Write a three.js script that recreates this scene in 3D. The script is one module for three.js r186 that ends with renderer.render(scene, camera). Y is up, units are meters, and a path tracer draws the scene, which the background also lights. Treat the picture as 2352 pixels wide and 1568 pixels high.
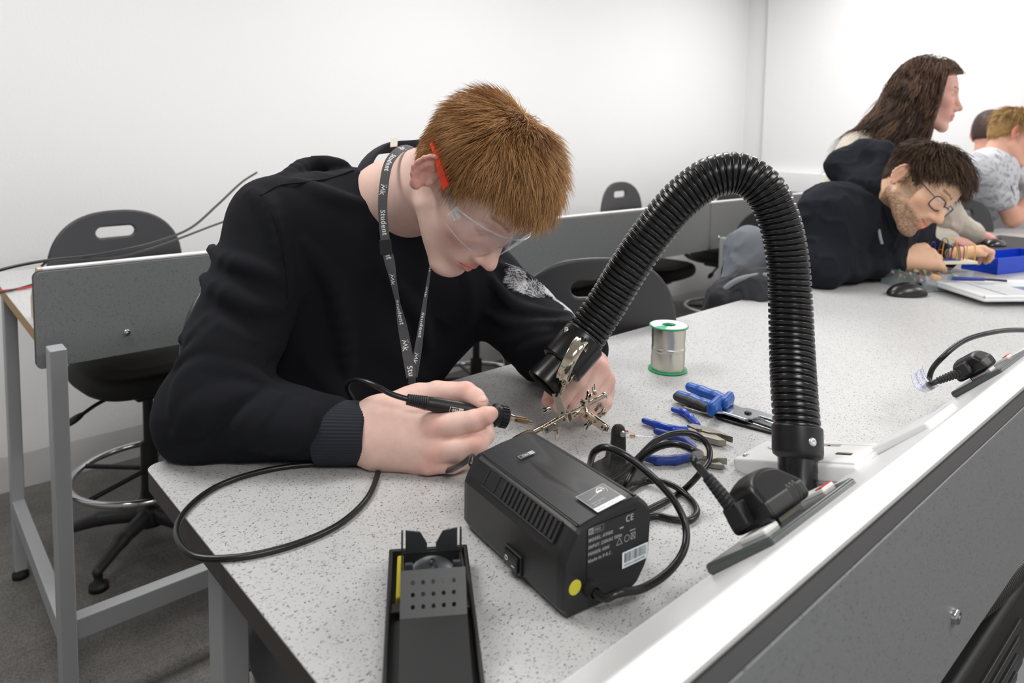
import * as THREE from 'three';
import { mergeGeometries, mergeVertices } from 'three/addons/utils/BufferGeometryUtils.js';
import { RoundedBoxGeometry } from 'three/addons/geometries/RoundedBoxGeometry.js';
import { RectAreaLightUniformsLib } from 'three/addons/lights/RectAreaLightUniformsLib.js';
import { FontLoader } from 'three/addons/loaders/FontLoader.js';
import { TextGeometry } from 'three/addons/geometries/TextGeometry.js';

// ---------------------------------------------------------------- camera, exposure, lights
const scene = new THREE.Scene();
scene.background = new THREE.Color(0x0a0a0a);
const FPX = 1634, PCX = 1176, PCY = 434.2, YAW = 0.73365, PITCH = 0.08109, ROLL = -0.01527, CAMH = 1.35;
const cF = new THREE.Vector3(Math.cos(PITCH) * Math.sin(YAW), -Math.sin(PITCH), -Math.cos(PITCH) * Math.cos(YAW));
const cR0 = new THREE.Vector3(Math.cos(YAW), 0, Math.sin(YAW));
const cD0 = new THREE.Vector3().crossVectors(cF, cR0);
const cR = cR0.clone().multiplyScalar(Math.cos(ROLL)).addScaledVector(cD0, Math.sin(ROLL));
const cD = cD0.clone().multiplyScalar(Math.cos(ROLL)).addScaledVector(cR0, -Math.sin(ROLL));
const CAM = new THREE.Vector3(0, CAMH, 0);
const camera = new THREE.PerspectiveCamera(2 * Math.atan(784 / FPX) * 180 / Math.PI, 2352 / 1568, 0.05, 60);
camera.position.copy(CAM);
camera.quaternion.setFromRotationMatrix(new THREE.Matrix4().makeBasis(cR, cD.clone().negate(), cF.clone().negate()));
camera.setViewOffset(2352, 1568, 0, 784 - PCY, 2352, 1568);      // shift lens: the verticals stay upright
camera.focus = 1.02; camera.userData.fStop = 5.6;
camera.updateMatrixWorld(true);
scene.add(camera);
const renderer = new THREE.WebGLRenderer({ antialias: true });
renderer.toneMapping = THREE.LinearToneMapping;
renderer.toneMappingExposure = 1.08;
renderer.shadowMap.enabled = true;
RectAreaLightUniformsLib.init();
// ceiling panels: every one is a glowing diffuser and an area light of its size
const PANELS = [[-0.1, -1.7], [2.1, -1.7], [4.3, -1.7], [-0.1, 1.0], [2.1, 1.0], [4.3, 1.0]];
const PANEL_W = 1.15, PANEL_D = 0.55, PANEL_I = 13, CEIL = 2.75;
const panelColor = new THREE.Color(1.0, 0.985, 0.965);
for (const [px, pz] of PANELS) {
  const l = new THREE.RectAreaLight(panelColor, PANEL_I, PANEL_W, PANEL_D);
  l.position.set(px, CEIL - 0.035, pz); l.lookAt(px, 0, pz); l.castShadow = true; scene.add(l);
}
// ---------------------------------------------------------------- helpers
function rng(seed) { let s = seed >>> 0; return () => { s = (s + 0x6D2B79F5) >>> 0; let t = s; t = Math.imul(t ^ (t >>> 15), t | 1); t ^= t + Math.imul(t ^ (t >>> 7), t | 61); return ((t ^ (t >>> 14)) >>> 0) / 4294967296; }; }
function V(x, y, z) { return new THREE.Vector3(x, y, z); }
function ray(u, v) { return cF.clone().addScaledVector(cR, (u - PCX) / FPX).addScaledVector(cD, (v - PCY) / FPX); }
function atD(u, v, d) { return CAM.clone().addScaledVector(ray(u, v), d); }              // pixel at a distance along the view axis
function onY(u, v, y) { const w = ray(u, v); return CAM.clone().addScaledVector(w, (y - CAMH) / w.y); }
function onZ(u, v, z) { const w = ray(u, v); return CAM.clone().addScaledVector(w, z / w.z); }
function onPl(u, v, p, n) { const w = ray(u, v); return CAM.clone().addScaledVector(w, p.clone().sub(CAM).dot(n) / w.dot(n)); }
const taken = {};
function numbered(n) { if (!(n in taken)) { taken[n] = 0; return n; } taken[n]++; return n + '_' + String(taken[n]).padStart(3, '0'); }
function tag(o, label, category, group, kind) { o.userData.label = label; if (category) o.userData.category = category; if (group) o.userData.group = group; if (kind) o.userData.kind = kind; return o; }
function thing(name, label, category, pos = [0, 0, 0], turn = 0, group) {
  const o = new THREE.Group(); o.name = numbered(name); scene.add(o); o.position.set(...pos); o.rotation.y = turn; return tag(o, label, category, group);
}
function clean(g) {
  let q = g.index ? g.toNonIndexed() : g.clone();
  for (const k of Object.keys(q.attributes)) if (!['position', 'normal', 'uv', 'color'].includes(k)) q.deleteAttribute(k);
  if (!q.attributes.normal) q.computeVertexNormals();
  if (!q.attributes.uv) q.setAttribute('uv', new THREE.BufferAttribute(new Float32Array(q.attributes.position.count * 2), 2));
  q.morphAttributes = {}; return q;
}
function merged(list) {
  list = Array.isArray(list) ? list : [list];
  if (list.length === 1) return list[0];
  const anyC = list.some(g => g.attributes.color), allIdx = list.every(g => g.index && g.attributes.uv && !g.attributes.color && Object.keys(g.attributes).length === 3);
  if (allIdx) return mergeGeometries(list.map(g => { g.morphAttributes = {}; return g; }));
  return mergeGeometries(list.map(g => { const q = clean(g); if (anyC && !q.attributes.color) q.setAttribute('color', new THREE.BufferAttribute(new Float32Array(q.attributes.position.count * 3).fill(1), 3)); return q; }));
}
function obj(name, list, m, parent = scene) {
  const o = new THREE.Mesh(merged(list), m); o.name = parent === scene ? numbered(name) : name; o.castShadow = o.receiveShadow = true; parent.add(o); return o;
}
function struct(name, list, m) { const o = obj(name, list, m); o.userData.kind = 'structure'; return o; }
// planar uv in metres (divided by the size of the texture tile)
function uvm(g, tile = 1, rot = 0) {
  g = g.index ? g.toNonIndexed() : g; if (!g.attributes.normal) g.computeVertexNormals();
  const p = g.attributes.position, n = g.attributes.normal, a = new Float32Array(p.count * 2);
  for (let i = 0; i < p.count; i += 3) {
    let nx = 0, ny = 0, nz = 0; for (let k = 0; k < 3; k++) { nx += Math.abs(n.getX(i + k)); ny += Math.abs(n.getY(i + k)); nz += Math.abs(n.getZ(i + k)); }
    for (let k = 0; k < 3; k++) {
      const x = p.getX(i + k), y = p.getY(i + k), z = p.getZ(i + k); let s, t;
      if (ny >= nx && ny >= nz) { s = x; t = z; } else if (nx >= nz) { s = z; t = y; } else { s = x; t = y; }
      if (rot) [s, t] = [t, s];
      a[2 * (i + k)] = s / tile; a[2 * (i + k) + 1] = t / tile;
    }
  }
  g.setAttribute('uv', new THREE.BufferAttribute(a, 2)); return g;
}
function bx(x0, x1, y0, y1, z0, z1, r = 0) {
  const w = x1 - x0, h = y1 - y0, d = z1 - z0;
  const g = r > 0 ? new RoundedBoxGeometry(w, h, d, 3, Math.min(r, w / 2.01, h / 2.01, d / 2.01)) : new THREE.BoxGeometry(w, h, d);
  g.translate((x0 + x1) / 2, (y0 + y1) / 2, (z0 + z1) / 2); return g;
}
function cyl(a, b, r0, r1 = r0, seg = 20, open = false) {
  const d = b.clone().sub(a), L = d.length(), g = new THREE.CylinderGeometry(r1, r0, L, seg, 1, open);
  g.translate(0, L / 2, 0); g.applyQuaternion(new THREE.Quaternion().setFromUnitVectors(V(0, 1, 0), d.normalize())); g.translate(a.x, a.y, a.z); return g;
}
// lathe of [r, h] pairs along a to the direction dir
function lath(pts, a = V(0, 0, 0), dir = V(0, 1, 0), seg = 32) {
  const g = new THREE.LatheGeometry(pts.map(p => new THREE.Vector2(Math.max(p[0], 1e-5), p[1])), seg);
  g.applyQuaternion(new THREE.Quaternion().setFromUnitVectors(V(0, 1, 0), dir.clone().normalize())); g.translate(a.x, a.y, a.z); return g;
}
function spline(pts, t = 0.5) { return new THREE.CatmullRomCurve3(pts, false, 'centripetal', t); }
function tube(pts, r, seg = 80, rad = 10, closed = false) { const c = pts.getPoint ? pts : new THREE.CatmullRomCurve3(pts, closed, 'centripetal'); return new THREE.TubeGeometry(c, seg, r, rad, closed); }
function ball(c, r, s = 16) { const g = new THREE.SphereGeometry(r, s, Math.max(6, s * .75 | 0)); g.translate(c.x, c.y, c.z); return g; }
function shape(pts) { const s = new THREE.Shape(); pts.forEach((p, i) => i ? s.lineTo(p[0], p[1]) : s.moveTo(p[0], p[1])); s.closePath(); return s; }
function rrect(w, h, r, cx = 0, cy = 0, Cl = THREE.Shape) {
  const s = new Cl(), x = cx - w / 2, y = cy - h / 2;
  s.moveTo(x + r, y); s.lineTo(x + w - r, y); s.absarc(x + w - r, y + r, r, -Math.PI / 2, 0); s.lineTo(x + w, y + h - r); s.absarc(x + w - r, y + h - r, r, 0, Math.PI / 2);
  s.lineTo(x + r, y + h); s.absarc(x + r, y + h - r, r, Math.PI / 2, Math.PI); s.lineTo(x, y + r); s.absarc(x + r, y + r, r, Math.PI, 1.5 * Math.PI); return s;
}
function ext(s, depth, bevel = 0, seg = 2, cs = 12) { return new THREE.ExtrudeGeometry(s, { depth: depth - 2 * bevel, bevelEnabled: bevel > 0, bevelThickness: bevel, bevelSize: bevel, bevelOffset: -bevel, bevelSegments: seg, curveSegments: cs }).translate(0, 0, bevel); }
function basis(x, y, z, o = V(0, 0, 0)) { return new THREE.Matrix4().makeBasis(x, y, z).setPosition(o); }
function frameAlong(o, dir, up = V(0, 1, 0)) { const z = dir.clone().normalize(), x = new THREE.Vector3().crossVectors(up, z).normalize(), y = new THREE.Vector3().crossVectors(z, x); return basis(x, y, z, o); }
function mat(color, rough = 0.6, o = {}) { return new THREE.MeshStandardMaterial({ color, roughness: rough, metalness: 0, ...o }); }
function phys(color, rough, o = {}) { return new THREE.MeshPhysicalMaterial({ color, roughness: rough, ...o }); }
function canvasTex(w, h, draw, srgb = true, repeat = true) {
  const c = document.createElement('canvas'); c.width = w; c.height = h; const x = c.getContext('2d'); draw(x, w, h);
  const t = new THREE.CanvasTexture(c); if (srgb) t.colorSpace = THREE.SRGBColorSpace; if (repeat) t.wrapS = t.wrapT = THREE.RepeatWrapping; t.anisotropy = 8; return t;
}
function dataTex(w, h, f, srgb = false) {
  const a = new Uint8Array(w * h * 4); for (let j = 0; j < h; j++) for (let i = 0; i < w; i++) { const c = f(i, j), k = 4 * (j * w + i); if (c.length) { a[k] = c[0]; a[k + 1] = c[1]; a[k + 2] = c[2]; } else a[k] = a[k + 1] = a[k + 2] = c; a[k + 3] = 255; }
  const t = new THREE.DataTexture(a, w, h); t.wrapS = t.wrapT = THREE.RepeatWrapping; t.magFilter = THREE.LinearFilter; t.minFilter = THREE.LinearMipmapLinearFilter; t.generateMipmaps = true; if (srgb) t.colorSpace = THREE.SRGBColorSpace; t.needsUpdate = true; return t;
}
// value noise, 3d
const NP = (() => { const r = rng(77), p = new Float32Array(4096); for (let i = 0; i < 4096; i++) p[i] = r() * 2 - 1; return p; })();
function hsh(i, j, k) { return NP[((Math.imul(i, 73856093) ^ Math.imul(j, 19349663) ^ Math.imul(k, 83492791)) >>> 3) & 4095]; }
function vnoise(x, y, z) {
  const i = Math.floor(x), j = Math.floor(y), k = Math.floor(z); let a = x - i, b = y - j, c = z - k; a = a * a * (3 - 2 * a); b = b * b * (3 - 2 * b); c = c * c * (3 - 2 * c);
  const L = (p, q, t) => p + (q - p) * t;
  return L(L(L(hsh(i, j, k), hsh(i + 1, j, k), a), L(hsh(i, j + 1, k), hsh(i + 1, j + 1, k), a), b), L(L(hsh(i, j, k + 1), hsh(i + 1, j, k + 1), a), L(hsh(i, j + 1, k + 1), hsh(i + 1, j + 1, k + 1), a), b), c);
}
// ---- signed distance modelling
function cone(a, b, ra, rb = ra) {
  const bxv = b.x - a.x, by = b.y - a.y, bz = b.z - a.z, L = bxv * bxv + by * by + bz * bz || 1e-9, ax = a.x, ay = a.y, az = a.z;
  return (x, y, z) => { const px = x - ax, py = y - ay, pz = z - az; let t = (px * bxv + py * by + pz * bz) / L; t = t < 0 ? 0 : t > 1 ? 1 : t; const dx = px - t * bxv, dy = py - t * by, dz = pz - t * bz; return Math.sqrt(dx * dx + dy * dy + dz * dz) - (ra + (rb - ra) * t); };
}
function ell(c, r, rot) {   // rot: Matrix4 whose columns are the axes
  const cx = c.x, cy = c.y, cz = c.z, e = rot ? rot.elements : null;
  return (x, y, z) => {
    let px = x - cx, py = y - cy, pz = z - cz;
    if (e) { const qx = px * e[0] + py * e[1] + pz * e[2], qy = px * e[4] + py * e[5] + pz * e[6], qz = px * e[8] + py * e[9] + pz * e[10]; px = qx; py = qy; pz = qz; }
    const a = px / r[0], b = py / r[1], c2 = pz / r[2], k0 = Math.sqrt(a * a + b * b + c2 * c2), d = a / r[0], f = b / r[1], g = c2 / r[2], k1 = Math.sqrt(d * d + f * f + g * g);
    return k1 < 1e-9 ? -Math.min(r[0], r[1], r[2]) : k0 * (k0 - 1) / k1;
  };
}
function smin(a, b, k) { const h = Math.max(k - Math.abs(a - b), 0) / k; return Math.min(a, b) - h * h * k * 0.25; }
function smax(a, b, k) { return -smin(-a, -b, k); }
function uni(list, k) { return (x, y, z) => { let d = list[0](x, y, z); for (let i = 1; i < list.length; i++) d = smin(d, list[i](x, y, z), k); return d; }; }
function sub(f, g, k) { return (x, y, z) => smax(f(x, y, z), -g(x, y, z), k); }
function chain(pts, rs, k) { const l = []; for (let i = 0; i < pts.length - 1; i++) l.push(cone(pts[i], pts[i + 1], rs[i], rs[i + 1])); return l.length > 1 ? uni(l, k) : l[0]; }
// surface nets with block skipping; lo, hi Vector3, cell metres; color(x,y,z)->[r,g,b] linear
function sdfGeo(f, lo, hi, cell, color) {
  const nx = Math.ceil((hi.x - lo.x) / cell) + 2, ny = Math.ceil((hi.y - lo.y) / cell) + 2, nz = Math.ceil((hi.z - lo.z) / cell) + 2, S = new Float32Array(nx * ny * nz), B = 8, hd = B * cell * 0.87 * 1.35 + cell;
  for (let k0 = 0; k0 < nz; k0 += B) for (let j0 = 0; j0 < ny; j0 += B) for (let i0 = 0; i0 < nx; i0 += B) {
    const c = f(lo.x + (i0 + B / 2) * cell, lo.y + (j0 + B / 2) * cell, lo.z + (k0 + B / 2) * cell), far = Math.abs(c) > hd;
    for (let k = k0; k < Math.min(nz, k0 + B); k++) for (let j = j0; j < Math.min(ny, j0 + B); j++) for (let i = i0; i < Math.min(nx, i0 + B); i++)
      S[i + nx * (j + ny * k)] = far ? c : f(lo.x + i * cell, lo.y + j * cell, lo.z + k * cell);
  }
  const id = new Int32Array(nx * ny * nz).fill(-1), P = [], I = [];
  for (let k = 0; k < nz - 1; k++) for (let j = 0; j < ny - 1; j++) for (let i = 0; i < nx - 1; i++) {
    const q = i + nx * (j + ny * k); let n = 0, neg = 0, sx = 0, sy = 0, sz = 0;
    for (let c = 0; c < 8; c++) if (S[q + (c & 1) + nx * ((c >> 1 & 1) + ny * (c >> 2))] < 0) neg++;
    if (neg === 0 || neg === 8) continue;
    for (let c = 0; c < 8; c++) for (let a = 0; a < 3; a++) {
      const m = 1 << a; if (c & m) continue; const d = c | m;
      const v0 = S[q + (c & 1) + nx * ((c >> 1 & 1) + ny * (c >> 2))], v1 = S[q + (d & 1) + nx * ((d >> 1 & 1) + ny * (d >> 2))];
      if ((v0 < 0) === (v1 < 0)) continue; const t = v0 / (v0 - v1);
      sx += (c & 1) + (a === 0 ? t : 0); sy += (c >> 1 & 1) + (a === 1 ? t : 0); sz += (c >> 2) + (a === 2 ? t : 0); n++;
    }
    id[q] = P.length / 3; P.push(lo.x + (i + sx / n) * cell, lo.y + (j + sy / n) * cell, lo.z + (k + sz / n) * cell);
  }
  const st = [1, nx, nx * ny];
  for (let k = 1; k < nz - 1; k++) for (let j = 1; j < ny - 1; j++) for (let i = 1; i < nx - 1; i++) {
    const q = i + nx * (j + ny * k), s0 = S[q] < 0;
    for (let a = 0; a < 3; a++) {
      if (s0 === (S[q + st[a]] < 0)) continue; const u = st[(a + 1) % 3], w = st[(a + 2) % 3];
      const A = id[q - u - w], Bv = id[q - w], Cv = id[q], D = id[q - u]; if (A < 0 || Bv < 0 || Cv < 0 || D < 0) continue;
      if (s0) I.push(A, Bv, Cv, A, Cv, D); else I.push(A, Cv, Bv, A, D, Cv);
    }
  }
  const g = new THREE.BufferGeometry(); g.setAttribute('position', new THREE.BufferAttribute(new Float32Array(P), 3));
  g.setAttribute('uv', new THREE.BufferAttribute(new Float32Array(P.length / 3 * 2), 2)); g.setIndex(I);
  const N = new Float32Array(P.length), e = cell * 0.6;
  for (let i = 0; i < P.length; i += 3) {
    const x = P[i], y = P[i + 1], z = P[i + 2]; let a = f(x + e, y, z) - f(x - e, y, z), b = f(x, y + e, z) - f(x, y - e, z), c = f(x, y, z + e) - f(x, y, z - e); const l = Math.hypot(a, b, c) || 1; N[i] = a / l; N[i + 1] = b / l; N[i + 2] = c / l;
  }
  g.setAttribute('normal', new THREE.BufferAttribute(N, 3));
  if (color) { const C = new Float32Array(P.length); for (let i = 0; i < P.length; i += 3) { const c = color(P[i], P[i + 1], P[i + 2]); C[i] = c[0]; C[i + 1] = c[1]; C[i + 2] = c[2]; } g.setAttribute('color', new THREE.BufferAttribute(C, 3)); }
  return g;
}
function bounds(pts, pad) { const b = new THREE.Box3().setFromPoints(pts); return [b.min.subScalar(pad), b.max.addScalar(pad)]; }
function lin(r, g, b) { const c = new THREE.Color().setRGB(r / 255, g / 255, b / 255, THREE.SRGBColorSpace); return [c.r, c.g, c.b]; }
function cubeUV(g, tile) {   // uv by dominant axis for indexed smooth meshes (for bump weave only)
  const p = g.attributes.position, n = g.attributes.normal, a = new Float32Array(p.count * 2);
  for (let i = 0; i < p.count; i++) { a[2 * i] = (p.getX(i) * 0.8 + p.getZ(i) * 0.6) / tile; a[2 * i + 1] = (p.getY(i) + 0.3 * p.getZ(i)) / tile; }
  g.setAttribute('uv', new THREE.BufferAttribute(a, 2)); return g;
}

// ---------------------------------------------------------------- textures and materials
function speckle(seed, base, n1, n2, dark, tone) {
  return canvasTex(2048, 2048, (x, W) => {
    const r = rng(seed); x.fillStyle = `rgb(${base})`; x.fillRect(0, 0, W, W);
    const stroke = (c, len, wid) => { const a = r() * Math.PI, px = r() * W, py = r() * W, L = len * (0.6 + r()), dx = Math.cos(a) * L / 2, dy = Math.sin(a) * L / 2 * 0.6; x.strokeStyle = c; x.lineWidth = wid * (0.7 + 0.6 * r());
      for (const ox of [-W, 0, W]) { if (px + ox < -12 || px + ox > W + 12) continue; for (const oy of [-W, 0, W]) { if (py + oy < -12 || py + oy > W + 12) continue; x.beginPath(); x.moveTo(px + ox - dx, py + oy - dy); x.lineTo(px + ox + dx, py + oy + dy); x.stroke(); } } };
    x.lineCap = 'round';
    for (let i = 0; i < n1 * 0.6; i++) stroke(`rgba(${tone},${0.10 + 0.22 * r()})`, 5, 3.4);
    for (let i = 0; i < n1; i++) stroke(`rgba(${dark},${0.25 + 0.4 * r()})`, 3.6, 2.0);
    for (let i = 0; i < n2; i++) stroke(`rgba(${dark},${0.6 + 0.35 * r()})`, 5.2, 2.6);
  });
}
const T_TOP = speckle(5, '188,188,188', 26000, 4200, '50,51,54', '212,212,212');
const T_PANEL = speckle(6, '128,130,132', 15000, 1700, '46,49,52', '156,159,162');
const TILE = 0.72;
const T_FLOOR = dataTex(1024, 1024, (() => { const r = rng(9); return (i, j) => { const n = vnoise(i / 7, j / 7, 3) * 0.5 + vnoise(i / 2.6, j / 2.6, 8) * 0.9 + vnoise(i / 90, j / 90, 1) * .25, k = r(); let v = 98 + 25 * n + (k > 0.99 ? 48 : 0) + (k < 0.014 ? -30 : 0); return [v, v * 0.975, v * 0.94]; }; })(), true);
const T_WEAVE = dataTex(256, 256, (() => { const r = rng(4); return (i, j) => 128 + 50 * Math.sin(i * Math.PI / 4) * Math.sin(j * Math.PI / 4) + 50 * (r() - 0.5); })());
const T_GRAIN = dataTex(256, 256, (() => { const r = rng(14); return (i, j) => 128 + 40 * vnoise(i / 2, j / 2, 0) + 70 * (r() - 0.5); })());
const T_RIB = dataTex(64, 8, (i) => 128 + 110 * Math.sin(i / 64 * Math.PI * 16));
const T_LINES = dataTex(256, 8, (i) => { const t = (i % 16) / 16; return t < 0.35 ? 60 : 205; });
const T_WALL = dataTex(512, 512, (() => { const r = rng(31); return (i, j) => 128 + 60 * vnoise(i / 3, j / 3, 5) + 60 * vnoise(i / 9, j / 9, 2) + 16 * (r() - 0.5); })());
const M = {
  top: mat(0xffffff, 0.42, { map: T_TOP }),
  panel: mat(0xffffff, 0.45, { map: T_PANEL }),
  edge: mat(0x3b3634, 0.5),
  edgeDark: mat(0x1d1c1e, 0.6),
  wood: mat(0xb28a58, 0.6),
  cream: mat(0xd9c4ad, 0.6),
  steel: mat(0x9fa1a4, 0.42, { bumpMap: T_GRAIN, bumpScale: 0.0002 }),
  white: mat(0xeeeeef, 0.22),
  wall: mat(0xe9e9ea, 0.75, { bumpMap: T_WALL, bumpScale: 0.0004 }),
  floor: mat(0xffffff, 0.55, { map: T_FLOOR }),
  plastic: mat(0x2b2b2d, 0.45),
  black: mat(0x141415, 0.38),
  gloss: phys(0x101012, 0.22, { clearcoat: 0.4, clearcoatRoughness: 0.2 }),
  rubber: mat(0x18181a, 0.48),
  chrome: mat(0xc8c8cb, 0.12, { metalness: 1 }),
  nickel: mat(0xc9bfae, 0.2, { metalness: 1 }),
  seat: mat(0x1d1d1e, 0.7, { bumpMap: T_GRAIN, bumpScale: 0.001 }),
};
// ---------------------------------------------------------------- the room
const WZ = -3.1, WX = 5.32, LX = -3.0, FZ = 3.2, TH = 0.15;
struct('floor', uvm(bx(LX - TH, WX + 0.4, -0.1, 0, WZ - TH, FZ + TH), 0.55), M.floor);
struct('ceiling', bx(LX - TH, WX + 0.4, CEIL, CEIL + 0.12, WZ - TH, FZ + TH), mat(0xf0f0ef, 0.9));
struct('wall_back', uvm(bx(LX - TH, WX + 0.4, 0, CEIL, WZ - TH, WZ), 0.5), M.wall);
struct('wall_right', [uvm(bx(WX, WX + TH, 0, CEIL, -2.91, FZ), 0.5), uvm(bx(WX + 0.035, WX + TH, 0, CEIL, WZ, -2.91), 0.5)], M.wall);
struct('wall_left', uvm(bx(LX - TH, LX, 0, CEIL, WZ, FZ), 0.5), M.wall);
struct('wall_front', uvm(bx(LX - TH, WX + 0.4, 0, CEIL, FZ, FZ + TH), 0.5), M.wall);
struct('baseboard_back', ext(shape([[0, 0], [0.018, 0], [0.018, 0.118], [0.006, 0.132], [0, 0.132]]), WX - LX).rotateY(-Math.PI / 2).rotateY(Math.PI).translate(LX, 0, WZ), mat(0xf1f1f2, 0.3));
struct('trim_1', [bx(WX - 0.055, WX, 0.915, 1.07, -2.88, FZ, 0.006)], mat(0xf1f1f2, 0.35));
PANELS.forEach(([px, pz]) => {
  const t = thing('ceiling_light', 'flat white rectangular light panel set in the ceiling', 'ceiling light', [px, CEIL, pz], 0, 'ceiling light panels');
  const w = PANEL_W / 2 + 0.02, d = PANEL_D / 2 + 0.02;
  obj('frame', [bx(-w, w, -0.03, 0, -d, -d + 0.02), bx(-w, w, -0.03, 0, d - 0.02, d), bx(-w, -w + 0.02, -0.03, 0, -d, d), bx(w - 0.02, w, -0.03, 0, -d, d)], M.white, t);
  obj('diffuser', bx(-w + 0.02, w - 0.02, -0.025, 0, -d + 0.02, d - 0.02), mat(0xffffff, 0.8, { emissive: panelColor, emissiveIntensity: 2.0 }), t);
});

// ---------------------------------------------------------------- benches: a top on a steel frame, a speckled back board and a white dado trunking
function bolt(c, dir, parent, r = 0.008) { obj('bolt', lath([[0, 0.006], [r * 0.35, 0.006], [r * 0.4, 0.0035], [r * 0.8, 0.0055], [r, 0.002], [r, -0.003]], c, dir, 18), M.chrome, parent); }
function bench(name, label, x0, x1, zf, woodEdge, legXs, boltXs, group, boltY = 0.862, low = false) {
  // zf: outer (camera side) face of the back board
  const zb = zf - 0.017, zEnd = zf - 0.795;
  const t = thing(name, label, 'workbench', [0, 0, 0], 0, group);
  const s = new THREE.Shape(), r = 0.018; s.moveTo(x0, -zb); s.lineTo(x1, -zb); s.lineTo(x1, -zEnd); s.lineTo(x0 + r, -zEnd); s.absarc(x0 + r, -zEnd - r, r, Math.PI / 2, Math.PI); s.closePath();
  const eg = new THREE.ExtrudeGeometry(s, { depth: 0.0262, bevelEnabled: false, curveSegments: 10 }).rotateX(-Math.PI / 2).translate(0, 0.872, 0);
  obj('edge_core', eg, woodEdge, t);
  const tg = new THREE.ExtrudeGeometry(s, { depth: 0.0014, bevelEnabled: true, bevelThickness: 0.0004, bevelSize: 0.0004, bevelSegments: 1, curveSegments: 10 }).rotateX(-Math.PI / 2).translate(0, 0.8982, 0);
  obj('worktop', uvm(tg, TILE), M.top, t);
  // back board
  const bs = rrect(x1 - x0, 0.2175, 0.014, (x0 + x1) / 2, 0.81 + 0.10875), board = ext(bs, 0.0145, 0, 1, 8).translate(0, 0, zb + 0.001);
  obj('back_board_core', board, M.edgeDark, t);
  obj('back_board', uvm(ext(rrect(x1 - x0 - 0.001, 0.2165, 0.0135, (x0 + x1) / 2, 0.91875), 0.0015, 0.0005, 1, 8).translate(0, 0, zf - 0.0015), TILE), M.panel, t);
  for (const bX of boltXs) bolt(V(bX, boltY, zf), V(0, 0, 1), t);
  // frame
  const zl = zf - 0.62, zn = zf + (low ? -0.07 : 0.09);
  for (const lx of legXs) {
    for (const [a, b] of [[zl - 0.05, zl], [zn - 0.05, zn]]) {
      const nb = a < zl + .01;
      obj('leg', uvm(bx(lx, lx + 0.032, 0.03, 0.872, a, b, 0.003), 0.1), M.steel, t);
      obj('foot', lath([[0.014, 0.03], [0.014, 0.018], [0.022, 0.014], [0.022, 0], [0, 0]].reverse(), V(lx + 0.016, 0, (a + b) / 2)), M.black, t);
    }
    obj('rail', uvm(bx(lx, lx + 0.03, 0.20, 0.25, zl, zn - 0.05, 0.003), 0.1), M.steel, t);
  }
  for (let i = 0; i + 1 < legXs.length; i++) obj('rail', uvm(bx(legXs[i] + 0.032, legXs[i + 1], 0.20, 0.25, zn - 0.05, zn - 0.015, 0.003), 0.1), M.steel, t);
  return t;
}
const dadoProfile = [[0, 0], [0.117, 0], [0.117, 0.046], [0.110, 0.052], [0.032, 0.128], [0.028, 0.1305], [0.0, 0.1305]];   // [towards the sitter, up]
function trunking(x0, x1, zb, label) {
  const t = thing('dado_trunking', label, 'trunking', [x0, 0.9005, zb]);
  const s = shape(dadoProfile.map(p => [p[0], p[1]]));
  obj('body', new THREE.ExtrudeGeometry(s, { depth: x1 - x0 - 0.008, bevelEnabled: false }).rotateY(Math.PI / 2).translate(0.008, 0, 0), M.white, t);
  obj('end_cap', new THREE.ExtrudeGeometry(s, { depth: 0.007, bevelEnabled: false }).rotateY(Math.PI / 2), M.cream, t);
  return t;
}
bench('workbench', 'speckled grey workbench with dark edge carrying the soldering gear', 0.252, 5.0, -0.204, M.edge, [0.288, 2.2, 3.4], [0.795, 1.9, 2.6], undefined, 0.868, true);
trunking(0.262, 4.99, -0.221, 'white sloping socket trunking along the soldering bench');
bench('workbench', 'speckled grey desk with tan wooden edge and cables on its top', 0.25, 2.9, -1.831, M.wood, [0.262, 1.585], [0.431, 1.2, 1.92, 2.42], undefined);
trunking(0.262, 2.9, -1.848, 'white socket trunking with cream end cap on the tan-edged desk');
bench('workbench', 'grey desk row with back board standing before the empty stools', 2.903, 5.0, -1.831, M.wood, [2.92, 4.3], [2.98, 3.3, 3.75], undefined);
trunking(2.904, 4.99, -1.848, 'white socket trunking on the desk before the empty stools');
// ---------------------------------------------------------------- draughting stools
const stoolGeo = (() => {
  const back = (x, y, z) => {          // local: x across, y up from the lower edge, z towards the sitter; 0.43 x 0.36, curved
    const yy = y - 0.18, n = Math.pow(Math.pow(Math.abs(x) / 0.212, 2.5) + Math.pow(Math.abs(yy) / 0.185, yy > 0 ? 2.2 : 3.0), 1 / 2.4);
    const out = (n - 1) * 0.17; const sx = Math.max(Math.abs(x) - 0.043, 0), sl = Math.hypot(sx, y - 0.292) - 0.0175;
    const zc = 0.55 * x * x + 0.12 * yy * yy - 0.01 * yy; return smax(smax(out, -sl, 0.008), Math.abs(z - zc) - 0.0085, 0.008);
  };
  const seat = (x, y, z) => { const n = Math.pow(Math.pow(Math.abs(x) / 0.215, 3) + Math.pow(Math.abs(z) / 0.205, 3), 1 / 3), dish = 0.010 * (1 - n * n) * -1; return smax((n - 1) * 0.2, Math.abs(y - 0.004 * vnoise(x * 8, 1, z * 8) - dish) - 0.042 + Math.max(0, n - 0.6) * 0.03, 0.03); };
  return { back: sdfGeo(back, V(-0.23, -0.03, -0.03), V(0.23, 0.4, 0.08), 0.005), seat: sdfGeo(seat, V(-0.24, -0.06, -0.23), V(0.24, 0.06, 0.23), 0.008) };
})();
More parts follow.
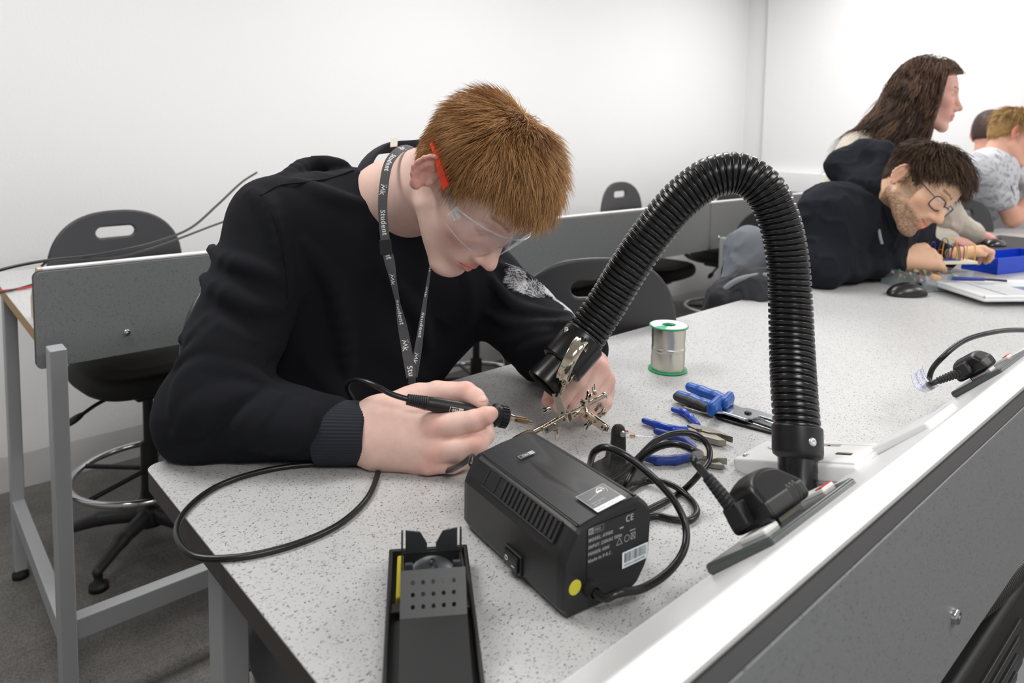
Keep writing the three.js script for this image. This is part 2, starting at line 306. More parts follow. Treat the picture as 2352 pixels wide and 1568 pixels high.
function makeStool(label, group) {
  const t = thing('draughting_stool', label, 'stool', [0, 0, 0], 0, group);    // origin on the floor under the post; +z towards the front of the seat
  const SH = 0.585;
  obj('seat', stoolGeo.seat.clone().translate(0, SH, 0.02), M.seat, t);
  obj('backrest', stoolGeo.back.clone().translate(0, SH + 0.115, -0.235), mat(0x313235, 0.42, { bumpMap: T_GRAIN, bumpScale: 0.0004 }), t);
  obj('back_bar', [tube([V(0, SH - 0.06, -0.02), V(0, SH - 0.065, -0.18), V(0, SH - 0.03, -0.27), V(0, SH + 0.19, -0.262)], 0.016, 24, 8)], M.black, t);
  obj('mechanism', bx(-0.07, 0.07, SH - 0.085, SH - 0.035, -0.1, 0.1, 0.012), M.black, t);
  const lv = obj('lever', [tube([V(-0.06, SH - 0.06, 0.03), V(-0.15, SH - 0.075, 0.03), V(-0.205, SH - 0.10, 0.03)], 0.006, 12, 8)], M.black, t);
  obj('lever_paddle', (() => { const g = new THREE.SphereGeometry(1, 14, 10); g.scale(0.032, 0.010, 0.016); g.rotateZ(0.45); g.translate(-0.222, SH - 0.108, 0.03); return g; })(), M.plastic, lv);
  obj('post', lath([[0.026, 0.10], [0.026, 0.33], [0.016, 0.335], [0.016, SH - 0.05]]), M.black, t);
  const ring = obj('foot_ring', new THREE.TorusGeometry(0.225, 0.0105, 10, 56).rotateX(Math.PI / 2).translate(0, 0.235, 0), M.chrome, t);
  for (let k = 0; k < 5; k++) { const a = k * 1.2566 + 0.3; obj('spoke', cyl(V(Math.cos(a) * 0.024, 0.24, Math.sin(a) * 0.024), V(Math.cos(a) * 0.22, 0.235, Math.sin(a) * 0.22), 0.008, 0.008, 8), M.black, ring); }
  obj('hub', lath([[0.05, 0.06], [0.05, 0.1], [0.03, 0.125], [0, 0.125]]), M.black, t);
  for (let k = 0; k < 5; k++) {
    const a = k * 1.2566, c = Math.cos(a), s = Math.sin(a);
    const g = sdfGeo(chain([V(0.02, 0.09, 0), V(0.15, 0.085, 0), V(0.265, 0.055, 0)], [0.026, 0.022, 0.015], 0.01), V(0, 0.02, -0.035), V(0.33, 0.13, 0.035), 0.008).rotateY(-a);
    const l = obj('base_leg', g, M.plastic, t);
    obj('glide', lath([[0.012, 0.05], [0.012, 0.022], [0.026, 0.016], [0.027, 0], [0, 0]].reverse(), V(c * 0.26, 0, s * 0.26), V(0, 1, 0), 16), M.black, l);
  }
  return t;
}
const stool0 = makeStool('black stool tucked under the tan-edged desk, chrome foot ring showing');
stool0.position.set(0.63, 0, -2.44); stool0.rotation.y = 0.12;
function stool(x, z, turn, label, group) { const c = stool0.clone(); c.name = numbered('draughting_stool'); scene.add(c); c.position.set(x, 0, z); c.rotation.y = turn; tag(c, label, 'stool'); c.userData.group = group; return c; }
stool(1.345, -1.27, 2.62, 'empty black stool, its slotted back against the bench beside the red-haired person');
stool(0.70, -1.30, 0.45, 'black stool that the red-haired person sits on');
stool(1.98, -2.42, 0.3, 'black stool under the desk behind the red-haired person, lever hanging down');
stool(3.28, -2.44, 0.1, 'black stool tucked in left of the desk joint, rounded slotted back above the board', 'stools in the back row');
stool(2.5, -2.46, -0.1, 'black stool behind the desk row, mostly hidden by the ginger hair', 'stools in the back row');
stool(4.06, -2.46, 0.1, 'third black stool from the right wall in the back row', 'stools in the back row');
stool(4.53, -2.46, -0.1, 'second black stool from the right wall in the back row', 'stools in the back row');
stool(4.99, -2.46, 0.5, 'black stool next to the right wall at the end of the back row', 'stools in the back row');
// ---------------------------------------------------------------- fume extraction arm
const PT = V(0, 0.912 + 0.3 * 0.5, 0), PN = V(0, 1, -0.3).normalize();    // plane of the white foot plate, leaning on the trunking
function onFoot(u, v) { return onPl(u, v, V(0, 0.914, -0.486), PN); }
{
  const t = thing('fume_arm', 'black corrugated fume extraction hose arching over the workbench', 'fume arm');
  const D0 = 0.975;
  const path = [[1832, 1058, 0.9], [1831, 985, 0.905], [1824, 900, 0.925], [1819, 800, 0.95], [1815, 690, 0.968], [1808, 590, D0], [1788, 500, D0], [1752, 432, D0], [1700, 399, D0 + .005], [1640, 405, D0 + .01], [1575, 448, D0 + .015], [1510, 520, D0 + .02], [1450, 605, D0 + .025], [1395, 695, D0 + .032], [1345, 770, D0 + .028], [1322, 802, D0 + .018]].map(p => atD(...p));
  const crv = spline(path.slice(1)), L = crv.getLength(), pitch = 0.0083, R = 0.0288, seg = 44, n = Math.round(L / pitch * 11);
  const fr = crv.computeFrenetFrames(n, false), P = [], N = [], I = [], UV = [];
  for (let i = 0; i <= n; i++) {
    const c = crv.getPointAt(i / n), s = i / n * L;
    for (let j = 0; j <= seg; j++) {
      const a = j / seg * Math.PI * 2, nx = fr.normals[i], ny = fr.binormals[i];
      let ph = (s / pitch + a / (2 * Math.PI)) % 1; const q = Math.abs(ph - 0.5) * 2, g = Math.max(0, (q - 0.66) / 0.34), r = R - 0.0033 * Math.pow(g, 0.8) - 0.0006 * (q * q) * 0.6 + 0.0005 * Math.sin(s * 19) ;
      const d = nx.clone().multiplyScalar(Math.cos(a)).addScaledVector(ny, Math.sin(a)); P.push(c.x + d.x * r, c.y + d.y * r, c.z + d.z * r); UV.push(s, a);
    }
  }
  for (let i = 0; i < n; i++) for (let j = 0; j < seg; j++) { const a = i * (seg + 1) + j, b = a + seg + 1; I.push(a, a + 1, b, b, a + 1, b + 1); }
  const hg = new THREE.BufferGeometry(); hg.setAttribute('position', new THREE.Float32BufferAttribute(P, 3)); hg.setAttribute('uv', new THREE.Float32BufferAttribute(UV, 2)); hg.setIndex(I); hg.computeVertexNormals();
  obj('hose', hg, phys(0x19191b, 0.27, { side: THREE.DoubleSide }), t);
  // foot: collar with a rivet, narrower neck into the plate
  const a = atD(1833, 1092, 0.885), b = atD(1831, 985, 0.905), up = b.clone().sub(a).normalize(), H = b.clone().sub(a).length();
  obj('foot_neck', lath([[0.0232, -0.018], [0.0232, 0.004], [0.0240, 0.006], [0.0240, 0.03]], a, up, 40), M.gloss, t);
  const col = obj('foot_collar', lath([[0.0235, 0.019], [0.0295, 0.023], [0.0308, 0.028], [0.0308, H + 0.001], [0.0302, H + 0.003], [0.0291, H + 0.001], [0.0291, 0.027]], a, up, 48), phys(0x161618, 0.35), t);
  { const e = up, side = ray(1868, 1020).normalize().negate(), s2 = side.addScaledVector(e, -side.dot(e)).normalize().applyAxisAngle(e, 0.62), c = a.clone().addScaledVector(e, 0.024 + 0.5 * (H - 0.024)).addScaledVector(s2, 0.0306);
    obj('rivet', lath([[0, 0.0012], [0.0012, 0.0012], [0.0014, 0.0025], [0.0038, 0.0022], [0.0052, 0.0004], [0.0052, -0.001]], c, s2, 20), mat(0xd8d8da, 0.3, { metalness: 0.6 }), col); }
  // nozzle
  const p0 = path[path.length - 1], p1 = atD(1248, 884, D0 - .004), nd = p1.clone().sub(p0).normalize(), LN = p1.clone().sub(p0).length();
  const nz = obj('nozzle_sleeve', lath([[0.0305, -0.02], [0.0325, -0.018], [0.0325, 0.028], [0.0315, 0.031], [0.0258, 0.032]].reverse(), p0, nd, 48), phys(0x131315, 0.3), t);
  { const s2 = cR.clone().negate().addScaledVector(cF, -0.55).addScaledVector(cD, -.35); s2.addScaledVector(nd, -s2.dot(nd)).normalize(); const c = p0.clone().addScaledVector(nd, -0.006).addScaledVector(s2, 0.0322);
    obj('rivet', lath([[0, 0.003], [0.003, 0.0028], [0.0042, 0.0006], [0.0042, -0.001]], c, s2, 16), M.chrome, nz); }
  obj('nozzle', lath([[0.0252, 0.0], [0.0252, 0.03], [0.0262, LN - 0.006], [0.0268, LN], [0.0255, LN], [0.0245, LN - 0.008], [0.0235, 0.0]], p0, nd, 48), phys(0x121214, 0.28, { side: THREE.DoubleSide }), t);
  // white foot plate leaning on the trunking
  const pl = thing('foot_plate', 'white moulded plate with screws and port under the fume hose', 'plate');
  const C = onFoot(1757, 1011), X = V(1, 0, 0), Z = new THREE.Vector3().crossVectors(X, PN), mm = basis(X, PN, Z.clone());       // local: x along bench, y off the plate, z towards the camera
  mm.setPosition(C.x, C.y, C.z); const put = g => g.applyMatrix4(mm);
  const wp = mat(0xf0f0f0, 0.35), W = 0.088, LL = 0.168;
  obj('body', put(bx(-W, 0, -0.022, 0, 0, LL, 0.004)), wp, pl);
  obj('raised_panel', put(bx(-W + 0.006, -0.012, -0.004, 0.0025, 0.118, LL - 0.004, 0.001)), wp, pl);
  obj('rim', put(bx(-0.012, 0, -0.004, 0.003, 0.04, LL, 0.0012)), wp, pl);
  obj('ring', put(new THREE.TorusGeometry(0.026, 0.0012, 8, 40).scale(1, 0.62, 1).rotateX(-Math.PI / 2).rotateY(Math.PI / 2).translate(-0.026, 0.0006, 0.048)), wp, pl);
  for (const [sx, sz] of [[-W + 0.016, 0.012], [-0.008, 0.1]]) obj('screw', put(lath([[0, 0.0004], [0.001, -0.0006], [0.003, 0.0008], [0.0045, 0.0006], [0.0048, -0.001]], V(sx, 0.0006, sz), V(0, 1, 0), 16)), M.chrome, pl);
  obj('port', [put(bx(-W + 0.034, -W + 0.0385, 0.0022, 0.0034, 0.128, 0.148, 0.0004))], mat(0x2a2622, 0.5), pl);
  obj('port_tongue', [put(bx(-W + 0.0385, -W + 0.041, 0.0022, 0.0035, 0.128, 0.148, 0.0004))], mat(0xb09458, 0.4, { metalness: 0.7 }), pl);
}
// ---------------------------------------------------------------- sockets on the sloping face of the trunking, plugs
const SN = V(0, 0.745, -0.667), SS = V(0, -0.667, -0.745);
function slopeFrame(x, lift) {  // origin on the face, middle of its height; x' along, y' off the face, z' up the slope
  const X = V(1, 0, 0).addScaledVector(SN, -lift).normalize(), Z = SS.clone().negate(), N = new THREE.Vector3().crossVectors(Z, X).normalize();
  return basis(X, N, Z.crossVectors(X, N), V(x, 0.9525, -0.331).addScaledVector(SS, -0.042).addScaledVector(SN, 0));
}
function socket(x0, x1, lift, label) {
  const t = thing('double_socket', label, 'socket'), len = x1 - x0, F = slopeFrame((x0 + x1) / 2, lift), put = g => g.applyMatrix4(F), h = len / 2;
  obj('face_plate', put(bx(-h, h, 0, 0.010, -0.042, 0.042, 0.0035)), phys(0x4c5151, 0.22), t);
  for (const [sx, c] of [[-h + 0.036, 0], [h - 0.014, 1]]) {
    const r = obj('rocker', put(bx(sx - 0.012, sx + 0.012, 0.009, 0.0145, -0.012, 0.020, 0.002)), mat(0xf0efec, 0.35), t);
    if (c) obj('red_mark', put(bx(sx - 0.0115, sx + 0.0115, 0.0138, 0.0149, 0.012, 0.0195)), mat(0xe0442c, 0.4), r);
  }
  return F;
}
const FS1 = socket(0.545, 0.7075, 0, 'dark grey double socket holding the large black plug'), FS2 = socket(1.215, 1.36, 0, 'dark grey double socket with the small plug and white cable tag');
{ const t = thing('blank_plate', 'raised white blanking plate between the two dark sockets', 'plate'), F = slopeFrame(0.96, 0);
  obj('cover', bx(-0.05, 0.05, 0, 0.010, -0.042, 0.042, 0.004).applyMatrix4(F), mat(0xe9e9ea, 0.25), t); }
function plug(F, x, len, w, hgt, label, dome, sdir = V(-0.45, 1, 0.15), off = 0.75) {
  const t = thing('mains_plug', label, 'plug'), put = g => g.applyMatrix4(F), g0 = 0.0148;
  // body: lofted box: wider foot, tapering shoulders, domed back
  const body = (px, py, pz) => {
    const X = px - x, Y = py - g0, Z = pz; const sh = Math.max(0, Y - hgt * 0.55) / hgt, a = Math.abs(X + sh * len * 0.06) - len / 2 + sh * len * 0.20, b = Math.abs(Z) - w / 2 + sh * w * 0.3;
    const top = Y - hgt - dome * (1 - (X / len * 2) ** 2) * 0.6; let d = smax(smax(a, b, 0.006), smax(top, -Y, 0.002), 0.006);
    for (let k = 0; k < 3; k++) { const gx = X - len * 0.12 - k * 0.006; if (Math.abs(Z) > w * 0.3) d = smax(d, -(Math.hypot(gx, Math.abs(Z) - w / 2 - 0.0005) - 0.0022), 0.001); }
    return d;
  };
  obj('body', put(sdfGeo(body, V(x - len, g0 - 0.004, -w), V(x + len, g0 + hgt * 1.6, w), 0.0016)), phys(0x141416, 0.34), t);
  obj('pin_base', put(bx(x - len * 0.2, x + len * 0.3, 0.0095, g0 + 0.001, -0.012, 0.014)), mat(0x3c3a2a, 0.5), t);
  // strain relief
  const ex = x - len / 2, y = g0 + hgt * 0.45, pts = [];
  const dir = sdir.clone().normalize(), a = V(ex - 0.004, g0 + hgt * off, -0.006), prof = [];
  for (let i = 0; i <= 8; i++) { const h = i * 0.0044; prof.push([0.0074 - i * 0.00025, h], [0.0074 - i * 0.00025, h + 0.0026], [0.0058 - i * 0.0002, h + 0.0027], [0.0058 - i * 0.0002, h + 0.0043]); }
  obj('strain_relief', [put(lath([[0.0, -0.01], [0.0095, -0.01], [0.0095, 0.0], ...prof, [0, 0.041]], a, dir, 18)), put(bx(ex - 0.012, ex + 0.008, g0 + 0.006, g0 + hgt * 0.9, -0.014, 0.006, 0.003))], M.rubber, t);
  return { t, end: a.clone().addScaledVector(dir, 0.038).applyMatrix4(F), dir: dir.clone().transformDirection(F) };
}
const PL1 = plug(FS1, -0.0075, 0.072, 0.052, 0.030, 'large black mains plug in the dark socket by the hose foot', 0.020);
const PL2 = plug(FS2, -0.038, 0.052, 0.05, 0.026, 'small black mains plug behind the printed white tag', 0.006, V(-0.55, 0.12, -0.85), 0.5);
// ---------------------------------------------------------------- soldering station
const stA = V(0.147, 0, -0.989), stW = V(0.989, 0, 0.147), stO = V(0.454, 0.9005, -0.425);   // along (away), across, origin at the near lower corner
const STM = basis(stW, V(0, 1, 0), stA.clone().negate(), stO);      // local x across, y up, z towards the camera (back face at z = 0)
{
  const t = thing('soldering_station', 'black soldering station box with vents, switch and rating label', 'soldering station'), put = g => g.applyMatrix4(STM);
  const sec = [[0.004, 0.003], [0.000, 0.010], [0.0, 0.056], [0.004, 0.065], [0.0145, 0.082], [0.0185, 0.0845], [0.050, 0.0905], [0.088, 0.0945], [0.094, 0.0935], [0.108, 0.082], [0.1105, 0.074], [0.1085, 0.032], [0.104, 0.022], [0.094, 0.008], [0.084, 0.003]];
  // loft of the section, smaller at both ends
  const L = 0.190, st = [[0.0, 0.955], [0.004, 0.985], [0.010, 1], [0.09, 1.0], [L - 0.012, 0.985], [L - 0.004, 0.965], [L, 0.92]], P = [], N = sec.length, I = [];
  st.forEach(([z, s]) => sec.forEach(([x, y]) => P.push(0.055 + (x - 0.055) * s, 0.003 + (y - 0.003) * (s * 0.9 + 0.1), -z)));
  for (let i = 0; i < st.length - 1; i++) for (let j = 0; j < N; j++) { const a = i * N + j, b = i * N + (j + 1) % N, c = a + N, d = b + N; I.push(a, b, c, b, d, c); }
  for (const [i, f] of [[0, 1], [st.length - 1, 0]]) { const tri = THREE.ShapeUtils.triangulateShape(sec.map(p => new THREE.Vector2(p[0], p[1])), []); tri.forEach(q => f ? I.push(i * N + q[0], i * N + q[2], i * N + q[1]) : I.push(i * N + q[0], i * N + q[1], i * N + q[2])); }
  let g = new THREE.BufferGeometry(); g.setAttribute('position', new THREE.Float32BufferAttribute(P, 3)); g.setIndex(I.slice().reverse()); g = g.toNonIndexed(); g.computeVertexNormals();
  const casing = phys(0x1c1c1e, 0.38, { bumpMap: T_GRAIN, bumpScale: 0.0001 });
  obj('casing', put(uvm(g, 0.03)), casing, t);
  // ribbed top plate: narrow ribs running along the box
  { const q = []; const n = 42; for (let k = 0; k < n; k++) { const f = (k + 0.5) / n, x = 0.0205 + f * 0.066, y = 0.0853 + f * 0.0085 + Math.sin(f * Math.PI) * 0.0012; q.push(bx(x - 0.00052, x + 0.00052, y - 0.0012, y + 0.00045, -L + 0.008, -0.004)); }
    const rg = merged(q); const p = rg.attributes.position; for (let i = 0; i < p.count; i++) { const z = -p.getZ(i); const s = z < 0.09 ? 1 : 1 - (z - 0.09) / 0.088 * 0.014; p.setX(i, 0.055 + (p.getX(i) - 0.055) * s); p.setY(i, 0.003 + (p.getY(i) - 0.003) * (s * 0.9 + 0.1)); }
    tag(obj('top_ribs', put(rg), phys(0x3a3a3e, 0.36), t), 'fine raised ribs of the top', null, null, 'stuff'); }
  obj('top_rail', [put(tube([V(0.090, 0.0945, -0.004), V(0.0895, 0.0942, -0.09), V(0.0885, 0.0918, -L + 0.008)], 0.0011, 20, 6)), put(tube([V(0.0185, 0.0848, -0.004), V(0.0185, 0.0848, -0.09), V(0.0195, 0.0825, -L + 0.008)], 0.0011, 20, 6))], casing, t);
  // vent slot in the sloping shoulder: frame, floor and fins
  const vx = 0.0092, vy = 0.0733, sl = Math.atan2(0.017, 0.0105), vm = new THREE.Matrix4().makeRotationZ(sl - Math.PI / 2).setPosition(vx, vy, 0), pv = gg => put(gg.applyMatrix4(vm));   // local y along the shoulder slope, -x outwards
  const v0 = -0.146, v1 = -0.022, hh = 0.0092;
  obj('vent_floor', pv(bx(-0.0012, 0.001, -hh, hh, v0, v1)), casing, t);
  obj('vent_frame', [pv(bx(-0.0030, 0.002, hh, hh + 0.0016, v0 - 0.002, v1 + 0.002, 0.0006)), pv(bx(-0.0030, 0.002, -hh - 0.0016, -hh, v0 - 0.002, v1 + 0.002, 0.0006)), pv(bx(-0.0030, 0.002, -hh, hh, v1, v1 + 0.002, 0.0006)), pv(bx(-0.0030, 0.002, -hh, hh, v0 - 0.002, v0, 0.0006))], casing, t);
  for (let k = 0; k < 13; k++) { const z = v1 - 0.006 - k * 0.0072; obj('vent_fin', pv(bx(-0.0028, 0.001, -hh, hh, z - 0.0021, z + 0.0021, 0.0007)), casing, t); }
  obj('vent_scoop', pv(bx(-0.0022, 0.001, -hh, hh, v0, v0 + 0.02, 0.0008)), casing, t);
  // rocker switch in the side
  const sw = obj('power_switch', put(bx(-0.0025, 0.002, 0.008, 0.028, -0.096, -0.066, 0.001)), M.black, t);
  obj('rocker', put(bx(-0.0052, -0.001, 0.010, 0.026, -0.093, -0.069, 0.001).rotateZ(0)), phys(0x0d0d0e, 0.2), sw);
  obj('rocker_mark', [put(new THREE.TorusGeometry(0.0022, 0.0005, 6, 18).rotateY(Math.PI / 2).translate(-0.0053, 0.0185, -0.0875)), put(bx(-0.0056, -0.005, 0.0145, 0.0155, -0.0780, -0.0735))], mat(0xd8dadb, 0.5), sw);
  obj('foot_block', [put(bx(0.004, 0.028, -0.0004, 0.02, -L + 0.012, -L + 0.052, 0.003)), put(bx(0.08, 0.098, -0.0004, 0.012, -L + 0.012, -L + 0.052, 0.003)), put(bx(0.006, 0.09, -0.0004, 0.006, -0.05, -0.01, 0.001))], M.plastic, t);
  // printed labels
  const label = (w, h, draw, tw, th) => { const m = mat(0xffffff, 0.4, { map: canvasTex(tw, th, draw, true, false) }); return [new THREE.PlaneGeometry(w, h), m]; };
  const rs = (x, X, Y, s, fg) => { x.lineWidth = s * 0.07; x.strokeStyle = fg; x.strokeRect(X, Y, s * 3.3, s); x.fillStyle = fg; x.fillRect(X + s * 2.2 - s * 2.2, Y, s * 1.05, s); x.font = `bold ${s * 0.72}px sans-serif`; x.fillText('PRO', X + s * 1.25, Y + s * 0.77); x.fillStyle = '#1c1c1e'; x.fillText('RS', X + s * 0.06, Y + s * 0.77); };
  const back = label(0.062, 0.050, (x, W, H) => {
    x.fillStyle = '#1d1d1f'; x.fillRect(0, 0, W, H); rs(x, 8, 14, 46, '#8f9092'); x.fillStyle = '#a4a5a6'; x.font = 'bold 36px sans-serif';
    ['MODEL: AT60D', 'INPUT: 230VAC 50Hz', 'POWER: 60W', 'Made in P.R.C.'].forEach((s, i) => x.fillText(s, 8, 118 + i * 54));
    x.font = 'bold 74px sans-serif'; x.fillText('CE', 390, 72); x.strokeStyle = '#a4a5a6'; x.lineWidth = 5; x.beginPath(); x.moveTo(300, 230); x.lineTo(330, 178); x.lineTo(360, 230); x.closePath(); x.stroke(); x.beginPath(); x.arc(410, 205, 26, 0, 7); x.stroke(); x.strokeRect(455, 178, 44, 50); x.beginPath(); x.moveTo(455, 178); x.lineTo(499, 228); x.moveTo(499, 178); x.lineTo(455, 228); x.stroke(); x.fillRect(330, 96, 40, 12); x.fillRect(440, 150, 60, 8);
  }, 512, 400);
  const lb = obj('rating_print', put(back[0].translate(0.058, 0.058, 0.0006)), back[1], t);
  const bar = label(0.034, 0.0165, (x, W, H) => { const r = rng(3); x.fillStyle = '#dfe9ee'; x.fillRect(0, 0, W, H); x.fillStyle = '#2a2c30'; for (let p = 26; p < W - 30;) { const w = 2 + r() * 8; x.fillRect(p, 16, w, H * 0.58); p += w + 2 + r() * 7; } x.font = 'bold 26px sans-serif'; x.fillText('SER NO 21050707702', 26, H - 14); }, 320, 155);
  obj('barcode_sticker', put(new THREE.PlaneGeometry(0.034, 0.0165).rotateZ(0.02).translate(0.088, 0.0365, 0.0009)), bar[1], t);
  const top = label(0.036, 0.034, (x, W, H) => { x.fillStyle = '#55575a'; x.fillRect(0, 0, W, H); x.fillStyle = '#e9eaeb'; x.fillRect(0, H * 0.80, W, H * 0.2); x.strokeStyle = '#b4b6b8'; x.lineWidth = 5; x.strokeRect(4, 4, W - 8, H - 8);
    x.fillStyle = '#2c2d2f'; x.font = 'bold 22px sans-serif'; x.fillText('WARNING: HOT TIP', 14, H * 0.93); x.fillStyle = '#c8cacb'; x.font = '17px sans-serif'; x.fillText('Read the instructions', 40, H * 0.60); x.fillText('before use', 40, H * 0.70); x.strokeStyle = '#d5d7d8'; x.lineWidth = 10; x.beginPath(); x.arc(W * 0.72, H * 0.22, 38, 3.4, 6.6); x.stroke(); x.lineWidth = 3; x.beginPath(); x.arc(W * 0.72, H * 0.24, 62, 4.6, 7.2); x.stroke(); x.beginPath(); x.moveTo(W * 0.16, H * 0.4); x.lineTo(W * 0.6, H * 0.28); x.stroke(); x.fillStyle = '#e6e8e9'; x.fillRect(W * 0.56, H * 0.2, 70, 22); }, 340, 320);
  obj('warning_sticker', put(top[0].rotateX(-Math.PI / 2).rotateZ(0.12).translate(0.060, 0.0938, -0.0205)), top[1], t);
  const logo = label(0.0205, 0.0062, (x, W, H) => { x.fillStyle = '#2a2a2c'; x.fillRect(0, 0, W, H); x.save(); x.translate(W, H); x.rotate(Math.PI); rs(x, 4, 4, H - 8, '#cfe0dc'); x.restore(); }, 300, 92);
  obj('logo_badge', put(logo[0].rotateX(-Math.PI / 2).rotateZ(0.11).translate(0.052, 0.0925, -0.137)), logo[1], t);
  obj('pass_sticker', put(new THREE.CylinderGeometry(0.0072, 0.0072, 0.0004, 28).rotateX(Math.PI / 2).translate(0.0135, 0.0295, 0.0002)), mat(0xc8c03c, 0.55), t);
  obj('cable_grommet', [put(lath([[0.0072, 0], [0.0072, 0.004], [0.0055, 0.006], [0.0052, 0.010]], V(0.030, 0.0235, 0), V(0, 0, 1), 20))], M.rubber, t);
  obj('front_connector', put(lath([[0.013, 0], [0.013, 0.012], [0.011, 0.016], [0.008, 0.017], [0.006, 0.026]], V(0.036, 0.058, -L - 0.0), V(-0.3, 0.1, -1), 20)), M.rubber, t);
}
function on(u, v, h = 0.0036) { return onY(u, v, 0.9 + h); }
// mains lead of the station
{
  const ex = V(0.030, 0.0235, 0.008).applyMatrix4(STM), h = 0.0045;
  const A = [ex, ex.clone().addScaledVector(stA, -0.012).add(V(0.004, -0.001, 0)), atD(1414, 1364, 0.655), atD(1478, 1350, 0.675), atD(1542, 1306, 0.70), atD(1574, 1252, 0.725), atD(1574, 1205, 0.74), atD(1555, 1160, 0.75), atD(1526, 1122, 0.755), atD(1478, 1077, 0.76), atD(1430, 1042, 0.765), atD(1392, 1027, 0.775), atD(1367, 1036, 0.79), atD(1357, 1058, 0.81), atD(1358, 1085, 0.845),
    atD(1375, 1112, 0.85), atD(1415, 1097, 0.86), atD(1462, 1055, 0.88), atD(1510, 1010, 0.90), atD(1558, 994, 0.91), atD(1600, 999, 0.91), atD(1626, 1023, 0.90), atD(1629, 1055, 0.885), atD(1606, 1089, 0.868), on(1568, 1127, h), on(1526, 1152, h), on(1490, 1170, h), on(1470, 1182, h), on(1478, 1187, h),
    on(1510, 1184, h), on(1548, 1192, h), on(1584, 1194, h), on(1601, 1175, h), on(1586, 1146, h), on(1550, 1117, h + .004), on(1510, 1104, h + .004), on(1478, 1107, h), on(1452, 1122, h), on(1438, 1132, h + .01), atD(1437, 1115, 0.83), atD(1453, 1083, 0.835), atD(1480, 1047, 0.83), atD(1518, 1024, 0.82), atD(1558, 1020, 0.805), atD(1600, 1037, 0.79), PL1.end.clone().addScaledVector(PL1.dir, 0.018), PL1.end];
  tag(obj('power_lead', tube(spline(A), 0.0039, 420, 12), phys(0x141416, 0.3)), 'thick black mains lead looping from the soldering station to its plug', 'cable');
}
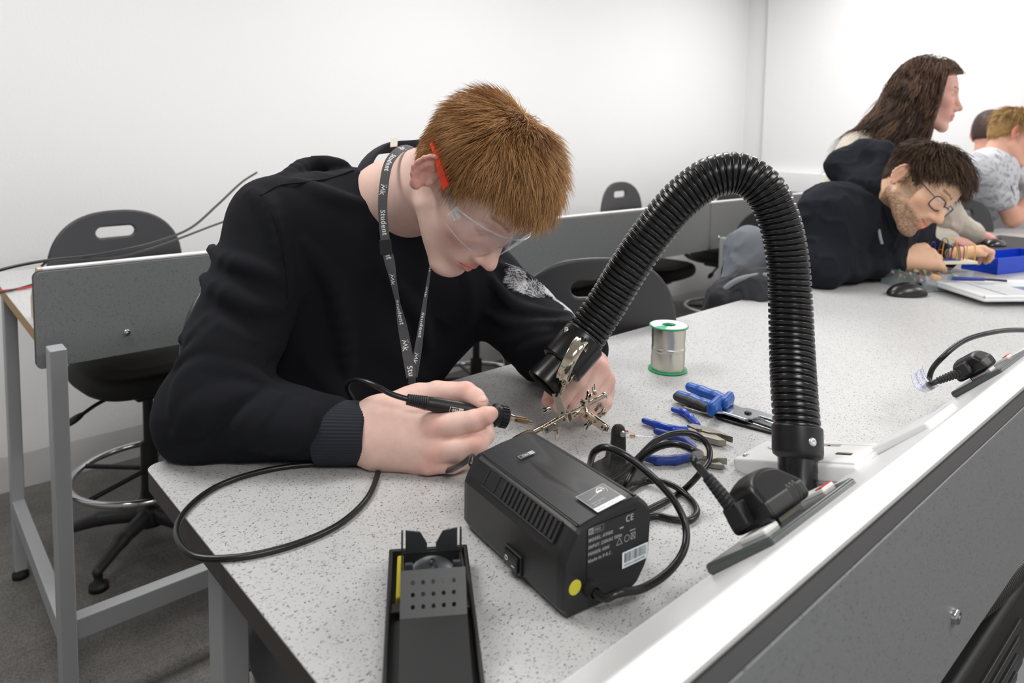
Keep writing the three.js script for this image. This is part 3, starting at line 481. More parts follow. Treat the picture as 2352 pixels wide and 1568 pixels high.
// ---------------------------------------------------------------- soldering iron and its lead
const ironA = atD(935, 917, 0.925), ironB = atD(1230, 970, 0.972), ironD = ironB.clone().sub(ironA).normalize(), ironL = ironB.clone().sub(ironA).length();
{
  const t = thing('soldering_iron', 'black soldering iron with brown metal tip held by the red-haired person', 'soldering iron');
  const q = f => f * ironL, dark = phys(0x161617, 0.42);
  const ribs = []; for (let i = 0; i < 9; i++) { const h = q(0.012 + i * 0.0155); ribs.push([0.0072 + i * 0.0002, h], [0.0072 + i * 0.0002, h + 0.0016], [0.0062 + i * 0.0002, h + 0.0017], [0.0062 + i * 0.0002, h + 0.0029]); }
  obj('strain_relief', lath([[0.003, 0], [0.0068, 0], ...ribs, [0.0085, q(0.16)]], ironA, ironD, 24), M.rubber, t);
  obj('handle', lath([[0.0085, q(0.155)], [0.0096, q(0.2)], [0.0098, q(0.42)], [0.0092, q(0.5)], [0.0088, q(0.66)]], ironA, ironD, 30), dark, t);
  const kn = []; for (let i = 0; i < 20; i++) { const a = i / 20 * Math.PI * 2; const m = frameAlong(ironA.clone().addScaledVector(ironD, q(0.715)), ironD); kn.push(bx(-0.0012, 0.0012, 0.0136, 0.0148, 0, q(0.05)).rotateZ(a).applyMatrix4(m)); }
  obj('collar', [lath([[0.009, q(0.645)], [0.0150, q(0.655)], [0.0152, q(0.685)], [0.0136, q(0.70)], [0.0138, q(0.765)], [0.0115, q(0.775)], [0.006, q(0.777)]], ironA, ironD, 36), ...kn], mat(0x17181c, 0.5), t);
  obj('ferrule', lath([[0.0062, q(0.775)], [0.0062, q(0.80)], [0.0052, q(0.805)], [0.0050, q(0.825)]], ironA, ironD, 24), mat(0xcfc6b4, 0.25, { metalness: 0.9 }), t);
  obj('barrel', lath([[0.0046, q(0.815)], [0.0047, q(0.925)], [0.0042, q(0.938)], [0.0022, q(0.94)]], ironA, ironD, 24), mat(0x8f7a60, 0.3, { metalness: 0.85 }), t);
  { const vv = ironD.clone().cross(cF).normalize(); obj('barrel_slot', [V(0, 0, 0)].map(() => cyl(ironA.clone().addScaledVector(ironD, q(0.832)).addScaledVector(cF, -0.0044), ironA.clone().addScaledVector(ironD, q(0.852)).addScaledVector(cF, -0.0044), 0.0008, 0.0008, 8)), mat(0x0a0806, 0.8), t); }
  obj('tip', lath([[0.0024, q(0.938)], [0.0022, q(0.955)], [0.0004, q(1.0)], [0, q(1.0)]], ironA, ironD, 16), mat(0x8d8078, 0.4, { metalness: 0.6 }), t);
  const lg = canvasTex(256, 96, (x, W, H) => { x.fillStyle = '#161617'; x.fillRect(0, 0, W, H); x.strokeStyle = '#d6d8da'; x.lineWidth = 7; x.save(); x.translate(W, H); x.rotate(Math.PI); x.strokeRect(8, 10, W - 16, H - 20); x.fillStyle = '#d6d8da'; x.fillRect(8, 10, 78, H - 20); x.font = 'bold 58px sans-serif'; x.fillText('PRO', 98, 70); x.fillStyle = '#161617'; x.fillText('RS', 12, 70); x.restore(); }, true, false);
  const m = frameAlong(ironA, ironD, cF.clone().negate());   // y towards the camera
  const pg = new THREE.CylinderGeometry(0.00995, 0.00995, q(0.105), 10, 1, true, -0.45, 0.9).translate(0, 0, 0);
  // cylinder axis y -> along the iron
  pg.rotateX(Math.PI / 2); pg.rotateZ(Math.PI); const uvA = pg.attributes.uv; for (let i = 0; i < uvA.count; i++) { const u = uvA.getX(i), v = uvA.getY(i); uvA.setXY(i, v, u); }
  pg.applyMatrix4(m.clone().setPosition(ironA.clone().addScaledVector(ironD, q(0.362))));
  obj('logo_print', pg, mat(0xffffff, 0.45, { map: lg }), t);
  const conn = V(0.036, 0.058, -0.182).applyMatrix4(STM);
  const A = [ironA.clone().addScaledVector(ironD, 0.006), atD(900, 905, 0.925), atD(860, 884, 0.93), atD(825, 873, 0.945), atD(803, 876, 0.965), atD(797, 890, 0.98), atD(808, 912, 0.985), atD(830, 960, 0.985), atD(855, 1015, 0.97), on(868, 1062), on(864, 1100), on(835, 1155), on(765, 1212), on(650, 1258), on(530, 1281), on(445, 1276), on(406, 1228), on(424, 1176), on(500, 1116), on(620, 1078), on(760, 1064), on(850, 1068), on(930, 1078), on(1010, 1082), atD(1060, 1066, 0.87), atD(1085, 1048, 0.85), conn.clone().add(V(-0.012, 0.004, -0.022)), conn.clone().add(V(-0.004, 0.002, -0.012))];
  tag(obj('iron_lead', tube(spline(A), 0.0036, 420, 12), phys(0x161618, 0.32)), 'thin black lead of the soldering iron looping over the bench corner', 'cable');
}
// ---------------------------------------------------------------- stand for the iron, with its sponge
{
  const t = thing('iron_stand', 'black soldering iron stand with perforated holder and yellow sponge', 'iron stand');
  const ax = V(0.56, 0, -0.83).normalize(), rr = V(-ax.z, 0, ax.x), F = basis(rr, V(0, 1, 0), ax.clone().negate(), V(0.321, 0.9005, -0.446)), put = g => g.applyMatrix4(F);   // local x right, y up, -z away
  const pl = mat(0x2a2a2b, 0.5), pd = mat(0x1e1e1f, 0.5);
  // tray base: floor and raised rims
  obj('base', [put(bx(-0.0385, 0.0415, 0, 0.010, -0.158, 0.09, 0.003)), put(bx(-0.0385, -0.0345, 0.006, 0.021, -0.158, 0.09, 0.0015)), put(bx(0.0375, 0.0415, 0.006, 0.021, -0.158, 0.09, 0.0015)), put(bx(-0.0385, 0.0415, 0.006, 0.021, -0.158, -0.154, 0.0015)), put(bx(-0.0385, 0.0415, 0.008, 0.017, -0.078, -0.066, 0.0015)), put(bx(-0.0385, 0.0415, 0.006, 0.021, 0.086, 0.09, 0.0015))], pd, t);
  const sp = put(new RoundedBoxGeometry(0.063, 0.010, 0.066, 2, 0.002).translate(0.0015, 0.0148, -0.115));
  tag(obj('sponge', uvm(sp, 0.02), mat(0xd8c62e, 0.95, { bumpMap: T_GRAIN, bumpScale: 0.001 }), t), 'yellow cellulose sponge');
  // bracket: sloping perforated cover, long apron, side walls, notched lips
  const W = 0.0285, cx = 0.003, P0 = [0.036, -0.028], P1 = [0.064, -0.052], dy = P1[0] - P0[0], dz = P1[1] - P0[1], CL = Math.hypot(dy, dz), g1 = mat(0x27282a, 0.42), g2 = mat(0x19191a, 0.45), g3 = mat(0x36383b, 0.4);
  const holes = rrect(2 * W, CL, 0.001, cx, CL / 2); for (let i = 0; i < 5; i++) for (let j = 0; j < 3; j++) { const h = new THREE.Path(); h.absarc(cx - 0.0176 + i * 0.0088, 0.0085 + j * 0.0092, 0.0018, 0, Math.PI * 2, true); holes.holes.push(h); }
  obj('perforated_cover', put(ext(holes, 0.0016, 0, 1, 10).rotateX(Math.atan2(dz, dy)).translate(0, P0[0], P0[1])), g1, t);
  const ap = shape([[cx - W, 0], [cx + W, 0], [cx + W, 0.094], [cx - W, 0.094]]);
  obj('apron', put(ext(ap, 0.0016).rotateX(-Math.PI / 2 + 0.26).translate(0, 0.0118, 0.0630)), g2, t);
  for (const sd of [-1, 1]) {
    const wall = shape([[0.060, 0.010], [-P0[1] - 0.056, P0[0] - 0.001], [P0[1], P0[0]], [P1[1], P1[0]], [-0.058, 0.056], [-0.098, 0.050], [-0.098, 0.072], [-0.103, 0.072], [-0.103, 0.030], [-0.07, 0.010]]);
    obj('side_wall', put(ext(wall, 0.0018).rotateY(-Math.PI / 2).translate(cx + sd * (W - 0.0009) + 0.0009, 0, 0)), g1, t);
    obj('clip', put(bx(cx + sd * (W - 0.0075) - 0.0035, cx + sd * (W - 0.0075) + 0.0035, P1[0] - 0.006, P1[0] + 0.004, P1[1] - 0.006, P1[1] - 0.003, 0.001)), g3, t);
    obj('notched_lip', put(ext(shape([[cx + sd * W * 0.86, 0], [cx + sd * 0.0045, -0.001], [cx + sd * 0.004, 0.007], [cx + sd * 0.0105, 0.019], [cx + sd * W * 0.86, 0.0215]]), 0.0016).translate(0, 0.050, -0.1035)), g3, t);
  }
  obj('inner_floor', [put(bx(cx - W + 0.002, cx + W - 0.002, 0.022, 0.024, -0.1, -0.03)), put(bx(cx - W + 0.002, cx + W - 0.002, 0.022, 0.05, -0.1025, -0.101))], g1, t);
  obj('funnel', put(lath([[0.0028, 0.026], [0.0032, 0.012], [0.006, 0.004], [0.0112, 0.0], [0.0116, -0.004]], V(cx, 0.030, -0.088), V(0, 1, 0.35), 28)), mat(0xb9bbbf, 0.25, { metalness: 1, side: THREE.DoubleSide }), t);
  obj('inner_cup', put(lath([[0, 0], [0.016, 0.001], [0.021, 0.005]], V(cx, 0.046, -0.066), V(0, 1, 0.25), 32)), mat(0x4a4b4d, 0.4, { metalness: 0.9, side: THREE.DoubleSide }), t);
}
// ---------------------------------------------------------------- helping hand with magnifier
{
  const t = thing('helping_hand', 'nickel helping hand with crocodile clips and magnifier on black cast base', 'helping hand');
  const iron = mat(0x111112, 0.32, { bumpMap: T_GRAIN, bumpScale: 0.002 });
  const b = onY(1418, 1098, 0.9), dirc = V(-0.75, 0, -0.66);
  // cast base: a low foot with a tapered upright
  const pb = (x, y, z) => { const d = smax(Math.hypot(x * 0.9, z) - 0.036, Math.abs(y - 0.006) - 0.006, 0.008), arm = cone(V(0, 0.008, 0), V(0, 0.012, -0.045), 0.012, 0.010)(x, y, z); const w = 0.0115 - y * 0.04, up = smax(smax(Math.abs(x) - w, Math.abs(z + 0.002) - (0.0098 - y * 0.05), 0.004), smax(y - 0.073, -y, 0.004), 0.012); return smin(smin(d, up, 0.012), arm, 0.01) + 0.0004 * vnoise(x * 300, y * 300, z * 300); };
  const F = basis(cR.clone().setY(0).normalize(), V(0, 1, 0), cF.clone().setY(0).normalize().negate(), b.clone().add(V(0, 0.0006, 0)));
  obj('base', uvm(sdfGeo(pb, V(-0.05, -0.004, -0.07), V(0.05, 0.09, 0.05), 0.002).applyMatrix4(F), 0.05), iron, t);
  obj('pivot', cyl(V(0.0045, 0.062, 0.004).applyMatrix4(F), V(0.0045, 0.0615, 0.0078).applyMatrix4(F), 0.0036), mat(0xb9b4a8, 0.4, { metalness: 0.7 }), t);
  const NI = M.nickel, j = (u, v, d) => atD(u, v, d);
  const r0 = j(1240, 987, 0.955), r1 = j(1386, 909, 1.0);
  obj('rod', cyl(r0, r1, 0.0033, 0.0033, 14), NI, t);
  obj('rod_end', [ball(r1.clone().add(V(0.002, 0.001, 0)), 0.0042, 12), cyl(r1, r1.clone().add(V(0.006, -0.003, 0.002)), 0.0012, 0.0012, 6)], NI, t);
  function yoke(a, c, w, parent = t) {  // two flat side plates with a screw and a wing nut
    const d = c.clone().sub(a), L = d.length(), m = frameAlong(a, d, cF.clone().negate()); const q = [];
    for (const s of [-1, 1]) q.push(bx(-w / 2, w / 2, s * 0.0048 - 0.0008, s * 0.0048 + 0.0008, -0.004, L + 0.004, 0.0007).applyMatrix4(m));
    const o = obj('yoke', q, NI, parent); obj('screw', cyl(V(0, -0.008, L / 2).applyMatrix4(m), V(0, 0.009, L / 2).applyMatrix4(m), 0.0018, 0.0018, 8), NI, o);
    obj('ball', [ball(V(0, 0, 0).applyMatrix4(m), 0.0045, 12), ball(V(0, 0, L).applyMatrix4(m), 0.0045, 12)], NI, o);
    for (const z of [0, L]) obj('hole', cyl(V(0, 0.0054, z).applyMatrix4(m), V(0, 0.0057, z).applyMatrix4(m), 0.0018, 0.0018, 12), mat(0x2a2520, 0.5), o); return o;
  }
  function wing(p, dir) { const m = frameAlong(p, dir), q = [cyl(V(0, 0, 0).applyMatrix4(m), V(0, 0, 0.005).applyMatrix4(m), 0.0036, 0.003, 12)]; for (const s of [-1, 1]) q.push(ext(shape([[0, 0], [0.003, 0.001], [0.0085, 0.008], [0.006, 0.0115], [0.001, 0.006]].map(k => [s * k[0], k[1]])), 0.0016, 0.0004).rotateX(Math.PI / 2).translate(0, 0.0008, 0.001).applyMatrix4(m)); obj('wing_nut', q, NI, t); }
  function clampAt(p, dir) { const m = frameAlong(p, dir); obj('clamp', [bx(-0.0065, 0.0065, -0.0065, 0.0065, -0.0035, 0.0035, 0.0012).applyMatrix4(m), bx(-0.005, 0.005, -0.0095, 0.0095, -0.0016, 0.0016, 0.0008).applyMatrix4(m)], NI, t); }
  const rd = r1.clone().sub(r0).normalize(), onR = f => r0.clone().lerp(r1, f);
  clampAt(onR(0.42), rd); clampAt(onR(0.70), rd);
  wing(onR(0.42).add(cR.clone().multiplyScalar(0.008)), cR.clone().addScaledVector(cD, -0.5)); wing(onR(0.74).addScaledVector(cD, -0.006), cR.clone().multiplyScalar(0.3).addScaledVector(cD, -1)); wing(j(1367, 905, 0.995), cD.clone().negate().addScaledVector(cR, -0.2)); wing(j(1276, 988, 0.95), cD.clone().addScaledVector(cR, 0.25)); wing(j(1378, 925, 0.985), cD); wing(j(1375, 955, 0.955), cR.clone().addScaledVector(cD, -.8)); wing(j(1356, 968, 0.955), cD.clone().addScaledVector(cR, -.8)); wing(j(1265, 938, 0.945), cR.clone().negate().addScaledVector(cD, .3));
  yoke(j(1352, 955, 0.965), j(1388, 981, 0.945), 0.0095); obj('link', cyl(onR(0.70), j(1350, 953, 0.965), 0.0025, 0.0025, 8), NI, t);
  yoke(j(1278, 908, 0.96), j(1291, 947, 0.955), 0.0105); obj('link', cyl(j(1291, 947, 0.955), onR(0.36), 0.0026, 0.0026, 8), NI, t);
  yoke(j(1253, 985, 0.945), j(1292, 962, 0.955), 0.0095);
  // magnifier seen edge on: ribbed frame with a lens, on a flat stem
  const mc = j(1316, 826, 0.942), nrm = cR.clone().multiplyScalar(0.86).addScaledVector(cD, 0.42).addScaledVector(cF, -0.30).normalize();
  const prof = [[0.0275, -0.0085], [0.031, -0.0088], [0.0325, -0.0065], [0.0312, -0.0042], [0.0335, -0.0020], [0.0318, 0.0002], [0.0335, 0.0022], [0.0312, 0.0044], [0.0318, 0.0066], [0.029, 0.0085], [0.0272, 0.008], [0.027, -0.0085]];
  const mg = obj('magnifier_frame', lath(prof, mc, nrm, 56), mat(0xd2c9b6, 0.14, { metalness: 1 }), t);
  obj('lens', lath([[0, -0.004], [0.014, -0.003], [0.0272, 0], [0.014, 0.003], [0, 0.004]], mc, nrm, 40), phys(0xffffff, 0.02, { transmission: 1, thickness: 0.006, ior: 1.5 }), mg);
  const stem = j(1297, 878, 0.945); obj('stem', [cyl(stem, j(1286, 906, 0.962), 0.0042, 0.0036, 12), ball(stem, 0.006, 12)], NI, t);
  // left crocodile clip, copper coloured jaws reaching to the lower left
  const c0 = j(1240, 987, 0.955), c1 = j(1172, 1012, 0.945), cd = c1.clone().sub(c0).normalize(), cm = frameAlong(c0, cd, cF.clone().negate());
  const jaw = s => new THREE.ExtrudeGeometry(shape([[0, 0.0], [0.016, 0.0045], [0.034, 0.0024], [0.041, 0.0003], [0.034, 0.0002], [0.012, 0.0006]].map(p => [p[0], s * p[1]])), { depth: 0.006, bevelEnabled: true, bevelSize: 0.0006, bevelThickness: 0.0006, bevelSegments: 1 }).translate(0, 0, -0.003).rotateY(-Math.PI / 2).rotateZ(Math.PI / 2).applyMatrix4(cm);
  const cr = mat(0xc2aa90, 0.28, { metalness: 0.9 }); obj('crocodile_jaw', jaw(1), cr, t); obj('crocodile_jaw', jaw(-1), cr, t);
  obj('clip_socket', cyl(j(1228, 993, 0.952), j(1262, 975, 0.955), 0.0048, 0.0048, 14), NI, t);
}
// ---------------------------------------------------------------- reel of solder
{
  const p = onY(1533, 849, 0.9), t = thing('solder_reel', 'green reel wound with silver solder wire, paper label on top', 'reel', [p.x, 0.9005, p.z]);
  const gr = mat(0x1f9a63, 0.35);
  obj('flange', lath([[0, 0], [0.0365, 0], [0.037, 0.0015], [0.0365, 0.003], [0.012, 0.0035]], V(0, 0, 0), V(0, 1, 0), 56), gr, t);
  obj('flange', lath([[0.012, 0.084], [0.0365, 0.0845], [0.037, 0.086], [0.0365, 0.0875], [0.0128, 0.0875], [0.0118, 0.083], [0.010, 0.02]], V(0, 0, 0), V(0, 1, 0), 56), gr, t);
  const w = []; for (let i = 0; i <= 62; i++) { const y = 0.003 + i / 62 * 0.081, k = i / 62; const b = 0.0312 + (k > 0.44 && k < 0.53 ? 0.0007 : 0) + 0.0004 * Math.sin(k * 9); w.push([b - 0.0005, y], [b + 0.0003, y + 0.00065]); }
  const wg = lath(w, V(0, 0, 0), V(0, 1, 0), 64); { const q = wg.attributes.position; for (let i = 0; i < q.count; i++) { const a = Math.atan2(q.getZ(i), q.getX(i)), y = q.getY(i), s = 1 + 0.011 * Math.sin(a * 9 + (y > 0.042 ? 1.3 : 0) + Math.sin(y * 140) * 0.5) + 0.008 * Math.sin(a * 5 + y * 60); q.setX(i, q.getX(i) * s); q.setZ(i, q.getZ(i) * s); } wg.computeVertexNormals(); }
  obj('solder_winding', wg, mat(0xd9d5c9, 0.34, { metalness: 1 }), t);
  const lb = canvasTex(512, 512, (x, W) => { x.fillStyle = '#eceded'; x.fillRect(0, 0, W, W); x.fillStyle = '#c9483c'; x.font = 'bold 26px sans-serif'; x.fillText('SOLDER WIRE', 200, 84); x.fillStyle = '#56595c'; x.font = '20px sans-serif'; x.fillText('Sn99.3 Cu0.7  500g', 178, 120); x.fillText('0.7mm', 90, 240); x.fillText('Lead free', 330, 400); x.fillStyle = '#49a67c'; x.beginPath(); x.moveTo(256, 256); x.arc(256, 256, 250, 1.9, 2.6); x.fill(); }, true, false);
  const lg = new THREE.RingGeometry(0.0132, 0.0345, 56, 1).rotateX(-Math.PI / 2).rotateY(-0.8).translate(0, 0.0878, 0); obj('paper_label', lg, mat(0xffffff, 0.5, { map: lb }), t);
}
// ---------------------------------------------------------------- pliers lying on the bench: outlines on the bench plane, given real thickness
function slab(pts, y0, y1, r = 0.0008) {   // pts: [x, z] outline in metres
  const s = new THREE.Shape(); pts.forEach((p, i) => i ? s.lineTo(p[0], -p[1]) : s.moveTo(p[0], -p[1])); s.closePath();
  return ext(s, y1 - y0, r, 2).rotateX(-Math.PI / 2).translate(0, y0, 0);
}
function px2(list, h) { return list.map(([u, v]) => { const p = onY(u, v, 0.9 + h); return [p.x, p.z]; }); }
function grip(pts, rs, flat, h) { const P = pts.map(([u, v, dh = 0]) => onY(u, v, 0.9 + h + dh)); const f0 = chain(P, rs, 0.004), c = (x, y, z) => { const yy = (y - 0.9 - h) / flat + 0.9 + h; return f0(x, yy, z) * Math.min(1, flat); }; const [lo, hi] = bounds(P, 0.014); return sdfGeo(c, lo, hi, 0.0014); }
const steelD = mat(0x8d8982, 0.35, { metalness: 0.85 });
{
  const t = thing('long_nose_pliers', 'small long-nose pliers with bright blue open handles', 'pliers'), bl = phys(0x0a3fae, 0.3);
  obj('handle', grip([[1480, 966], [1510, 976], [1545, 985], [1580, 987]], [0.0046, 0.0055, 0.0056, 0.0052], 0.95, 0.0062), bl, t);
  obj('handle', grip([[1547, 940], [1570, 946], [1585, 957], [1602, 975]], [0.0046, 0.0054, 0.0055, 0.0048], 0.95, 0.0062), bl, t);
  obj('jaw', slab(px2([[1578, 982], [1590, 979], [1630, 988], [1655, 998], [1683, 1011], [1655, 1003], [1628, 1000], [1600, 992]], 0.008), 0.904, 0.913), steelD, t);
  obj('jaw', slab(px2([[1578, 990], [1606, 985], [1632, 996], [1640, 1003], [1668, 1019], [1650, 1018], [1620, 1010], [1590, 1000]], 0.006), 0.902, 0.911), mat(0x9d968c, 0.35, { metalness: 0.85 }), t);
  const c = onY(1606, 988, 0.911); obj('pivot', cyl(V(c.x, 0.902, c.z), V(c.x, 0.9145, c.z), 0.0045, 0.004, 16), steelD, t);
}
{
  const t = thing('side_cutters', 'small side cutters with dark blue handles under the cable loop', 'pliers'), bl = mat(0x1f3c8e, 0.45);
  obj('handle', grip([[1508, 990], [1545, 1001], [1575, 1014], [1602, 1034]], [0.005, 0.006, 0.006, 0.005], 0.95, 0.0066), bl, t);
  obj('handle', grip([[1478, 1050], [1510, 1057], [1550, 1056], [1590, 1048]], [0.005, 0.006, 0.0064, 0.0058], 0.95, 0.0066), bl, t);
  obj('jaw', slab(px2([[1592, 1052], [1600, 1030], [1625, 1040], [1645, 1042], [1660, 1050], [1670, 1059], [1650, 1058], [1638, 1060]], 0.008), 0.903, 0.912), mat(0x9a958c, 0.38, { metalness: 0.85 }), t);
  obj('jaw', slab(px2([[1595, 1052], [1610, 1040], [1640, 1052], [1663, 1071], [1640, 1069], [1612, 1062]], 0.006), 0.9015, 0.908), mat(0x8a857d, 0.38, { metalness: 0.85 }), t);
  const c = onY(1618, 1048, 0.911); obj('pivot', cyl(V(c.x, 0.902, c.z), V(c.x, 0.914, c.z), 0.0048, 0.0044, 16), steelD, t);
}
{
  const t = thing('wire_strippers', 'wire strippers with chunky blue and black grips and polished blades', 'wire strippers'), bl = phys(0x1457b0, 0.35), bk = mat(0x2c2b2d, 0.5), ch = mat(0xd3d6da, 0.16, { metalness: 1 });
  const h1 = [[1562, 908], [1590, 918], [1620, 930], [1645, 938]], h2 = [[1586, 889], [1612, 898], [1645, 910], [1672, 921]];
  obj('handle', grip(h1, [0.0092, 0.0098, 0.0098, 0.0095], 0.9, 0.0125), bl, t);
  obj('grip_pad', grip([[1557, 911], [1585, 922], [1610, 931], [1623, 937]], [0.0085, 0.0092, 0.0092, 0.0088], 0.9, 0.0108), bk, t);
  obj('handle', grip(h2, [0.0092, 0.0098, 0.0098, 0.0095], 0.9, 0.0125), bl, t);
  obj('finger_guard', grip([[1634, 942, 0.004], [1650, 927, 0.005]], [0.0078, 0.0078], 1.5, 0.0125), bl, t);
  obj('finger_guard', grip([[1662, 930, 0.004], [1676, 916, 0.005]], [0.0078, 0.0078], 1.4, 0.0125), bl, t);
  obj('blade', slab(px2([[1640, 944], [1690, 937], [1715, 936], [1745, 943], [1800, 962], [1800, 972], [1745, 955], [1712, 962], [1690, 955], [1660, 946]], 0.012), 0.9085, 0.9125), ch, t);
  obj('blade', slab(px2([[1640, 930], [1684, 925], [1706, 935], [1700, 945], [1730, 964], [1800, 988], [1800, 979], [1755, 962], [1726, 958]], 0.0095), 0.9045, 0.9085), ch, t);
  obj('linkage', slab(px2([[1640, 948], [1672, 940], [1690, 952], [1700, 962], [1800, 992], [1800, 997], [1690, 968], [1650, 956]], 0.006), 0.9012, 0.9045), M.black, t);
  const c = onY(1718, 947, 0.914); obj('pivot', lath([[0, 0.004], [0.003, 0.004], [0.0055, 0.0024], [0.0058, -0.006]], V(c.x, 0.9118, c.z), V(0, 1, 0), 18), M.black, t);
  obj('bent_arm', tube([onY(1572, 935, 0.904), onY(1600, 944, 0.9045), onY(1635, 952, 0.906)], 0.0017, 14, 8), steelD, t);
}
// three resistors with their wires
[[[1395, 985], [1432, 989], [1443, 990], [1470, 1001]], [[1380, 993], [1421, 1000], [1431, 1001], [1462, 998]], [[1400, 992], [1447, 999.5], [1459, 1000.5], [1500, 1002.5]]].forEach((q, i) => {
  const P = q.map(([u, v]) => onY(u, v, 0.9026)), t = thing('resistor', ['small tan resistor lying furthest from the cast base', 'tiny brown resistor lying closest to the cast base', 'small tan resistor lying nearest the blue pliers'][i], 'resistor');
  const d = P[2].clone().sub(P[1]).normalize(), L = P[2].clone().sub(P[1]).length();
  obj('body', lath([[0.0004, 0], [0.0016, 0.0004], [0.0017, 0.0016], [0.0012, 0.0026], [0.0012, L - 0.0026], [0.0017, L - 0.0016], [0.0016, L - 0.0004], [0.0004, L]], P[1], d, 12), mat(0xb87646, 0.5), t);
  obj('lead', tube([P[0], P[1]], 0.0003, 4, 5), M.chrome, t); obj('lead', tube([P[2], P[3]], 0.0003, 4, 5), M.chrome, t);
});
// lead of the small plug with its printed tag
{
  const e = PL2.end, a = atD(2135, 868, 1.12);
  tag(obj('equipment_lead', tube(spline([e, e.clone().addScaledVector(PL2.dir, 0.010), atD(2134, 872, 1.16), atD(2140, 850, 1.16), atD(2165, 820, 1.14), atD(2215, 782, 1.17), atD(2280, 763, 1.20), atD(2352, 758, 1.25), atD(2460, 770, 1.3)]), 0.0042, 120, 10), phys(0x17171a, 0.35)), 'black lead arching from the small plug past the tag', 'cable');
  const tx = canvasTex(256, 160, (x, W, H) => { const r = rng(8); x.fillStyle = '#e6e8ee'; x.fillRect(0, 0, W, H); x.fillStyle = '#6a74b8'; for (let j = 0; j < 7; j++) { if (j % 3 === 1) { x.font = 'bold 30px sans-serif'; x.fillText('TESTED PASS', 16, 22 + j * 22); } else for (let i = 0; i < 22; i++) if (r() > 0.25) x.fillRect(10 + i * 11, 8 + j * 22, 4 + r() * 6, 4); } x.fillRect(0, 0, W, 4); x.fillRect(0, H - 4, W, 4); }, true, false);
  const P = [], I = [], U = []; const n = 10; const A = atD(2092, 860, 1.125), B = atD(2118, 838, 1.135), c0 = atD(2128, 902, 1.105), c1 = atD(2158, 886, 1.105);
  for (let k = 0; k <= n; k++) { const f = k / n, w = Math.sin(f * Math.PI) * 0.012; for (const s of [0, 1]) { const p = (s ? B : A).clone().lerp(s ? c1 : c0, f).addScaledVector(cR, -w * 0.4).addScaledVector(cD, w * 0.5); P.push(p.x, p.y, p.z); U.push(f, s); } }
  for (let k = 0; k < n; k++) I.push(2 * k, 2 * k + 1, 2 * k + 2, 2 * k + 1, 2 * k + 3, 2 * k + 2);
  const g = new THREE.BufferGeometry(); g.setAttribute('position', new THREE.Float32BufferAttribute(P, 3)); g.setAttribute('uv', new THREE.Float32BufferAttribute(U, 2)); g.setIndex(I); g.computeVertexNormals();
  tag(obj('cable_tag', g, mat(0xffffff, 0.6, { map: tx, side: THREE.DoubleSide })), 'curled white tag with blue print on the plug lead', 'tag');
}
// cables lying over the tan-edged desk
for (const [pts, col, r, lab] of [
  [[[-60, 640, 1.0], [0, 620, 1.004], [60, 606, 1.035], [130, 595, 1.037], [200, 588, 1.037], [300, 570, 1.05], [380, 548, 1.10], [440, 522, 1.16], [500, 470, 1.25], [560, 415, 1.36], [590, 396, 1.38]], 0x2a2a2c, 0.0035, 'black cable rising from the desk trunking behind the shoulder'],
  [[[95, 612, 1.034], [110, 600, 1.037], [170, 594, 1.037], [260, 592, 1.037], [330, 575, 1.05], [410, 548, 1.10], [500, 514, 1.16], [600, 480, 1.2]], 0x2a2a2c, 0.003, 'second black cable crossing the desk trunking'],
  [[[-40, 672, 0.905], [20, 666, 0.905], [52, 662, 0.905], [90, 655, 0.906]], 0xb3202a, 0.0028, 'red cable lying on the tan-edged desk'],
  [[[-40, 680, 0.905], [0, 672, 0.905], [40, 663, 0.9055], [90, 648, 0.906]], 0x1c1c1e, 0.0028, 'black cable beside the red one on the tan-edged desk']]) {
  const P = pts.map(([u, v, y]) => { const p = onZ(u, v, y > 0.95 ? -1.875 - Math.max(0, y - 1.037) * 1.2 : -2.08); return y < 0.95 ? onY(u, v, y) : p; });
  tag(obj('desk_cable', tube(spline(P), r, 90, 8), mat(col, 0.45)), lab, 'cable');
}
// ---------------------------------------------------------------- people: heads, hands, hair, cloth
function ridge(n) { return 1 - Math.min(1, Math.abs(n) * 2.2); }
function march(f, u, v, d0, d1) { let d = d0; const w = ray(u, v), s = w.length(); for (let i = 0; i < 160; i++) { const p = CAM.clone().addScaledVector(w, d), q = f(p.x, p.y, p.z); if (q < 0.0006) return p; d += Math.max(0.0008, q * 0.7) / s; if (d > d1) break; } return CAM.clone().addScaledVector(w, d0 + (d1 - d0) * 0.5); }
function grad(f, p, e = 0.002) { return V(f(p.x + e, p.y, p.z) - f(p.x - e, p.y, p.z), f(p.x, p.y + e, p.z) - f(p.x, p.y - e, p.z), f(p.x, p.y, p.z + e) - f(p.x, p.y, p.z - e)).normalize(); }
function snap(f, p, off = 0) { const q = p.clone(); for (let i = 0; i < 12; i++) { const d = f(q.x, q.y, q.z) - off; q.addScaledVector(grad(f, q), -d * 0.8); } return q; }
function headFrame(center, F, U) {  // F, U: forward and up as [right, down, away] camera components
  const c = a => cR.clone().multiplyScalar(a[0]).addScaledVector(cD, a[1]).addScaledVector(cF, a[2]);
  const z = c(F).normalize(); let y = c(U); y.addScaledVector(z, -y.dot(z)).normalize(); return basis(new THREE.Vector3().crossVectors(y, z), y, z, center);
}
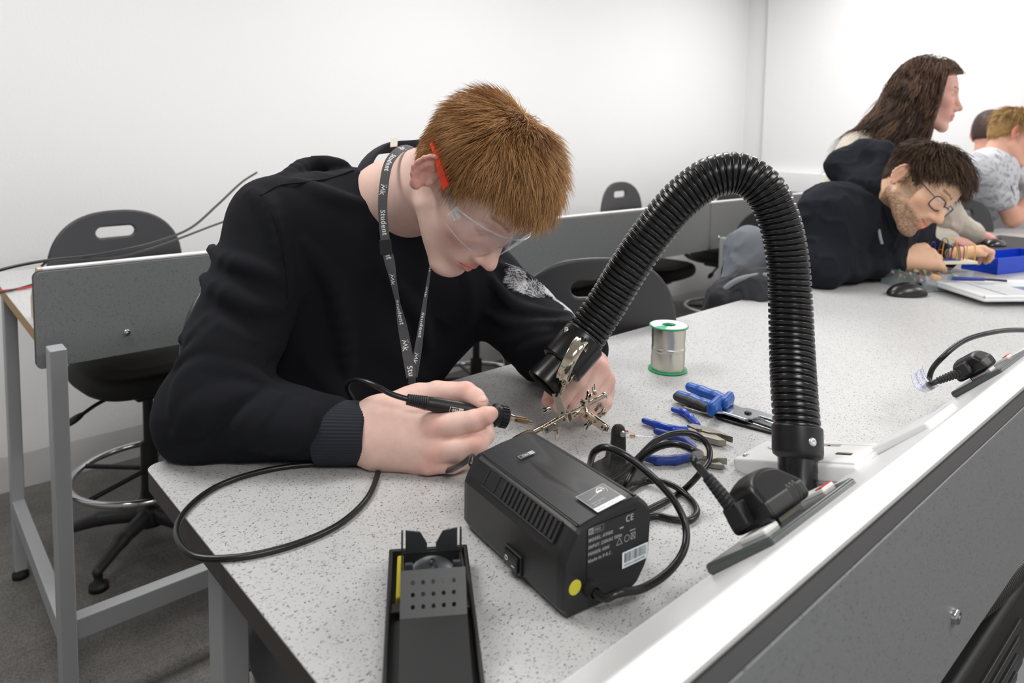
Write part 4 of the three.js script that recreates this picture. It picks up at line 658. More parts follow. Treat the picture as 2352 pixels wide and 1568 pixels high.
function earSDF(s) {   // s = +1 left ear, -1 right ear; local head coordinates
  const o = V(s * 0.0745, 0.002, -0.008), A = V(-s * 0.5, 0, 0.87).normalize(), B = V(s * 0.14, 0.97, -0.20), N = new THREE.Vector3().crossVectors(B, A).normalize().multiplyScalar(1); if (N.x * s < 0) N.negate();
  const B2 = new THREE.Vector3().crossVectors(N, A).normalize(); if (B2.y < 0) B2.negate();
  const P = (a, b, n = 0) => o.clone().addScaledVector(A, a - 0.010).addScaledVector(B2, b).addScaledVector(N, n + 0.006 + Math.max(0, -a + 0.004) * 0.1);
  const rim = []; for (let i = 0; i <= 11; i++) { const th = 0.25 + i / 11 * 4.35; rim.push(P(0.0175 * Math.cos(th) - (i > 8 ? -0.003 * (i - 8) : 0), 0.031 * Math.sin(th) * (i > 7 ? 0.93 : 1))); }
  const inner = []; for (let i = 0; i <= 6; i++) { const th = 1.2 + i / 6 * 2.9; inner.push(P(0.0095 * Math.cos(th) + 0.002, 0.019 * Math.sin(th) - 0.001, -0.001)); }
  const m = basis(A, B2, N), disc = ell(P(-0.001, 0.0, -0.004), [0.018, 0.030, 0.0055], m), lobe = ell(P(0.002, -0.029, 0), [0.0085, 0.009, 0.0045], m), concha = ell(P(0.006, -0.003, 0.0045), [0.0095, 0.0125, 0.0095], m), tragus = cone(P(0.016, -0.004, 0.0), P(0.015, -0.011, 0.0005), 0.0042, 0.0036);
  const r = chain(rim, rim.map((_, i) => 0.0032 + (i > 8 ? 0.0004 * (i - 8) : 0)), 0.003), inn = chain(inner, inner.map(() => 0.0026), 0.003), stalk = ell(V(s * 0.070, 0, -0.012), [0.012, 0.022, 0.012]);
  return (x, y, z) => { const q = Math.hypot(x - o.x, y - o.y, z - o.z); if (q > 0.075) return q - 0.045; let d = smin(disc(x, y, z), lobe(x, y, z), 0.006); d = smin(d, r(x, y, z), 0.0028); d = smin(d, inn(x, y, z), 0.003); d = smax(d, -concha(x, y, z), 0.005); d = smin(d, tragus(x, y, z), 0.003); return smin(d, stalk(x, y, z), 0.006); };
}
function headBase(th = 0) { return uni([ell(V(0, 0.05, 0.0), [0.0765 + th, 0.085 + th, 0.0975 + th]), ell(V(0, -0.012, 0.040), [0.058 + th, 0.088 + th, 0.058 + th]), ell(V(0, 0.0, -0.045), [0.060 + th, 0.06 + th, 0.05 + th])], 0.03); }
function headSDF(o = {}) {
  const k = o.wide || 1, jawW = o.jaw || 1;
  const base = uni([ell(V(0, 0.05, 0.0), [0.0765 * k, 0.085, 0.0975]), ell(V(0, -0.012, 0.040), [0.058, 0.088, 0.058]), ell(V(0, 0.0, -0.045), [0.060, 0.06, 0.05])], 0.03);
  const feats = uni([cone(V(0.046 * jawW, -0.052, 0.004), V(0.020, -0.096, 0.074), 0.017, 0.015), cone(V(-0.046 * jawW, -0.052, 0.004), V(-0.020, -0.096, 0.074), 0.017, 0.015), ell(V(0, -0.097, 0.080), [0.020, 0.016, 0.016]), ell(V(0.041, -0.010, 0.066), [0.021, 0.019, 0.021]), ell(V(-0.041, -0.010, 0.066), [0.021, 0.019, 0.021]), ell(V(0, -0.052, 0.084), [0.030, 0.024, 0.02])], 0.022);
  const brow = uni([cone(V(0.010, 0.036, 0.090), V(0.040, 0.038, 0.074), 0.0095, 0.007), cone(V(-0.010, 0.036, 0.090), V(-0.040, 0.038, 0.074), 0.0095, 0.007)], 0.01);
  const nose = uni([cone(V(0, 0.026, 0.092), V(0, -0.014, 0.112), 0.0075, 0.010), ell(V(0, -0.0235, 0.1165), [0.0118, 0.0105, 0.0125]), ell(V(0.0118, -0.0295, 0.104), [0.0082, 0.0078, 0.0100]), ell(V(-0.0118, -0.0295, 0.104), [0.0082, 0.0078, 0.0100])], 0.009);
  const nost = uni([ell(V(0.0062, -0.0365, 0.1085), [0.0036, 0.004, 0.0058]), ell(V(-0.0062, -0.0365, 0.1085), [0.0036, 0.004, 0.0058])], 0.001);
  const sock = uni([ell(V(0.032, 0.017, 0.104), [0.021, 0.013, 0.021]), ell(V(-0.032, 0.017, 0.104), [0.021, 0.013, 0.021])], 0.004);
  const lids = uni([ell(V(0.031, 0.018, 0.0795), [0.0155, 0.0105, 0.0115]), ell(V(-0.031, 0.018, 0.0795), [0.0155, 0.0105, 0.0115])], 0.002), slit = uni([ell(V(0.031, 0.0135, 0.092), [0.0135, 0.0014, 0.007]), ell(V(-0.031, 0.0135, 0.092), [0.0135, 0.0014, 0.007])], 0.001);
  const sm = o.smile || 0, lipU = uni([cone(V(0, -0.0525, 0.1035), V(0.022, -0.056 + sm * 0.006, 0.091), 0.0052, 0.0025), cone(V(0, -0.0525, 0.1035), V(-0.022, -0.056 + sm * 0.006, 0.091), 0.0052, 0.0025)], 0.004), lipL = uni([cone(V(0, -0.0645, 0.1005), V(0.020, -0.059 + sm * 0.005, 0.091), 0.006, 0.0028), cone(V(0, -0.0645, 0.1005), V(-0.020, -0.059 + sm * 0.005, 0.091), 0.006, 0.0028)], 0.004);
  const mouth = uni([cone(V(0, -0.0588, 0.109), V(0.025, -0.057 + sm * 0.008, 0.094), 0.0012 + sm * 0.0022, 0.001), cone(V(0, -0.0588, 0.109), V(-0.025, -0.057 + sm * 0.008, 0.094), 0.0012 + sm * 0.0022, 0.001)], 0.001);
  const e1 = earSDF(1), e2 = earSDF(-1);
  return (x, y, z) => {
    let d = smin(base(x, y, z), feats(x, y, z), 0.022); 
    if (z > 0.03) { d = smin(d, brow(x, y, z), 0.014); d = smax(d, -sock(x, y, z), 0.014); d = smin(d, lids(x, y, z), 0.004); d = smax(d, -slit(x, y, z), 0.0015); d = smin(d, nose(x, y, z), 0.010); d = smax(d, -nost(x, y, z), 0.0025); d = smin(d, smin(lipU(x, y, z), lipL(x, y, z), 0.003), 0.006); d = smax(d, -mouth(x, y, z), 0.0025); }
    return smin(d, Math.min(e1(x, y, z), e2(x, y, z)), 0.004);
  };
}
function skinColor(base, o = {}) {
  const red = o.red || 1;
  return (x, y, z) => {
    let r = base[0], g = base[1], b = base[2]; const n = vnoise(x * 60, y * 60, z * 60) * 0.04 + vnoise(x * 260, y * 260, z * 260) * 0.03; let blush = 0;
    const G = (cx, cy, cz, s) => Math.exp(-((x - cx) ** 2 + (y - cy) ** 2 + (z - cz) ** 2) / (s * s));
    blush += 0.55 * (G(0.045, -0.02, 0.075, 0.03) + G(-0.045, -0.02, 0.075, 0.03)) + 0.6 * G(0, -0.026, 0.118, 0.017);
    const ear = Math.max(0, Math.min(1, (Math.abs(x) - 0.0735) / 0.008)) * (Math.abs(y) < 0.045 && z < 0.03 && z > -0.06 ? 1 : 0); blush += ear * 1.15 * red;
    const lip = Math.min(1, (G(0, -0.0525, 0.104, 0.010) + G(0.012, -0.0545, 0.099, 0.008) + G(-0.012, -0.0545, 0.099, 0.008) + G(0, -0.0645, 0.103, 0.011) + G(0.011, -0.062, 0.098, 0.008) + G(-0.011, -0.062, 0.098, 0.008)) * 1.3); blush += lip * 1.15;
    const k = 1 + n; r *= k * (1 - 0.04 * blush); g *= k * (1 - 0.34 * Math.min(1.35, blush)); b *= k * (1 - 0.34 * Math.min(1.35, blush));
    if (o.beard) { const low = Math.max(0, Math.min(1, (-0.035 - y - Math.max(0, z - 0.05) * 0.25) / 0.015)) * (z > -0.03 ? 1 : 0), must = Math.min(1, G(0.012, -0.045, 0.103, 0.010) + G(-0.012, -0.045, 0.103, 0.010) + G(0.022, -0.05, 0.095, 0.009) + G(-0.022, -0.05, 0.095, 0.009)), side = Math.max(0, Math.min(1, (Math.abs(x) - 0.052) / 0.01)) * (z > -0.005 && z < 0.05 && y < 0.02 && y > -0.09 ? 1 : 0); let f = Math.max(low, must * 0.85, side) * (1 - lip) * (0.62 + 0.38 * vnoise(x * 420, y * 420, z * 420)); f = Math.max(0, Math.min(0.9, f)); r += (o.beard[0] - r) * f; g += (o.beard[1] - g) * f; b += (o.beard[2] - b) * f; }
    if (o.brow) { for (const s of [-1, 1]) { const t = (Math.abs(x) - 0.012) / 0.032, yy = 0.0385 + 0.005 * Math.sin(Math.max(0, Math.min(1, t)) * 2.2); if (x * s > 0 && t > -0.1 && t < 1.05 && z > 0.05 && Math.abs(y - yy) < 0.003) { r = r * 0.4 + o.brow[0] * 0.6; g = g * 0.4 + o.brow[1] * 0.6; b = b * 0.4 + o.brow[2] * 0.6; } } }
    return [r, g, b];
  };
}
function skinMat(c) { return new THREE.MeshPhysicalMaterial({ color: 0xffffff, vertexColors: true, roughness: 0.48, specularIntensity: 0.5, sheen: 0.15, sheenRoughness: 0.5, bumpMap: T_GRAIN, bumpScale: 0.0001 }); }
// thin tapering strands with three sides
function strandGeo(list) {
  let nv = 0, ni = 0; for (const s of list) { nv += s.p.length * 3; ni += (s.p.length - 1) * 18; }
  const P = new Float32Array(nv * 3), N = new Float32Array(nv * 3), C = new Float32Array(nv * 3), I = new Uint32Array(ni); let v = 0, q = 0; const t = V(), a = V(), b = V(), up = V();
  for (const s of list) {
    const n = s.p.length, v0 = v;
    for (let i = 0; i < n; i++) {
      t.copy(s.p[Math.min(n - 1, i + 1)]).sub(s.p[Math.max(0, i - 1)]).normalize(); up.set(0.31, 0.87, 0.38); a.crossVectors(t, up).normalize(); b.crossVectors(t, a);
      const w = s.w * (i === n - 1 ? 0.15 : 1 - 0.5 * (i / (n - 1)) ** 2);
      for (let k = 0; k < 3; k++) { const c = Math.cos(k * 2.0944), d = Math.sin(k * 2.0944), nx = a.x * c + b.x * d, ny = a.y * c + b.y * d, nz = a.z * c + b.z * d; P[3 * v] = s.p[i].x + nx * w; P[3 * v + 1] = s.p[i].y + ny * w; P[3 * v + 2] = s.p[i].z + nz * w; N[3 * v] = nx; N[3 * v + 1] = ny; N[3 * v + 2] = nz; C[3 * v] = s.c[0]; C[3 * v + 1] = s.c[1]; C[3 * v + 2] = s.c[2]; v++; }
    }
    for (let i = 0; i < n - 1; i++) for (let k = 0; k < 3; k++) { const A = v0 + 3 * i + k, B = v0 + 3 * i + (k + 1) % 3; I[q++] = A; I[q++] = B; I[q++] = A + 3; I[q++] = B; I[q++] = B + 3; I[q++] = A + 3; }
  }
  const g = new THREE.BufferGeometry(); g.setAttribute('position', new THREE.BufferAttribute(P, 3)); g.setAttribute('normal', new THREE.BufferAttribute(N, 3)); g.setAttribute('color', new THREE.BufferAttribute(C, 3)); g.setAttribute('uv', new THREE.BufferAttribute(new Float32Array(nv * 2), 2)); g.setIndex(new THREE.BufferAttribute(I, 1)); return g;
}
function interp(tab, x) { for (let i = 0; i + 1 < tab.length; i++) if (x <= tab[i + 1][0]) { const [a, b] = tab[i], [c, d] = tab[i + 1]; return b + (d - b) * Math.max(0, (x - a) / (c - a)); } return tab[tab.length - 1][1]; }
// short hair on a head: opts = n, seed, line (hairline y over z), whorl, len(x,y,z), lift, wave, cols
function shortHair(o) {
  const r = rng(o.seed), L = [], c = V(0, 0.05, 0), R = V(0.0765, 0.085, 0.0975), skull = headBase(), hl = (x, y, z) => y - interp(o.line, z) - (o.side ? o.side(x, y, z) : 0);
  for (let tries = 0; L.length < o.n && tries < o.n * 6; tries++) {
    const u = r() * 2 - 1, a = r() * 6.2832, s = Math.sqrt(1 - u * u); let p = V(c.x + R.x * s * Math.cos(a) * 1.02, c.y + R.y * u * 1.02, c.z + R.z * s * Math.sin(a) * 1.02); p = V(p.x, p.y, p.z);
    if (p.y < 0.015) p = V(s * Math.cos(a) * 0.064, -0.07 + r() * 0.09, -0.045 + s * Math.sin(a) * 0.055);
    for (let k = 0; k < 2; k++) p.addScaledVector(grad(skull, p), -skull(p.x, p.y, p.z));
    const edge = hl(p.x, p.y, p.z) + (r() - 0.5) * 0.008; if (edge < 0) continue; if (Math.abs(p.x) > 0.07 && Math.abs(p.y - 0.002) < 0.034 && p.z < 0.012 && p.z > -0.034) continue;
    const n = grad(skull, p);
    const fl = p.clone().sub(o.whorl); fl.addScaledVector(n, -fl.dot(n)).normalize(); { const wd = p.distanceTo(o.whorl); if (wd < 0.03) fl.addScaledVector(V(r() - 0.5, r() - 0.5, r() - 0.5), (0.03 - wd) / 0.03 * 2.2); } if (o.flow) o.flow(fl, p); fl.addScaledVector(n, -fl.dot(n)).normalize();
    const sw = V().crossVectors(n, fl), j = (r() - 0.5), cl = vnoise(p.x * 90, p.y * 90, p.z * 90), len = o.len(p.x, p.y, p.z) * (0.72 + 0.5 * r()) * Math.min(1, 0.35 + edge / 0.03), lift = o.lift(p.x, p.y, p.z) * (0.8 + 0.4 * r()) * (0.45 + 0.55 * Math.min(1, p.distanceTo(o.whorl) / 0.03));
    const d0 = fl.clone().multiplyScalar(1 - lift).addScaledVector(n, lift).addScaledVector(sw, j * 0.5 + cl * (o.clump || 0.5)).normalize(), pts = [p.clone().addScaledVector(n, 0.002)], seg = o.seg || 4, q = pts[0].clone(), d = d0.clone();
    for (let i = 0; i < seg; i++) { const w = o.wave ? o.wave * Math.sin(i * 1.9 + cl * 6 + p.x * 150) : 0; d.addScaledVector(fl, 0.22).addScaledVector(n, -0.10 * (o.bend ?? 1)).addScaledVector(sw, w).normalize(); q.addScaledVector(d, len / seg); pts.push(q.clone()); }
    const t = Math.max(0, Math.min(1, 0.5 + 0.32 * cl + (r() - 0.5) * 0.75)), ca = o.cols[0], cb = o.cols[1]; L.push({ p: pts, w: o.w || 0.0005, c: [ca[0] + (cb[0] - ca[0]) * t, ca[1] + (cb[1] - ca[1]) * t, ca[2] + (cb[2] - ca[2]) * t] });
  }
  return strandGeo(L);
}
// scalp cap under the strands, so that no skin shows through
function capGeo(o, th, color) {
  const c = headBase(th);
  const f = (x, y, z) => { const hl = y - interp(o.line, z) - (o.side ? o.side(x, y, z) : 0); return smax(c(x, y, z) + 0.0012 * vnoise(x * 160, y * 160, z * 160), -(hl - 0.003) * 0.8, 0.008); };
  return sdfGeo(f, V(-0.11, -0.09, -0.13), V(0.11, 0.17, 0.13), 0.004, color);
}
// a hand from joints; each finger a chain of its own
function handSDF(h) {
  const palm = uni(h.palm.map(p => cone(p[0], p[1], p[2], p[3])), 0.014), F = h.fingers.map(f => chain(f.map(q => q[0]), f.map(q => q[1]), 0.004));
  return (x, y, z) => { let d = palm(x, y, z), m = 1e9; for (const f of F) m = smin(m, f(x, y, z), 0.0022); return smin(d, m, 0.008); };
}
function handPts(h) { return [...h.palm.flatMap(p => [p[0], p[1]]), ...h.fingers.flatMap(f => f.map(q => q[0]))]; }
function nailAt(tip, prev, n, w, name, parent, m) {  // small curved nail near a fingertip
  const d = tip.clone().sub(prev).normalize(), s = V().crossVectors(n, d).normalize(), nn = V().crossVectors(d, s).normalize(), g = new THREE.SphereGeometry(1, 12, 8).scale(w, w * 0.28, w * 1.25);
  g.applyMatrix4(basis(s, nn, d, tip.clone().addScaledVector(nn, w * 0.72).addScaledVector(d, -w * 0.1))); obj(name, g, m, parent);
}
// ---------------------------------------------------------------- the red-haired person at the bench
const MJ = {
  sR: atD(640, 520, 1.13), eR: atD(474, 955, 0.985), wR: atD(860, 992, 0.962),
  sL: atD(1100, 650, 1.36), eL: atD(1262, 792, 1.27), wL: atD(1338, 800, 1.135),
  nk: atD(868, 452, 1.22), ch: atD(830, 640, 1.24),
};
const pelvis = V(0.67, 0.755, -1.26);
const redSkin = lin(232, 197, 184);
const MH = headFrame(atD(1074, 432, 1.06), [0.40, 0.80, -0.42], [0.75, -0.45, -0.5]).scale(V(1.01, 1.01, 1.01)), MHi = MH.clone().invert();
const sweaterF = (() => {
  const J = MJ, ax = (a, b) => b.clone().sub(a).normalize();
  const mid = J.sR.clone().lerp(J.sL, 0.5), belly = V(0.62, 0.86, -1.16);
  const inR = J.sR.clone().lerp(J.sL, 0.20), inL = J.sR.clone().lerp(J.sL, 0.82);
  const torso = uni([cone(inR.clone().add(V(0, -0.02, 0)), belly.clone().add(V(-0.075, 0, -0.01)), 0.105, 0.125), cone(inL.clone().add(V(0, -0.03, 0)), belly.clone().add(V(0.08, 0, -0.02)), 0.10, 0.115), cone(mid, belly, 0.115, 0.125), cone(belly, pelvis, 0.145, 0.15),
    cone(J.nk.clone().add(V(0.0, -0.045, -0.01)), J.sR, 0.078, 0.080), cone(J.nk.clone().add(V(0.0, -0.05, 0)), J.sL, 0.075, 0.075), cone(J.nk.clone().add(V(-0.02, -0.07, -0.02)), mid.clone().add(V(-0.04, -0.06, -0.06)), 0.085, 0.12)], 0.06);
  const aR = uni([cone(J.sR, J.eR, 0.078, 0.062), cone(J.eR, J.wR.clone().lerp(J.eR, 0.30), 0.060, 0.046)], 0.035), aL = uni([cone(J.sL, J.eL, 0.078, 0.064), cone(J.eL, J.wL, 0.062, 0.042)], 0.03);
  const uR = ax(J.sR, J.eR), fR = ax(J.eR, J.wR), uL = ax(J.sL, J.eL);
  const wr = (x, y, z, a, f1, f2, s) => { const t = x * a.x + y * a.y + z * a.z, px = x - t * a.x, py = y - t * a.y, pz = z - t * a.z; return ridge(vnoise(t * f1 + px * 9 + s, py * f2 + t * 5, pz * f2 + s)); };
  const neck = cone(J.nk.clone().add(V(0.0, -0.02, 0)), J.nk.clone().add(V(0.10, 0.06, 0.09)), 0.072, 0.072);
  const pre = (x, y, z) => {
    const tR = torso(x, y, z), dR = aR(x, y, z), dL = aL(x, y, z);
    if (Math.min(tR, dR, dL) > 0.09) return Math.min(tR, dR, dL) - 0.02;
    const eR = Math.exp(-((x - J.eR.x) ** 2 + (y - J.eR.y - 0.03) ** 2 + (z - J.eR.z) ** 2) / 0.030), eL = Math.exp(-((x - J.eL.x) ** 2 + (y - J.eL.y) ** 2 + (z - J.eL.z) ** 2) / 0.02);
    let dr = dR, dl = dL, t = tR;
    if (dR < 0.05) dr = dR - eR * (0.006 * wr(x, y, z, uR, 24, 7, 2.3) + 0.004 * wr(x, y, z, fR, 22, 6, 7.1)) - 0.003 * wr(x, y, z, fR, 17, 5, 11) + 0.004;
    if (dL < 0.05) dl = dL - eL * 0.006 * wr(x, y, z, uL, 26, 8, 4.2) - 0.003 * wr(x, y, z, uL, 18, 6, 9) + 0.003;
    if (tR < 0.05) t = tR - 0.006 * ridge(vnoise(x * 7 + y * 4, y * 5 - 3, z * 7 + 5)) - 0.004 * ridge(vnoise(x * 14, y * 9 + x * 6, z * 14)) + 0.005;
    return smin(smin(t, dr, 0.022), dl, 0.022);
  };
  const FOLDS = [
    [0.013, [450, 626], [508, 667], [580, 703], [641, 708]], [0.013, [432, 708], [493, 749], [559, 784], [626, 805]], [0.012, [391, 790], [452, 779], [534, 800], [595, 840]], [0.011, [378, 840], [432, 815], [508, 820], [569, 851]],
    [0.012, [368, 902], [416, 861], [493, 840], [580, 866]], [0.013, [364, 958], [398, 912], [457, 876], [554, 862], [612, 880]], [0.012, [380, 996], [427, 932], [493, 897], [559, 892]], [0.011, [442, 988], [473, 942], [534, 902]], [0.012, [508, 1014], [569, 963], [626, 912]], [0.011, [585, 1029], [646, 978], [677, 927]], [0.011, [666, 1030], [697, 993], [712, 942]],
    [0.011, [470, 560], [530, 600], [590, 620], [640, 640]], [0.011, [410, 740], [470, 770], [540, 815], [600, 820]], [0.010, [400, 830], [470, 800], [560, 830]], [0.011, [372, 925], [440, 850], [520, 845], [600, 872]], [0.011, [392, 1000], [440, 945], [500, 912], [580, 900]], [0.010, [430, 1000], [500, 940], [570, 905]], [0.010, [545, 1020], [605, 970], [650, 915]], [0.010, [625, 1035], [672, 985], [695, 930]],
    [0.016, [575, 440], [612, 470], [640, 530], [655, 600], [664, 690]], [0.014, [680, 415], [760, 450], [835, 470]], [0.014, [650, 400], [717, 372], [790, 372]], [0.016, [700, 560], [760, 640], [790, 760], [800, 860]], [0.013, [900, 640], [960, 720], [985, 800]],
    [0.011, [1130, 640], [1180, 700], [1250, 720], [1300, 722]], [0.010, [1120, 720], [1180, 745], [1245, 748], [1300, 742]], [0.010, [1150, 780], [1210, 772], [1265, 765]], [0.012, [1150, 610], [1205, 640], [1262, 680]], [0.01, [1190, 810], [1235, 795], [1270, 785]]];
  const foldF = FOLDS.map(([r, ...q]) => { const P = spline(q.map(([u, v]) => { const m = march(pre, u < 480 ? u + (480 - u) * 0.28 : u, v, 0.75, 1.7); return m.addScaledVector(grad(pre, m, 0.006), -(r * 1.1 - 0.0105)); })).getPoints(10), b = new THREE.Sphere().setFromPoints(P), f = chain(P, P.map((_, i) => 1.1 * r * (0.45 + 0.55 * Math.sin(Math.PI * (i + 0.6) / (P.length + 0.2)))), 0.006); return (x, y, z) => { const q2 = Math.hypot(x - b.center.x, y - b.center.y, z - b.center.z) - b.radius; return q2 > 0.06 ? q2 : f(x, y, z); }; });
  return (x, y, z) => {
    let d = pre(x, y, z); if (d < 0.04) for (const f of foldF) { const q = f(x, y, z); if (q < 0.03) d = smin(d, q, 0.010); }
    d = smax(d, -neck(x, y, z), 0.012); d = smax(d, 0.9008 - y + (z < -1.008 ? -1 : 0) + (x < 0.248 ? -1 : 0), 0.004);
    return d;
  };
})();
const main = thing('person', 'person with short ginger hair in black sweatshirt bending over the soldering iron', 'person', [0, 0, 0]);
{
  const J = MJ, sk = skinMat();
  const cloth = phys(0x1e1f24, 0.95, { specularIntensity: 0.3, sheen: 0.25, sheenRoughness: 0.55, sheenColor: new THREE.Color(0x444a55),  bumpMap: T_WEAVE, bumpScale: 0.0005 });
  const [lo, hi] = bounds([J.sR, J.eR, J.wR, J.sL, J.eL, J.wL, J.nk, pelvis], 0.16);
  obj('sweatshirt', cubeUV(sdfGeo(sweaterF, lo, hi, 0.006), 0.02), cloth, main);
  // cuffs
  const cuff = (a, b, ra, rb, sq, up) => { const m = frameAlong(a, b.clone().sub(a), up), L = b.clone().sub(a).length(), n = 420, P = [], I = [], rows = [[0, 0.93], [0.06, 1], [0.94, 1], [1, 0.97], [1, 0.88]]; rows.forEach(([t, k], i) => { for (let j = 0; j <= n; j++) { const th = j / n * 6.2832, rr = (ra + (rb - ra) * t) * k * (1 + 0.007 * Math.cos(th * 60)); P.push(...V(Math.cos(th) * rr, Math.sin(th) * rr * sq, t * L).applyMatrix4(m).toArray()); } }); for (let i = 0; i < rows.length - 1; i++) for (let j = 0; j < n; j++) { const A = i * (n + 1) + j, B = A + n + 1; I.push(A, A + 1, B, B, A + 1, B + 1); } const g = new THREE.BufferGeometry(); g.setAttribute('position', new THREE.Float32BufferAttribute(P, 3)); g.setIndex(I); g.computeVertexNormals(); g.setAttribute('uv', new THREE.BufferAttribute(new Float32Array(P.length / 3 * 2), 2)); return g; };
  const cuffM = mat(0x1f222b, 0.9, { side: THREE.DoubleSide });
  obj('cuff', cuff(atD(735, 992, 0.966), atD(850, 994, 0.962), 0.0455, 0.0425, 0.95, V(0, 1, 0)), cuffM, main);
  obj('cuff', cuff(J.wL.clone().lerp(J.eL, 0.55), J.wL.clone().lerp(J.eL, 0.12), 0.041, 0.038, 0.95, V(0, 1, 0)), cuffM, main);
  // collar band around the neck opening
  const cp = [[1002, 330, 1.26], [930, 331, 1.25], [880, 338, 1.225], [850, 365, 1.19], [836, 410, 1.165], [836, 465, 1.15], [852, 520, 1.145], [885, 568, 1.15], [930, 596, 1.165], [985, 596, 1.20], [1030, 540, 1.26], [1050, 430, 1.30], [1035, 360, 1.30]].map(q => atD(...q));
  { const crv = new THREE.CatmullRomCurve3(cp, true, 'centripetal'), n = 160, P = [], I = [], m = 14; const axis = atD(1000, 330, 1.2).sub(J.nk).normalize();
    for (let i = 0; i <= n; i++) { const c = crv.getPointAt((i % n) / n), out = c.clone().sub(J.nk); const ax2 = V(0.55, 0.62, 0.42).normalize(); out.addScaledVector(ax2, -out.dot(ax2)).normalize(); for (let j = 0; j <= m; j++) { const th = j / m * 6.2832, rib = 1 + 0.02 * Math.cos(i * 2.2); const p = c.clone().addScaledVector(out, Math.cos(th) * 0.0065 * rib).addScaledVector(ax2, Math.sin(th) * 0.017 - 0.006 + Math.cos(th) * -0.006); P.push(p.x, p.y, p.z); } }
    for (let i = 0; i < n; i++) for (let j = 0; j < m; j++) { const A = i * (m + 1) + j, B = A + m + 1; I.push(A, B, A + 1, B, B + 1, A + 1); }
    const g = new THREE.BufferGeometry(); g.setAttribute('position', new THREE.Float32BufferAttribute(P, 3)); g.setIndex(I); g.computeVertexNormals(); g.setAttribute('uv', new THREE.BufferAttribute(new Float32Array(P.length / 3 * 2), 2)); obj('collar', g, mat(0x20232c, 0.92, { side: THREE.DoubleSide }), main); }
  // shoulder seams
  const seam = (pts) => tube(spline(pts.map(([u, v]) => snap(sweaterF, march(sweaterF, u, v, 0.8, 1.6), 0.0))), 0.0016, 50, 6);
  obj('seam', seam([[600, 448], [640, 426], [700, 418], [760, 408], [812, 390]]), cloth, main);
  obj('seam', seam([[598, 446], [630, 500], [648, 560], [658, 620], [662, 690]]), cloth, main);
  // body: head, neck, chest, arms and both hands in one mesh
  const hs = headSDF({ jaw: 1.02 }), nb = J.nk.clone().add(V(-0.01, -0.03, -0.01)).applyMatrix4(MHi), neck = uni([cone(V(0, -0.045, -0.028), nb, 0.054, 0.064), cone(V(0, -0.02, -0.045), nb.clone().add(V(0, 0, -0.02)), 0.050, 0.06)], 0.03);
  const sq = y => y < 0 ? y / 0.89 : y, hf = (x, y, z) => smin(hs(x, sq(y), z), neck(x, y, z), 0.022), sc0 = skinColor(redSkin, { brow: lin(150, 100, 60), red: 0.75 }), sc = (x, y, z) => sc0(x, sq(y), z);
  const [hl, hh] = bounds([V(-0.09, -0.11, -0.10), V(0.09, 0.14, 0.125), nb], 0.03); nb.z < -0.1 && hl.setZ(nb.z - 0.05);
  const headG = sdfGeo(hf, hl, hh, 0.0028, sc).applyMatrix4(MH);
  const j = (u, v, d, r) => [atD(u, v, d), r];
  const KN = [[997, 980, 0.92], [1000, 1044, 0.91], [1075, 890, 0.96], [1120, 955, 0.91], [1096, 1015, 0.90], [1386, 838, 1.075], [1364, 828, 1.08], [1398, 880, 1.09], [1258, 920, 1.07], [985, 1068, 0.92]].map(q => atD(...q));
  const handC = (x, y, z) => { const n = 1 + 0.05 * vnoise(x * 70, y * 70, z * 70) + 0.04 * vnoise(x * 240, y * 240, z * 240); let q = 0; for (const k of KN) q += Math.exp(-((x - k.x) ** 2 + (y - k.y) ** 2 + (z - k.z) ** 2) / 0.00022); q = Math.min(1, q) * 0.16; return [redSkin[0] * n, redSkin[1] * n * (0.97 - q), redSkin[2] * n * (0.97 - q)]; };
  const p = (u, v, d) => atD(u, v, d);
  const RH = {
    palm: [[p(790, 992, 0.966), p(868, 968, 0.964), 0.032, 0.029], [p(790, 1000, 0.966), p(868, 1022, 0.955), 0.032, 0.030], [p(868, 965, 0.964), p(994, 978, 0.94), 0.027, 0.0168], [p(870, 985, 0.955), p(998, 1030, 0.93), 0.029, 0.017], [p(870, 1012, 0.952), p(984, 1058, 0.932), 0.03, 0.0155], [p(872, 1026, 0.952), p(964, 1062, 0.946), 0.027, 0.014], [p(868, 955, 0.968), p(960, 912, 0.985), 0.025, 0.0185]],
    fingers: [[j(940, 922, 0.985, 0.019), j(1003, 903, 0.982, 0.0165), j(1070, 901, 0.968, 0.0142), j(1092, 913, 0.958, 0.0125), j(1106, 924, 0.95, 0.0098)],
      [j(996, 978, 0.936, 0.0168), j(1055, 974, 0.924, 0.0152), j(1090, 966, 0.918, 0.0138), j(1116, 955, 0.918, 0.0115), j(1128, 950, 0.922, 0.0094)],
      [j(1000, 1034, 0.928, 0.0168), j(1055, 1030, 0.915, 0.0148), j(1096, 1020, 0.912, 0.0138), j(1114, 1000, 0.926, 0.0118), j(1118, 980, 0.94, 0.0096)],
      [j(986, 1060, 0.93, 0.0155), j(1040, 1062, 0.93, 0.0132), j(1076, 1050, 0.938, 0.0125), j(1080, 1034, 0.955, 0.011), j(1060, 1026, 0.965, 0.0095)],
      [j(965, 1064, 0.945, 0.0140), j(1010, 1064, 0.948, 0.012), j(1035, 1052, 0.958, 0.0112), j(1030, 1044, 0.97, 0.010)]]
  };
